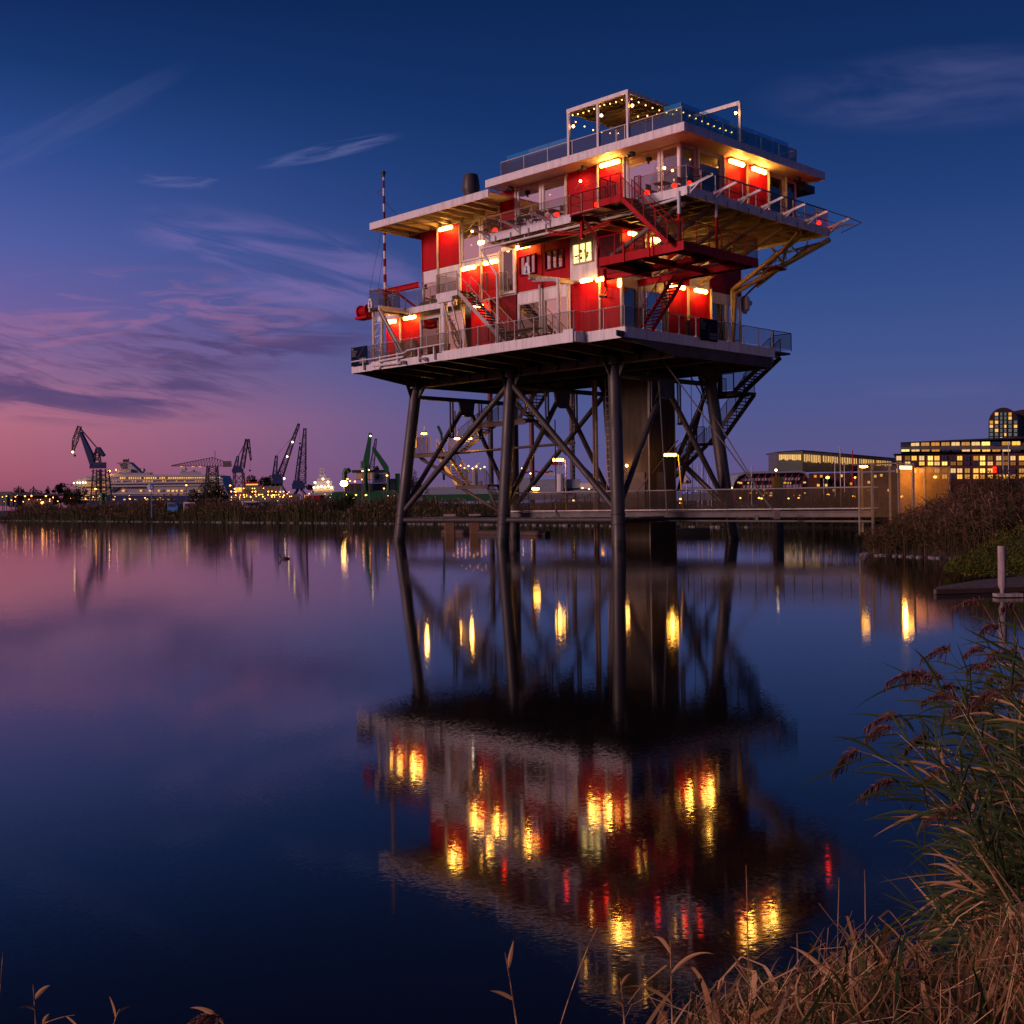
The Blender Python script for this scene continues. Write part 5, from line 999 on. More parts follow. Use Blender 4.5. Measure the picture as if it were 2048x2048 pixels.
tips = [(1712, 1500, 5.2), (1790, 1428, 5.6), (1775, 1452, 5.5), (1850, 1345, 6.0), (1895, 1296, 6.1), (1878, 1350, 5.7), (1962, 1296, 6.4), (1972, 1330, 6.2), (1960, 1200, 6.8), (2022, 1210, 6.9), (2030, 1300, 6.5), (1905, 1370, 6.0), (1835, 1345, 5.4), (2000, 1350, 6.1), (1930, 1410, 5.9), (1990, 1250, 6.6), (1780, 1560, 5.2), (1853, 1470, 5.6)]
for i, (x, y, d) in enumerate(tips):
    e = min(2300, x+300+rr.random()*160); rt = at(e, 1930+rr.random()*120, d-.5+rr.random()*.4); reed(rt, at(x, y, d), .22+rr.random()*.2, 100+i, 'leaning reed with the %s plume, counted from the left, over the open water' % ORD[sorted(t[0] for t in tips).index(x)], nl=13)
for i in range(150):
    x = 1780+rr.random()**.5*300; y = 1240+rr.random()*600+(2048-x)*.9; d = 4.7+rr.random()*1.9; rt = at(min(2350, x+170+rr.random()*240), 1960+rr.random()*140, d-.4); st = rr.random() < .35
    reed(rt, at(x, y, d), .12+rr.random()*.22, 200+i, 'leafy reed in the dense clump filling the lower right corner', 'reeds of the dense lower right clump', plume=rr.random() < .22, nl=13, straw=st and rr.random() < .5, leafs=.85)
# tall solitary stems along the bottom edge
lone = [(1195, 1855, 1118, 2060, 4.3, 0, 'long bare pale stem leaning right at the bottom, left of the grass bank'), (1010, 1905, 1035, 2060, 4.0, 1, 'small reed with two curling leaves at the bottom, left of the long bare stem'), (1240, 1955, 1250, 2060, 4.0, 1, 'short leafy reed tip at the bottom edge just right of the long bare stem'), (1340, 1880, 1345, 2065, 3.9, 2, 'reed with a broad drooping straw leaf at the left end of the grass bank'),
        (1492, 1730, 1500, 2060, 4.0, 3, 'tall bent dry stalk standing before the brightest yellow reflections'), (1678, 1755, 1672, 2060, 3.9, 3, 'tall straight dry stalk right of the yellow reflections'), (1729, 1740, 1735, 2060, 3.9, 3, 'tall straight dry stalk in the middle of the grass bank'),
        (66, 1968, 72, 2062, 4.2, 1, 'single curved leaf tip at the bottom left corner'), (6, 1905, -6, 2070, 4.2, 3, 'thin dark reed tip at the extreme left bottom edge'), (240, 2018, 225, 2062, 4.0, 1, 'small pale curling leaf tip at the bottom edge'), (430, 2028, 455, 2062, 4.0, 4, 'fuzzy brown seed head poking in at the bottom edge'), (150, 2030, 60, 2062, 4.1, 1, 'arching pale leaf at the bottom left beside the single curved tip')]
for i, (x, y, x0, y0, d, k, lb) in enumerate(lone):
    reed(at(x0, y0, d), at(x, y, d), .02 if k != 0 else .05, 400+i, lb, None, plume=(k == 4), nl={0: 0, 1: 2, 2: 3, 3: 1, 4: 1}[k], straw=True, leafs=.28 if k == 1 else .7, thick=.003)
# grass bank, bottom right: dry straw and bent blades
def grassbank(name, lb, n, mt, seed, xr, wr, hr, ylim):
    r = random.Random(seed); m = MB()
    for i in range(n):
        u = r.random(); x = xr[0]+(xr[1]-xr[0])*u**.8; top = ylim(x)+r.random()**.7*230; d = r.uniform(3.5, 4.7); rt = Vector(at(x+r.gauss(0, 60), max(top+80, 2080+r.random()*60), d)); tp = Vector(at(x+r.gauss(0, 45), top, d+r.uniform(-.3, .3)))
        mid = rt.lerp(tp, .6)+Vector((r.gauss(0, .05), r.gauss(0, .05), r.uniform(0, .12))); k = r.random(); n_ = 7; P_ = [bez(rt, mid, tp, t/n_) for t in range(n_+1)]
        if k < .35: e = P_[-1]; dx = r.choice((-1, 1))*r.uniform(.05, .2); P_ += [e+Vector((dx*.5, r.gauss(0, .03), .01)), e+Vector((dx, r.gauss(0, .05), -.05)), e+Vector((dx*1.25, 0, -.12))]
        w_ = r.uniform(*wr); nn = len(P_); s_ = Vector((1, r.uniform(-.5, .5), r.uniform(-.3, .3))).normalized(); ribbon(m, P_, [w_*(1-.9*(j/(nn-1))**2) for j in range(nn)], s_)
    return single(name, m, mt, lb, 'grass', kind='stuff')
yl = lambda x: 2048-max(0, min(1, (x-1330)/260))*170-max(0, (x-1850))*.25+40*math.sin(x*.021)
grassbank('dry_grass', 'pinkish dry grass and broken stalks covering the near bank at the lower right', 2300, strawm, 31, (1330, 2120), (.0012, .004), 0, yl)
grassbank('dry_leaves', 'broad bent pinkish dry reed leaves among the grass at the lower right', 330, strawm, 35, (1340, 2100), (.007, .014), 0, lambda x: yl(x)-25)
r = random.Random(55); m = MB()
for i in range(380):
    x = 1350+r.random()**.8*740; y = yl(x)+70+r.random()*220; d = r.uniform(3.4, 4.4); p = Vector(at(x, y, d)); an = r.gauss(0, .9); q2 = p+Vector((math.cos(an)*r.choice((-1, 1)), r.uniform(-.3, .3), math.sin(an)+.15))*r.uniform(.06, .26); m.tube(p, q2, .0016, 4, .001)
single('broken_stalks', m, strawm, 'straight broken stalks lying criss cross over the grass at the lower right', 'stalks', kind='stuff')
grassbank('green_grass', 'dark green blades mixed into the dry grass at the lower right', 900, leafm, 32, (1330, 2120), (.003, .008), 0, yl)
# ================================================================= far background (each thing at its own distance)
def A_(x, y, Y): return Vector(at(x, y, Y))
def ground_at(x, Y, z=1.4): p = at(x, 1006, Y); return (p[0], Y, z)
def zat(y, x, Y): return at(x, y, Y)[2]
def pxbox(m, x0, x1, y0, y1, Y, dep):
    a = at(x0, y1, Y); b = at(x1, y0, Y); k = (a[0] if a[0] > 0 else b[0])/Y if a[0]*b[0] > 0 else 0
    return m.prism([(a[0], Y, a[2]), (b[0], Y, a[2]), (b[0], Y, b[2]), (a[0], Y, b[2])], (k*dep*1.03, dep, 0))
def lampfar(px, py, Y, lb, r=None, mt=FAR, grp=None, base=1.2, head=True):
    p = at(px, py, Y); r = r or Y*.00065; T = Thing('street_lamp', lb, 'lamp', (p[0], Y, base), 'W', grp)
    m = MB(); m.tube((p[0], Y, base-.3), (p[0], Y, p[2]), Y*.0003, 6); T.part('post', m, greyc); m = MB(); m.ball(p, r, 8, .7); T.part('glowing_head', m, mt, smooth=True)
# ---- cruise ship
Y0 = 705; S = Thing('cruise_ship', 'big white cruise ship with lit decks berthed behind the far bank at the left', 'ship', ground_at(300, Y0, 0))
m = MB(); pts = [(150, 1003, 0), (150, 960), (176, 952), (214, 950), (214, 948), (440, 950), (458, 992), (452, 1022), (152, 1022)]
P_ = [at(p[0], p[1], Y0) for p in pts]; m.prism(P_, (0, 26, 0)); S.part('hull', m, shipw)
m = MB(); P_ = [at(*p, Y0-.5) for p in ((150, 991), (459, 991), (452, 1022), (152, 1022))]; m.prism(P_, (0, .3, 0)); S.part('hull_band', m, blue)
m = MB(); pxbox(m, 221, 300, 946, 950, Y0+3, 20); pxbox(m, 232, 262, 938, 946, Y0+4, 14); pxbox(m, 292, 306, 944, 950, Y0+4, 12); pxbox(m, 360, 402, 943, 950, Y0+3, 20); pxbox(m, 363, 372, 938, 943, Y0+5, 8); pxbox(m, 300, 440, 948, 950.5, Y0+2, 22); S.part('superstructure', m, shipw)
m = MB(); m.prism([at(*p, Y0+6) for p in ((252, 945), (236, 926), (258, 924), (282, 946))], (0, 8, 0)); pxbox(m, 234, 258, 924.5, 926, Y0+5, 10); S.part('funnel', m, shipw)
m = MB(); pxbox(m, 246, 258, 918.5, 924.5, Y0+8, 5); m.beam(at(257.5, 917, Y0+9), at(257.5, 925, Y0+9), .4); S.part('funnel_top', m, steel)
m = MB()
for k in range(5): pxbox(m, 239+k, 252, 927.5+k*3, 929.3+k*3, Y0+5.4, .5)
S.part('funnel_grille', m, steel)
for x, y, r in ((279.5, 939.5, 1.0), (287, 940.5, 1.3), (370.5, 938.5, 1.1), (387, 943, 1.2), (392, 945, .9)): m = MB(); p = at(x, y, Y0+8); m.ball(p, r, 12); m.tube((p[0], p[1], p[2]-2.2), p, .3, 6); S.part('radar_dome', m, offw, smooth=True)
rn = random.Random(8)
for y, h, x0, x1, p1, mt_, den in ((956, 1.8, 240, 440, 4.4, WINL, .9), (962.3, 1.2, 220, 440, 5.5, WINY, .45), (968, 1.4, 218, 440, 4.0, glassd, 1), (974.8, 1.8, 245, 300, 4.2, glassd, 1), (981.5, 1.6, 235, 440, 9, WINL, .6), (987, .9, 300, 440, 4, WINY, .5), (999, 1.2, 225, 420, 11, WINL, .6)):
    m = MB(); x = x0
    while x < x1:
        if rn.random() < den: pxbox(m, x, x+p1*.55*rn.uniform(.6, 1.1), y-h, y+h, Y0-.8, .3)
        x += p1
    S.part('window_band', m, mt_)
m = MB()
for y in (951.5, 959, 965, 971, 986): pxbox(m, 214, 446, y-.35, y+.35, Y0-1.0, .5)
for x in (322, 336, 350): pxbox(m, x, x+.6, 978, 990, Y0-1.0, .4)
S.part('deck_edge', m, offw)
m = MB(); P_ = [at(*p, Y0-.9) for p in ((219, 987), (226, 975), (234, 970), (241, 972), (233, 980))]; m.prism(P_, (0, .2, 0)); S.part('hull_marking', m, steel)
m = MB()
for k in range(9):
    y = 966+k*4.2; x = 168-k*2.2; n_ = 12
    for i in range(n_):
        if rn.random() < .8: pxbox(m, x+i*(216-x)/n_, x+(i+.7)*(216-x)/n_, y-1.0, y+.8, Y0-1.2, .3)
S.part('stern_window', m, WINY)
balls(S, 'deck_lamp', [at(x, y, Y0-2) for x, y in ((148, 966), (155, 965.5), (160, 965.5), (166, 965), (171, 965.5))], .5, FARW)
for q_, r_l in (((218, 942), .6), ((232, 939.5), .35), ((202, 959), .4)): balls(S, 'deck_floodlight', [at(*q_, Y0-2)], r_l, emat('deck_flood', (1, .42, .08), 60) if r_l == .6 else FAR)
# ---- cranes
def crane_part(T, n, m, mt_): return T.part(n, m, mt_)
Y1 = 560; C1_ = Thing('luffing_crane', 'large dark blue slewing dock crane with folded boom beside the cruise ship funnel', 'crane', ground_at(196, Y1))
m = MB(); 
for dx, dy in ((-8, 0), (8, 0), (-8, 9), (8, 9)): q = at(196, 938, Y1); g_ = at(196, 1006, Y1); m.beam((g_[0]+dx*.52, Y1+dy, .8), (q[0]+dx*.36, Y1+2+dy*.5, q[2]), .55)
for k in range(5):
    z0 = 1.5+k*3.9; w_ = 4.0-k*.3
    for yy in (0, 8): m.beam((g_[0]-w_, Y1+yy, z0), (g_[0]+w_, Y1+yy, z0+3.6), .3); m.beam((g_[0]+w_, Y1+yy, z0), (g_[0]-w_, Y1+yy, z0+3.6), .3); m.beam((g_[0]-w_, Y1+yy, z0+3.7), (g_[0]+w_, Y1+yy, z0+3.7), .3)
m.beam((g_[0], Y1+4, .8), (g_[0], Y1+4, zat(938, 196, Y1)), 1.0); C1_.part('portal_tower', m, steel)
m = MB(); pxbox(m, 179, 213, 931, 936, Y1, 8); pxbox(m, 184, 213, 924.5, 931, Y1+1, 6); C1_.part('cabin', m, blue)
m = MB(); pxbox(m, 173, 216, 960, 962, Y1-1, 10); pxbox(m, 171, 215, 973, 975, Y1-1, 10); C1_.part('walkway', m, steel)
m = MB(); m.prism([A_(180, 932, Y1+2), A_(187, 925, Y1+2), A_(184, 908, Y1+2), A_(161, 863, Y1+2), A_(158, 866, Y1+2)], (0, 3, 0)); C1_.part('main_jib', m, blue)
m = MB(); m.lattice(A_(159.5, 852, Y1+3), A_(151, 880, Y1+3), 1.4, 2.2, 4, .2); m.lattice(A_(151, 880, Y1+3), A_(145.5, 903, Y1+3), 2.2, .6, 4, .2); C1_.part('fly_jib', m, steel)
m = MB(); m.beam(A_(161, 857, Y1+3), A_(195, 897, Y1+3), .5); m.beam(A_(193, 896, Y1+3), A_(185, 915, Y1+3), .25); m.lattice(A_(194, 925, Y1+3), A_(195, 897, Y1+3), 3, 1.2, 4, .25); C1_.part('tie_bar', m, steel)
m = MB(); m.prism([A_(192, 895, Y1+2), A_(197, 894, Y1+2), A_(208, 910, Y1+2), A_(203, 913, Y1+2)], (0, 3, 0)); C1_.part('counterweight', m, blue)
m = MB(); m.beam(A_(150, 898, Y1+3), A_(149.6, 909, Y1+3), .12); m.ball(A_(149.6, 911, Y1+3), .6, 8); C1_.part('hook', m, black); m = MB(); m.ball(A_(145.5, 904, Y1+2), .5, 8); C1_.part('jib_lamp', m, FARW)
Y2 = 610; C2_ = Thing('hammerhead_crane', 'old hammerhead crane with a long flat tapering boom on a lattice tower', 'crane', ground_at(424, Y2))
m = MB(); m.lattice(A_(423.5, 1004, Y2+4), A_(425, 932, Y2+4), 6.5, 4.5, 9, .35); C2_.part('tower', m, steel)
m = MB(); dn = 22
for k in range(dn):
    x0, x1 = 343+k*120/dn, 343+(k+1)*120/dn; top = lambda x: 931-(16*(x-343)/82 if x < 425 else 16-(x-425)*13/38)
    for yy in (2, 6): m.beam(A_(x0, 932, Y2+yy), A_(x1, 932, Y2+yy), .35); m.beam(A_(x0, top(x0), Y2+yy), A_(x1, top(x1), Y2+yy), .35); m.beam(A_(x0, 932, Y2+yy), A_(x1, top(x1), Y2+yy), .2); m.beam(A_(x1, 932, Y2+yy), A_(x1, top(x1), Y2+yy), .2)
C2_.part('boom', m, steel); m = MB(); pxbox(m, 446, 463, 922, 933, Y2+1, 6); C2_.part('counterweight', m, greyc); m = MB(); m.beam(A_(430, 915, Y2+4), A_(430, 902, Y2+4), .25); C2_.part('mast_head', m, steel)
m = MB()
for x in (360, 383, 397): pxbox(m, x, x+6, 932.8, 933.8, Y2+1, 1)
C2_.part('boom_lamp', m, WINL)
def blue_crane(name, lb, Y, bx, by, cab, jib0, jib1, aframe, w0=2.2, w1=.8, nseg=10, legs=True, fly=None, hookx=None, stay=True, lights=()):
    T = Thing(name, lb, 'crane', ground_at(bx, Y)); m = MB(); c0, c1, c2, c3 = cab; gz = 1.0; cx_ = at((c0+c1)/2, 1000, Y)[0]; zb_ = zat(c3, (c0+c1)/2, Y)
    if legs == 'A':
        for dx in (-7, 7):
            for dy in (0, 6): m.beam((cx_+dx, Y+dy, gz), (cx_+dx*.1, Y+3, zb_), 1.0)
    else: m.lattice((cx_, Y+3, gz), (cx_, Y+3, zb_), 6, 4.0, 4, .35)
    T.part('portal', m, greyc); m = MB(); pxbox(m, c0, c1, c2, c3, Y, 6); pxbox(m, c0+2, c1-3, c2-5, c2, Y+1, 4); T.part('cabin', m, blue)
    m = MB(); m.lattice(A_(*jib0, Y+3), A_(*jib1, Y+3), w0, w1, nseg, .22); T.part('jib', m, steel)
    if aframe: m = MB(); m.lattice(A_(*aframe[0], Y+3), A_(*aframe[1], Y+3), 1.8, .8, 5, .2); T.part('back_mast', m, blue)
    if aframe and stay: m = MB(); tt = A_(*jib0, Y+3).lerp(A_(*jib1, Y+3), .8); m.beam(A_(*aframe[1], Y+3), tt, .1); T.part('stay_cable', m, steel)
    if fly: m = MB(); m.lattice(A_(*fly[0], Y+3), A_(*fly[1], Y+3), 1.2, .5, 4, .18); m.beam(A_(*fly[2], Y+3), A_(*fly[3], Y+3), .3); T.part('fly_jib', m, steel)
    if hookx: m = MB(); m.beam(A_(*hookx[0], Y+3), A_(*hookx[1], Y+3), .1); m.ball(A_(hookx[1][0], hookx[1][1]+1, Y+3), .5, 8); T.part('hook', m, black)
    if lights: 
        for l_ in lights: m = MB(); m.ball(A_(*l_, Y), .42, 8); T.part('jib_lamp', m, FARW)
    return T
blue_crane('luffing_crane', 'blue luffing crane with a hooked tip between the hammerhead crane and the tall lattice cranes', 560, 478, 0, (464, 487, 937, 945), (484, 936), (494, 878), ((471, 938), (476, 912)), 2.0, 1.2, 8, True, ((496, 878), (502, 921), (477, 912), (493, 880)), ((500, 920), (500, 940)))
blue_crane('luffing_crane', 'tall grey lattice crane with its jib leaning right and two lamps on it', 520, 556, 0, (545, 566, 953, 968), (560, 952), (598, 847), ((549, 955), (553, 911)), 2.6, .7, 13, 'A', None, ((599, 850), (600, 886)), lights=((585, 884), (574.5, 913), (568.5, 957)))
blue_crane('luffing_crane', 'tall grey lattice crane with nearly upright jib behind the leaning one', 540, 595, 0, (584, 610, 966, 978), (603, 968), (610, 856), ((593, 968), (601, 892)), 3.6, 1.0, 13, 'A', None, ((612, 880), (612, 935)), stay=False)
# ---- green deck cranes and their ship
Y3 = 420; GS = Thing('green_work_ship', 'green hulled work ship with a white deckhouse and two green deck cranes', 'ship', ground_at(740, Y3, 0))
m = MB(); m.prism([at(*p, Y3) for p in ((640, 1000), (668, 984), (700, 982), (795, 982), (795, 1022), (648, 1022))], (0, 18, 0)); GS.part('hull', m, green)
m = MB(); pxbox(m, 744, 772, 943, 965, Y3+3, 10); pxbox(m, 775, 800, 957, 966, Y3+6, 8); GS.part('deckhouse', m, offw)
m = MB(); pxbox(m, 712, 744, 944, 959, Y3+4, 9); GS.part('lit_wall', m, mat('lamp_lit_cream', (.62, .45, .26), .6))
m = MB(); pxbox(m, 742, 774, 939.5, 943.5, Y3+2, 12); pxbox(m, 704, 743, 939.5, 944, Y3+3, 11); m.tube(at(748, 939, Y3+6), at(757, 935, Y3+6), .8, 8); pxbox(m, 690, 795, 966, 982, Y3+3, 12); GS.part('roof', m, steel)
m = MB()
for j in range(3):
    for i in range(3): pxbox(m, 761+i*4, 764+i*4, 948+j*5, 951+j*5, Y3+2.7, .2)
GS.part('window', m, glassd)
m = MB(); m.lathe((at(754, 952, Y3+2.6)[0], Y3+2.75, zat(952, 754, Y3)), [(.5, -.9), (.9, 0), (.5, .9)], 10); pxbox(m, 751, 757, 958, 959, Y3+2.6, .2); GS.part('emblem', m, green)
def gcrane(parts_, lb, bx):
    T = Thing('deck_crane', lb, 'crane', ground_at(bx, Y3, 4)); 
    for n, m, mt_ in parts_: T.part(n, m, mt_)
m1 = MB(); p = A_(731, 970, Y3); m1.tube((p.x, Y3+1, 3), (p.x, Y3+1, zat(936, 731, Y3)), .9, 12, .7); m2 = MB(); m2.tube((p.x-.2, Y3+1, zat(936, 731, Y3)), (p.x-.2, Y3+1, zat(922, 731, Y3)), 1.6, 12); pxbox(m2, 724, 738, 922, 935, Y3-.5, 3)
m3 = MB(); m3.prism([A_(726, 922, Y3), A_(738, 922, Y3), A_(743, 866, Y3), (A_(738, 865, Y3)), A_(733, 890, Y3)], (0, 1.6, 0)); m4 = MB(); m4.ball(A_(741, 872, Y3-1), .3, 8)
gcrane((('pedestal', m1, green), ('cabin', m2, green), ('jib', m3, green), ('jib_lamp', m4, FARW)), 'thick upright green deck crane with a square cabin', 731)
m1 = MB(); p = A_(776, 960, Y3); m1.tube((p.x, Y3+1, 3), (p.x, Y3+1, zat(945, 776, Y3)), .6, 10); m2 = MB(); m2.prism([A_(771, 945, Y3), A_(778, 945, Y3), A_(776, 932, Y3), A_(750, 896, Y3), A_(745, 893, Y3), A_(744, 899, Y3)], (0, 1.2, 0))
gcrane((('pedestal', m1, green), ('jib', m2, green)), 'green knuckle deck crane bent down to the right above the white deckhouse', 776)
T = Thing('lattice_mast', 'thin dark lattice mast between the two green deck cranes', 'mast', ground_at(746, Y3+10, 4)); T.part('frame', MB().lattice(A_(743, 940, Y3+10), A_(752, 877, Y3+10), 1.6, .6, 9, .14), steel)
T = Thing('green_davit', 'short hooked green crane left of the thick upright one', 'crane', ground_at(693, Y3-4, 4)); m = MB(); m.path([A_(690, 972, Y3-4), A_(689, 945, Y3-4), A_(694, 938, Y3-4), A_(699, 945, Y3-4)], .9, 8); T.part('arm', m, green)
T = Thing('green_davit', 'small green crane head seen right of the far left platform leg', 'crane', ground_at(880, Y3+14, 4)); m = MB(); m.beam(A_(883, 868, Y3+14), A_(876, 852, Y3+14), 1.2, 1.0); m.beam(A_(883, 868, Y3+14), A_(888, 960, Y3+14), .8); T.part('arm', m, green)
T = Thing('green_davit', 'green crane base right of the white deckhouse', 'crane', ground_at(795, Y3+6, 4)); m = MB(); pxbox(m, 791, 800, 947, 985, Y3+2, 3); T.part('arm', m, green)
# ---- white support ship with stepped bridge
Y4 = 450; T = Thing('support_ship', 'white support ship with a brightly lit stepped bridge left of the green ship', 'ship', ground_at(645, Y4, 0)); m = MB()
for i, (a, b, c, d) in enumerate(((628, 668, 972, 985), (630, 664, 962, 972), (634, 660, 956, 962), (638, 652, 949, 956), (639, 650, 943, 946), (640, 648, 937, 940))): pxbox(m, a, b, c, d, Y4+i*1.2, 10-i)
for x in (640, 648): m.beam(A_(x, 956, Y4+4), A_(x, 936, Y4+4), .3)
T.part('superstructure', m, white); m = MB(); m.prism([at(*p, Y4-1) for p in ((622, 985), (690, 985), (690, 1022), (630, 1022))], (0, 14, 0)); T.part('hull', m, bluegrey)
for i, (x, y) in enumerate(((630, 965), (636, 974), (643, 973), (650, 974), (657, 972), (656, 964), (663, 975), (628, 975), (646, 958))): T.part('deck_lamp', MB().ball(A_(x, y, Y4-2), .42, 8), FARW)
m = MB(); pxbox(m, 626, 668, 978, 981, Y4-1.2, .3); T.part('window_band', m, WINL)
T = Thing('red_barge', 'low red barge hull behind the far bank below the white support ship', 'barge', ground_at(625, 400, 0)); T.part('hull', MB().prism([at(*p, 400) for p in ((606, 992), (640, 990), (645, 1022), (606, 1022))], (0, 10, 0)), red); m = MB(); pxbox(m, 609, 617, 990, 996, 399, .5); T.part('lit_cabin', m, WINL)
# ---- ferry with rows of lights behind the bushes
T = Thing('lit_ferry', 'low white ferry with rows of warm deck lamps in front of the dark trees', 'ship', ground_at(500, 470, 0)); m = MB(); pxbox(m, 455, 600, 988, 1010, 470, 12); pxbox(m, 470, 560, 972, 988, 471, 10); pxbox(m, 490, 517, 965, 972, 472, 8); T.part('hull', m, greyc); m = MB(); pxbox(m, 485, 519, 964, 966, 470, 9); T.part('roof', m, red)
m = MB(); rn = random.Random(2)
for y in (977, 983, 990, 994):
    for k in range(16 if y > 980 else 9):
        x = 463+k*8+rn.uniform(-2, 2)
        if x < 570 and rn.random() < .75: balls(T, 'deck_lamp', [A_(x, y+rn.uniform(-.8, .8), 468)], rn.uniform(.14, .26), FAR, 6)
m = MB(); pxbox(m, 492, 516, 967.5, 970.5, 470, .3); pxbox(m, 470, 484, 975, 984, 469, .3); T.part('window', m, WINL)
# ---- jack-up rig: three round legs
Y5 = 395
RIG = Thing('jack_up_rig', 'jack up rig with three tall round legs and pale deck houses behind the platform legs', 'rig', ground_at(1065, Y5, 0))
for i, (x, top, lb) in enumerate(((983, 783, 'dark jack-up rig leg with a red and white top, left of the three'), (1065, 774, 'reddish jack-up rig leg, middle of the three'), (1146, 776, 'dark jack-up rig leg dotted with white marks, right of the three'))):
    T = RIG; g_ = at(x, 990, Y5); zt = zat(top, x, Y5)
    LG_ = T.part('leg', MB().tube((g_[0], Y5, -2), (g_[0], Y5, zt), .85, 14), mat('rust_leg_%d' % i, ((.05, .035, .035), (.12, .035, .03), (.045, .03, .03))[i], .6) if i < 2 else steel2, smooth=True, label=lb)
    if i != 2: T.part('top_band', MB().tube((g_[0], Y5, zt-1.6), (g_[0], Y5, zt-.5), .88, 14), red, LG_, smooth=True)
    else:
        m = MB()
        for k in range(24): m.box(g_[0]+.25, g_[0]+.45, Y5-.9, Y5-.8, 4+k*1.35, 4.25+k*1.35)
        T.part('mark', m, offw, LG_)
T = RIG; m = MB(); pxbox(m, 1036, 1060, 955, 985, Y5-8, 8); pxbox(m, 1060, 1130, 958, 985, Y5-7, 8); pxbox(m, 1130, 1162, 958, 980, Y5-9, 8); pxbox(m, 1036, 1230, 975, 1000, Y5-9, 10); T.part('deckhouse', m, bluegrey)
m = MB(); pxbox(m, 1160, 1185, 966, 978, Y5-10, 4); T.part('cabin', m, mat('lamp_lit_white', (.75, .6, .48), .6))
m = MB(); m.lattice(A_(1122, 955, Y5-10), A_(1119, 880, Y5-10), 1.6, .6, 7, .12); pxbox(m, 1088, 1112, 945, 952, Y5-10, 3); m.tube(A_(1121, 985, Y5-10), A_(1121, 948, Y5-10), 1.2, 10); T.part('mast', m, offw); m = MB(); pxbox(m, 1104, 1125, 920, 930, Y5-9, 3); m.path([A_(x, 942+((x*7) % 5), Y5-10) for x in range(1040, 1110, 6)], .25, 4); T.part('derrick', m, red)
for x, y in ((1035, 944), (1044, 937), (1061, 947), (1165, 976), (1178, 978)): T.part('deck_lamp', MB().ball(A_(x, y, Y5-12), .24, 8), FARW)
# ---- white and green hull behind the left legs
Y6 = 300; T = Thing('moored_freighter', 'white freighter with a green waterline and cluttered lit deck seen between the left legs', 'ship', ground_at(930, Y6+60, 0)); Y6 = 362
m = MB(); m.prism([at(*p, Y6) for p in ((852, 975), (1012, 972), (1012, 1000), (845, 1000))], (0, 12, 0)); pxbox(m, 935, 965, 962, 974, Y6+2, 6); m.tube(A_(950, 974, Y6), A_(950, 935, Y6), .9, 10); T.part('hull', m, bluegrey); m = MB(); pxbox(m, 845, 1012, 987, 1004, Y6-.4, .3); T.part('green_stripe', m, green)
m = MB(); m.beam(A_(948, 935, Y6), A_(960, 925, Y6), .5); 
for k in range(9): m.beam(A_(866+k*9, 975, Y6), A_(868+k*9, 966, Y6), .25); m.beam(A_(864+k*9, 969, Y6), A_(872+k*9, 968, Y6), .2)
T.part('deck_gear', m, offw)
for k in range(9): T.part('deck_lamp', MB().ball(A_(905+k*8, 930+(k*5) % 9, Y6-1), .22, 8), FAR)
# ---- dockside sheds and trees on the left
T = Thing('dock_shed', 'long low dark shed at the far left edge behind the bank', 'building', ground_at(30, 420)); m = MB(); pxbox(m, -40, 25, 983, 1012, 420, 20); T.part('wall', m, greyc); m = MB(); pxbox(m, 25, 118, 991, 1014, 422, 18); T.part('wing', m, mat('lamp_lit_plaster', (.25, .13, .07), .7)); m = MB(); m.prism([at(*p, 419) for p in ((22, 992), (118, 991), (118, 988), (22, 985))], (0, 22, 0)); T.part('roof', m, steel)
m = MB()
for x in (37, 67, 96, 111):
    m.beam(A_(x-8, 984, 440), A_(x, 974, 440), .2); m.beam(A_(x, 974, 440), A_(x+8, 984, 440), .2); m.beam(A_(x, 972, 440), A_(x, 990, 440), .3)
T.part('roof_mast', m, steel)
T = Thing('storage_tank', 'green round tank in front of the shed at the far left edge', 'tank', ground_at(15, 400)); T.part('shell', MB().tube(A_(15, 1012, 400), A_(15, 989, 400), .8, 14), green)
T = Thing('storage_tank', 'green round tank at the foot of the crane beside the cruise ship', 'tank', ground_at(205, 400)); T.part('shell', MB().tube(A_(205, 1012, 400), A_(205, 986, 400), .9, 14), green)
tr = [(36, 440, 975, 32, 'dark round tree behind the shed at the far left'), (72, 430, 978, 38, 'dark tree behind the middle of the long shed'), (52, 445, 983, 22, 'low dark tree between the two round ones behind the shed'), (100, 425, 974, 13, 'small slim tree at the right end of the long shed'), (121, 330, 966, 20, 'taller dark tree left of the cruise ship stern'), (150, 320, 969, 46, 'broad dark tree before the lit stern of the cruise ship'), (134, 325, 974, 24, 'dark tree between the two before the cruise ship stern'), (512, 600, 951, 28, 'tall dark tree left of the leaning lattice crane'), (532, 610, 948, 34, 'widest of the dark trees behind the lit ferry'), (549, 600, 950, 22, 'dark tree touching the foot of the leaning lattice crane'), (503, 590, 962, 20, 'low dark tree at the left end of the ferry tree row'), (625, 520, 970, 16, 'small dark tree left of the white support ship'), (417, 215, 964, 52, 'round dark bush on the far bank in front of the hammerhead crane'), (438, 214, 972, 40, 'dark bush right of the round one on the far bank'), (397, 216, 980, 34, 'low dark bush left of the round one on the far bank'), (824, 300, 940, 44, 'bare looking dark tree just right of the far left platform leg'), (688, 150, 985, 46, 'low bush on the bank under the dazzling floodlight')]
for i, (x, Y, yt, wp, lb) in enumerate(tr):
    g_ = ground_at(x, Y, 1.3); rz = (zat(yt, x, Y)-1.3)/1.95; bush('leafy_tree', lb, 'tree', g_, wp/2*Y/2350*1.05, rz, 1700, bushm, max(.10, Y*.0008), True, 40+i, clumps=12)
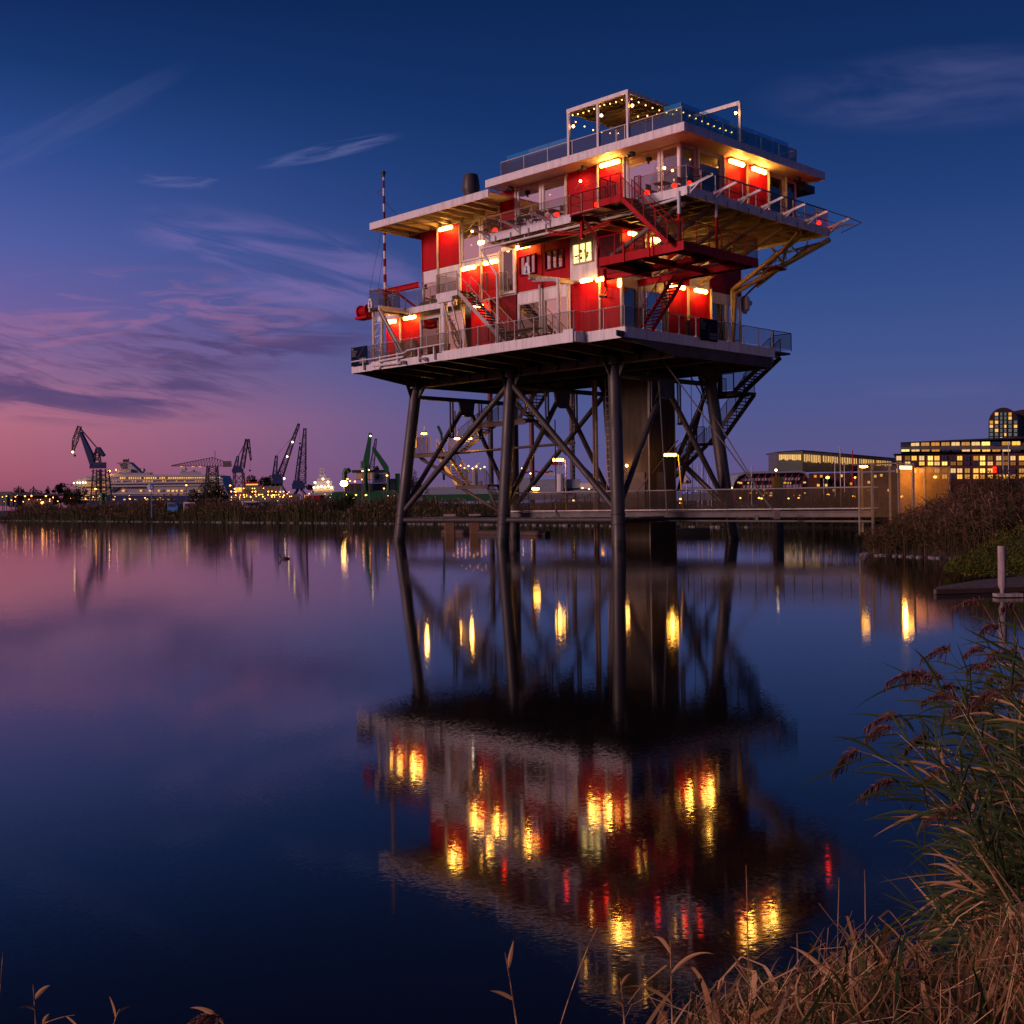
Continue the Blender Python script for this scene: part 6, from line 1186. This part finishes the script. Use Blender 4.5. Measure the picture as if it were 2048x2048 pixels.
# ---- vans, sign, lamps on the far bank road
def van(px, Y, ln, mt_, lb, lit=True):
    g_ = ground_at(px, Y, 1.35); T = Thing('parked_van', lb, 'van', g_, 'W', 'vehicles on the far bank road'); x, y, z = g_; z += .2
    m = MB(); m.prism([(x-ln/2, y, z+.3), (x+ln/2, y, z+.3), (x+ln/2, y, z+1.1), (x+ln/2-.5, y, z+1.9), (x-ln/2, y, z+2.0)], (0, 1.8, 0)); T.part('body', m, mt_)
    m = MB(); m.box(x-ln*.42, x+ln*.30, y-.02, y-.01, z+1.15, z+1.75); T.part('window', m, glassd)
    for s_ in (-1, 1): m = MB(); m.tube((x+s_*ln*.32, y-.05, z+.3), (x+s_*ln*.32, y+.2, z+.3), .32, 12); T.part('wheel', m, black)
for a in ((345, 215, 1.7*1.0*1.1, cyan, 'pale blue van on the far bank just right of the blue sign'), (381, 214, 2.6, white, 'white van with dark windows on the far bank left of the round bush'), (507, 205, 4.2, white, 'white camper parked on the far bank under the lit ferry'), (535, 203, 2.0, cyan, 'small light blue van right of the white camper')): van(*a)
for i, (x, lb) in enumerate(((240, 'leftmost dark car with red tail lights behind the far bank reeds'), (262, 'second dark car from the left behind the far bank reeds'), (282, 'third dark car from the left behind the far bank reeds'))):
    g_ = ground_at(x, 250, 1.5); T = Thing('parked_car', lb, 'car', g_, 'W', 'dark parked cars behind the far bank reeds'); X_, Y_, Z_ = g_
    m = MB(); m.prism([(X_-1.9, Y_, Z_+.3), (X_+1.9, Y_, Z_+.3), (X_+1.9, Y_, Z_+.85), (X_+1.1, Y_, Z_+.95), (X_+.6, Y_, Z_+1.45), (X_-1.0, Y_, Z_+1.45), (X_-1.9, Y_, Z_+.95)], (0, 1.7, 0)); T.part('body', m, dred); T.part('wheel', MB().tube((X_-1.2, Y_-.05, Z_+.3), (X_-1.2, Y_+.2, Z_+.3), .3, 10), black); T.part('wheel', MB().tube((X_+1.2, Y_-.05, Z_+.3), (X_+1.2, Y_+.2, Z_+.3), .3, 10), black); T.part('tail_light', MB().box(X_-1.93, X_-1.6, Y_-.05, Y_, Z_+.7, Z_+.95), REDL)
p = at(303, 1006, 212); T = Thing('mooring_sign', 'white and blue waterside sign on a blue post on the far bank', 'sign', (p[0], 212, 1.2)); T.part('post', MB().beam((p[0], 212, .8), (p[0], 212, zat(968, 303, 212)), .16), cyan)
m = MB(); m.prism([at(*q_, 211.8) for q_ in ((293.5, 974), (297, 968), (301, 968), (301, 980), (297, 980))], (0, .08, 0)); T.part('arrow_board', m, white); m = MB(); pxbox(m, 300.5, 307, 968, 979.5, 211.7, .08); T.part('blue_board', m, mat('sign_blue', (.01, .12, .6), .5, var=0)); m = MB(); m.prism([at(*q_, 211.6) for q_ in ((302, 977), (305.5, 977), (303.8, 970))], (0, .05, 0)); pxbox(m, 301.5, 306, 980, 985, 211.7, .08); T.part('white_triangle', m, white)
LG = 'street lamps along the far bank road'
for x, y, Y, r, lb in ((191, 978, 330, .30, 'orange street lamp in front of the big blue slewing crane'), (106, 995, 330, .22, 'orange street lamp below the dark tree at the shed end'), (85, 1005.5, 288, .42, 'brightest orange lamp low on the far bank at the left'), (50, 992.5, 400, .26, 'left one of a close pair of lamps on the shed wall'), (63, 992.5, 400, .26, 'right one of a close pair of lamps on the shed wall'), (92, 992, 400, .30, 'lamp on the shed wall right of the close pair'), (31, 993.5, 400, .2, 'small lamp on the shed wall left of the close pair'), (5, 994, 400, .16, 'faint lamp at the extreme left edge of the shed'), (372.5, 970.5, 330, .26, 'orange street lamp before the right part of the cruise ship'), (320, 1003, 300, .2, 'tiny low lamp right of the blue sign'), (460.5, 971, 330, .25, 'orange street lamp under the end of the hammerhead boom'), (546, 990, 330, .22, 'lamp at the foot of the leaning lattice crane'), (579, 993, 330, .2, 'lamp between the two tall lattice cranes'), (774, 951, 330, .3, 'lamp beside the right end of the white deckhouse'), (725, 942, 330, .26, 'lamp left of the thick green crane column'), (738, 940, 330, .22, 'lamp right of the thick green crane column'), (695, 958, 330, .26, 'white lamp above the star bright lamp'), (710, 963, 330, .24, 'white lamp right of the star bright lamp'), (700, 962, 330, .2, 'small lamp between the two white lamps'), (724, 959, 330, .2, 'small lamp under the thick green crane'), (712, 990, 330, .26, 'pale lamp in the green hull, left of the pair'), (732, 990, 330, .28, 'pale lamp in the green hull, right of the pair'), (768, 977, 330, .22, 'orange lamp before the right part of the green hull')):
    lampfar(x, y, Y, lb, r, grp=LG)
rn = random.Random(91)
for k in range(60):
    x = rn.choice((rn.uniform(600, 800), rn.uniform(0, 120), rn.uniform(440, 600), rn.uniform(120, 330))); lampfar(x, rn.uniform(978, 1003) if x > 440 else rn.uniform(990, 1004), 320, 'tiny orange lamp among many scattered along the far quay', rn.uniform(.08, .17), grp='tiny lamps scattered along the far quay')
p = at(688, 967, 240); T = Thing('floodlight', 'dazzling yellow floodlight on the far bank left of the green crane', 'lamp', (p[0], 240, 1.3)); T.part('post', MB().tube((p[0], 240, 1), (p[0], 240, p[2]), .07, 6), greyc); T.part('glowing_head', MB().ball(p, .75, 10, .8), emat('flood_glow', (1, .50, .12), 60), smooth=True)
# ---- right side: pavilion with red ribs
Y7 = 250; T = Thing('curved_pavilion', 'low waterfront pavilion with curved roof, red ribs and lit windows right of the platform', 'building', ground_at(1540, Y7)); m = MB()
def arc(x0, x1, ytop, ybot, n=8):
    P_ = [(x0, ybot)]
    for k in range(n+1): t = k/n*math.pi/2; P_.append((x0+18*(1-math.cos(t)), ybot-(ybot-ytop)*math.sin(t)))
    return P_
edge = arc(1463, 1480, 944, 1002)+[(1600, 941), (1608, 945)]; edge2 = [(1616, 960), (1618, 1000)]
m.prism([at(x, y, Y7) for x, y in [(1484, 949), (1478, 955), (1470, 975), (1466, 1003), (1618, 1003), (1615, 955), (1606, 947)]], (0, 14, 0)); T.part('wall', m, mat('pavilion_dark', (.03, .025, .03), .5))
m = MB(); R_ = [(1465, 975), (1470, 960), (1478, 949), (1490, 943.5), (1600, 941), (1610, 943), (1618, 952)]
for (a, b), (c_, d_) in zip(R_, R_[1:]): m.prism([at(a, b, Y7-1.5), at(c_, d_, Y7-1.5), at(c_, d_+4, Y7-1.5), at(a, b+4, Y7-1.5)], (0, 17, 0))
T.part('roof', m, bluegrey); 
for i in range(11):
    x = 1476+i*13.2; m = MB(); m.path([A_(x-6, 1002, Y7-1), A_(x-3, 965, Y7-1), A_(x+4, 948, Y7-1)], .16, 6); T.part('rib', m, dred)
m = MB(); pxbox(m, 1483, 1600, 955, 962, Y7-.6, .3); pxbox(m, 1485, 1602, 969, 976, Y7-.6, .3); T.part('white_band', m, white)
rn = random.Random(12)
for i in range(26): x = 1472+rn.random()*142; y = rn.choice((965, 966, 979, 986, 991)); w_ = rn.uniform(2, 7); m = MB(); pxbox(m, x, x+w_, y-1.6, y+1.4, Y7-.8, .2); T.part('lit_window', m, rn.choice((WINL, WINY, WINW)))
# ---- glass gallery on stilts
Y8 = 350; T = Thing('glass_gallery', 'long two storey glass gallery raised over a brick base with a row of lit curtains', 'building', ground_at(1670, Y8)); g1, g2, g3 = (1554, 0), (1605, 0), (1792, 0)
def fac(x, t, b): return (x, t), (x, b)
m = MB(); m.prism([at(1554, 905, Y8+10), at(1605, 902, Y8), at(1605, 942, Y8), at(1554, 941, Y8+10)], (0, 12, 0)); T.part('glass_end', m, mat('green_glass', (.045, .075, .075), .3, var=.15))
m = MB(); m.prism([at(1605, 902, Y8), at(1792, 917, Y8+90), at(1792, 940, Y8+90), at(1605, 942, Y8)], (0, 14, 0)); T.part('long_wall', m, mat('louvred_glass', (.07, .065, .06), .4, var=.3))
m = MB(); m.prism([at(1554, 903.5, Y8+10), at(1605, 900, Y8), at(1792, 916, Y8+90), at(1792, 918, Y8+90), at(1605, 902.5, Y8), at(1554, 905.5, Y8+10)], (0, 16, 0)); T.part('roof', m, steel)
m = MB(); pxbox(m, 1618, 1800, 944, 1000, Y8+60, 10); pxbox(m, 1560, 1640, 950, 1000, Y8+50, 10); T.part('brick_base', m, brick)
rn = random.Random(6); 
for i in range(64):
    t = i/64; x = 1558+i*3.7 if i < 12 else 1608+(i-12)/52*180; dep = (1/(1/(Y8+10)+(x-1554)/51*(1/Y8-1/(Y8+10)))-1.2) if i < 12 else 1/(1/Y8+(x-1605)/187*(1/(Y8+90)-1/Y8))-1.2; sc = 1-.35*max(0, (x-1605)/187)
    if i >= 12 and (int((x-1608)/36) != int((x-1608+4)/36)): continue
    y0 = 908+(x-1605)*.083 if x > 1605 else 909; h = (15 if i >= 12 else 11)*sc*rn.uniform(.8, 1.1); w_ = 1.7*sc*rn.uniform(.8, 1.2) if i >= 12 else 3.0
    q = MB(); pxbox(q, x, x+w_, y0, y0+h, dep-.6, .2); T.part('lit_curtain', q, rn.choice((WINW, WINL, WINW)))
q = MB(); pxbox(q, 1566, 1573, 929, 940, Y8+8, .3); T.part('lit_window', q, WINY)
for x, y in ((1628, 950), (1640, 950), (1650, 968), (1634, 968), (1700, 965), (1735, 962), (1748, 950), (1760, 948), (1680, 949), (1775, 978), (1735, 978), (1665, 978)): q = MB(); pxbox(q, x, x+5, y, y+5, Y8+48, .3); T.part('lit_window', q, rn.choice((WINL, WINY)))
# ---- office block
Y9 = 400; T = Thing('office_block', 'wide brick office block with grey upper storeys and nearly every window lit', 'building', ground_at(1920, Y9)); m = MB()
pxbox(m, 1791, 2120, 906, 1004, Y9, 30); T.part('brick_wall', m, brick); m = MB(); pxbox(m, 1801, 2120, 884, 903, Y9+2, 26); T.part('upper_wall', m, greyc); m = MB(); m.prism([at(1801, 884.5, Y9+1), at(2120, 870, Y9+1), at(2120, 873.5, Y9+1), at(1801, 887, Y9+1)], (10, 28, 0)); pxbox(m, 1787, 2022, 904.5, 907.5, Y9-1, 30); T.part('roof', m, steel)
rn = random.Random(33)
def win(x0, x1, y0, y1, dep, dark=.12):
    q = MB(); pxbox(q, x0, x1, y0, y1, dep, .25); u = rn.random(); o = T.part('window', q, glassd if u < dark else rn.choice(WV))
    f = MB(); pxbox(f, (x0+x1)/2-.25, (x0+x1)/2+.25, y0, y1, dep-.15, .1); pxbox(f, x0, x1, (y0+y1)/2-.15, (y0+y1)/2+.15, dep-.13, .1); T.part('mullion', f, brick2, o)
for i in range(12): x = 1802+i*20.2; win(x, x+16, 883.5+1-i*.25+1, 892-i*.15, Y9+1.5, .15 if i else 1); 
for i in range(12): x = 1802+i*20.2; win(x+1, x+16.5, 899, 903, Y9+1.5, .25)
for r_i, y in enumerate((912, 923.5, 937, 949)):
    n_ = 17
    for i in range(n_):
        x = 1793+i*15.2+(2 if i % 3 == 1 else 0)
        if r_i >= 2 and x < 1850 and r_i == 3: continue
        win(x, x+(9.6 if r_i != 1 else 10), y, y+(8.6 if r_i != 1 else 7), Y9-.4, .12 if r_i < 2 else .3)
for x, h in ((2006, 904), (2017, 885)): T2 = Thing('flag_pole', 'slim white pole before the office block, the '+('shorter' if x == 2006 else 'taller')+' of two', 'pole', ground_at(x, 380)); T2.part('pole', MB().tube(A_(x, 1000, 380), A_(x, h, 380), .12, 6), offw)
m = MB(); pxbox(m, 1986, 1992, 934, 945, Y9-1, .2); T.part('red_sign', m, REDL)
# ---- arched tower
Ya = 520; T = Thing('arched_tower', 'dark brick tower with a round arched top and small lit windows', 'building', ground_at(2010, Ya)); m = MB(); P_ = [(1977, 876), (2037, 876)]
for k in range(13): t = math.pi*k/12; P_.append((2007+30*math.cos(t), 846-31*math.sin(t)))
P_ = [(1977, 1000), (2037, 1000)]+P_[2:]; m.prism([at(x, y, Ya) for x, y in P_], (16, 30, 0)); T.part('wall', m, brick2)
m = MB(); P2 = [(2037+9*0, 1000)]; 
m.prism([at(x, y, Ya+31) for x, y in [(2020, 1000), (2075, 1000)]+[(2047+30*math.cos(math.pi*k/12), 850-31*math.sin(math.pi*k/12)) for k in range(13)]], (0, 6, 0)); T.part('rear_gable', m, brick2)
for r_i in range(9):
    y = 825+r_i*8.2
    for i, x in enumerate((1979.5, 1990, 2000.5, 2008.5, 2017, 2028)):
        if (i in (0, 5) and r_i < 2) or (r_i == 0 and i in (0, 5)): continue
        q = MB(); w_ = 6.2 if i in (1, 4, 5, 0) else 4; pxbox(q, x, x+w_, y, y+6, Ya-.5, .3); u = rn.random(); T.part('window', q, WIND if u < .62 else (WINL if u < .88 else WINY))
# ---- sailing boats: masts
def boat(px, Y, top, lb, grp='moored sailing boats'):
    T = Thing('sailing_boat', lb, 'boat', ground_at(px, Y, 0), 'W', grp); x = at(px, 1000, Y)[0]; m = MB()
    m.prism([(x-4, Y, .7), (x+3.2, Y, .6), (x+4.6, Y, 1.1), (x+3, Y, 0), (x-3.8, Y, 0)], (0, 2.4, 0)); T.part('hull', m, white); m = MB(); m.prism([(x-2, Y+.5, .7), (x+1.6, Y+.5, .7), (x+1, Y+.5, 1.5), (x-2, Y+.5, 1.4)], (0, 1.4, 0)); T.part('cabin', m, bluegrey)
    z = zat(top, px, Y); m = MB(); m.tube((x+.3, Y+1.2, .6), (x+.3, Y+1.2, z), .09*Y/180, 6, .06*Y/180); T.part('mast', m, offw); m = MB(); m.tube((x+.3, Y+1.2, 2.0), (x-3.2, Y+1.2, 1.9), .08, 6); m.beam((x+.3, Y+1.2, z), (x+4.4, Y+1.2, 1.0), .03); m.beam((x+.3, Y+1.2, z), (x-3.9, Y+1.2, .8), .03); T.part('rigging', m, greyc)
for a in ((1682, 190, 892, 'sailing boat with the tallest white mast before the glass gallery'), (1671, 200, 916, 'sailing boat with a shorter mast left of the tallest one'), (1690, 205, 925, 'sailing boat whose thin mast stands close right of the tallest one'), (1403, 215, 930, 'sailing boat mast just right of the red bordered sign'), (1415, 220, 926, 'second sailing boat mast right of the red bordered sign'), (1395, 225, 927, 'sailing boat mast rising behind the red bordered sign'), (1422, 218, 934, 'third sailing boat mast right of the red bordered sign'), (1503, 230, 930, 'sailing boat mast seen above the curved pavilion roof'), (1648, 210, 957, 'sailing boat with a low mast left of the tall pair')): boat(*a)
T = Thing('red_flag_pole', 'red pole with a small flag right of the tallest mast', 'pole', ground_at(1705, 240)); T.part('pole', MB().tube(A_(1705, 1000, 240), A_(1705, 900, 240), .1, 6), red); m = MB(); pxbox(m, 1701, 1705, 941, 950, 240, .05); T.part('flag', m, cyan)
MG = 'marina and quay lamps on the right'
for x, y, r, mt_, lb in ((1655, 955, .34, FAR, 'bright orange quay lamp left of the tall masts, upper'), (1656, 990, .26, FAR, 'orange quay lamp below the bright one left of the masts'), (1707, 993, .30, FAR, 'orange quay lamp right of the tall masts'), (1710, 955, .18, FAR, 'small high lamp right of the red pole'), (1577, 997, .16, FAR, 'small low lamp right of the mooring pile, left of two'), (1597, 996, .16, FAR, 'small low lamp right of the mooring pile, right of two'), (1518, 996, .2, FAR, 'low lamp in front of the pavilion, left of three'), (1523, 997, .2, FAR, 'low lamp in front of the pavilion, middle of three'), (1480, 996, .2, FAR, 'low lamp near the left end of the pavilion'), (1361, 998, .24, FAR, 'orange lamp under the red bordered sign, upper of two'), (1361, 1006, .2, FAR, 'orange lamp under the red bordered sign, lower of two'), (1387, 976, .2, FAR, 'small lamp on the rail line right of the red bordered sign'), (1419, 976, .24, FAR, 'small lamp left of the far right leg'), (1462, 976, .28, FAR, 'small lamp right of the far right leg'), (1405, 994, .28, FARW, 'white lamp among the boats beside the far right leg'), (1804, 993, .3, FAR, 'orange lamp behind the gate screen'), (1550, 985, .16, FARW, 'small white lamp beside the mooring pile'), (1870, 954, .35, FAR, 'orange lamp in the reeds before the office block'), (1204, 976, .2, FAR, 'small lamp on the footbridge rail line left of the near corner leg'), (1147, 1001, .2, FARW, 'small lamp glinting through the footbridge mesh')):
    lampfar(x, y, 205 if x > 1300 else 140, lb, r, mt_, MG)
T = Thing('blue_light_row', 'row of small blue lights behind the footbridge rail near the red bordered sign', 'lights', ground_at(1378, 200)); 
for x, y in ((1367, 986), (1373, 983), (1379, 986), (1391, 982), (1396, 981)): m = MB(); pxbox(m, x-1.6, x+1.6, y-.6, y+.6, 200, .2); T.part('light', m, BLUEL)
p = at(1374, 985, 120); T = Thing('warning_sign', 'white waterside sign with red border and black triangle mark right of the brown shaft', 'sign', (p[0], 120, 1.2)); m = MB(); m.prism([at(*q_, 120) for q_ in ((1366, 948), (1371, 948), (1383, 962), (1382, 967), (1366, 967))], (0, .06, 0)); T.part('red_border', m, red); m = MB(); m.prism([at(*q_, 119.9) for q_ in ((1368, 950), (1371, 950), (1380, 962), (1380, 965), (1368, 965))], (0, .05, 0)); T.part('board', m, white); m = MB(); m.prism([at(*q_, 119.8) for q_ in ((1371, 964.5), (1377, 964.5), (1374, 959.5))], (0, .05, 0)); T.part('mark', m, black); T.part('post', MB().tube((p[0], 120.1, 1), (p[0], 120.1, zat(967, 1374, 120)), .05, 6), offw)
T = Thing('motor_bus_boat', 'pale motor boats hull with cabin behind the footbridge left of the pavilion', 'boat', ground_at(1400, 190, 0)); m = MB(); pxbox(m, 1365, 1420, 973, 979, 190, 4); pxbox(m, 1363, 1430, 986, 1001, 188, 4); T.part('hull', m, bluegrey)
T = Thing('parked_bicycle', 'bicycle leaning in the reeds near the right edge', 'bicycle', (at(1985, 1000, 58)[0], 58, 1.3)); x, y, z = at(1978, 1001, 58)
for dx in (0, 1.0): m = MB(); m.path([(x+dx+.33*math.cos(t*.524), y, z-.1+.33*math.sin(t*.524)) for t in range(13)], .015, 5); T.part('wheel', m, black)
T.part('frame', MB().path([(x, y, z-.1), (x+.35, y, z+.4), (x+.85, y, z+.4), (x+1.0, y, z-.1), (x+.45, y, z-.1), (x+.35, y, z+.4)], .018, 5), galv); T.part('handlebar', MB().path([(x+.85, y, z+.4), (x+.88, y, z+.6), (x+.7, y-.2, z+.62)], .016, 5), galv)
p = at(570, 1117, 42); T = Thing('floating_bird', 'small dark water bird swimming on the lake at the left', 'bird', (jp(570, 1118, 0)[0], jp(570, 1118, 0)[1], 0)); x, y, z = jp(570, 1118, 0)
bm_ = MB(); bm_.lathe((x, y, .0), [(.02, -.05), (.14, 0), (.12, .07), (.04, .11)], 10); bm_.v = [((vx-x)*1.7+x, vy, vz) for vx, vy, vz in bm_.v]; bm_.tube((x-.18, y, .05), (x-.24, y, .2), .04, 8, .03); bm_.ball((x-.25, y, .22), .045, 8); bm_.tube((x-.28, y, .22), (x-.34, y, .21), .015, 6, .004); T.part('body', bm_, steel2, smooth=True)
# street lamp light on the foreground bank comes from the afterglow lamp only
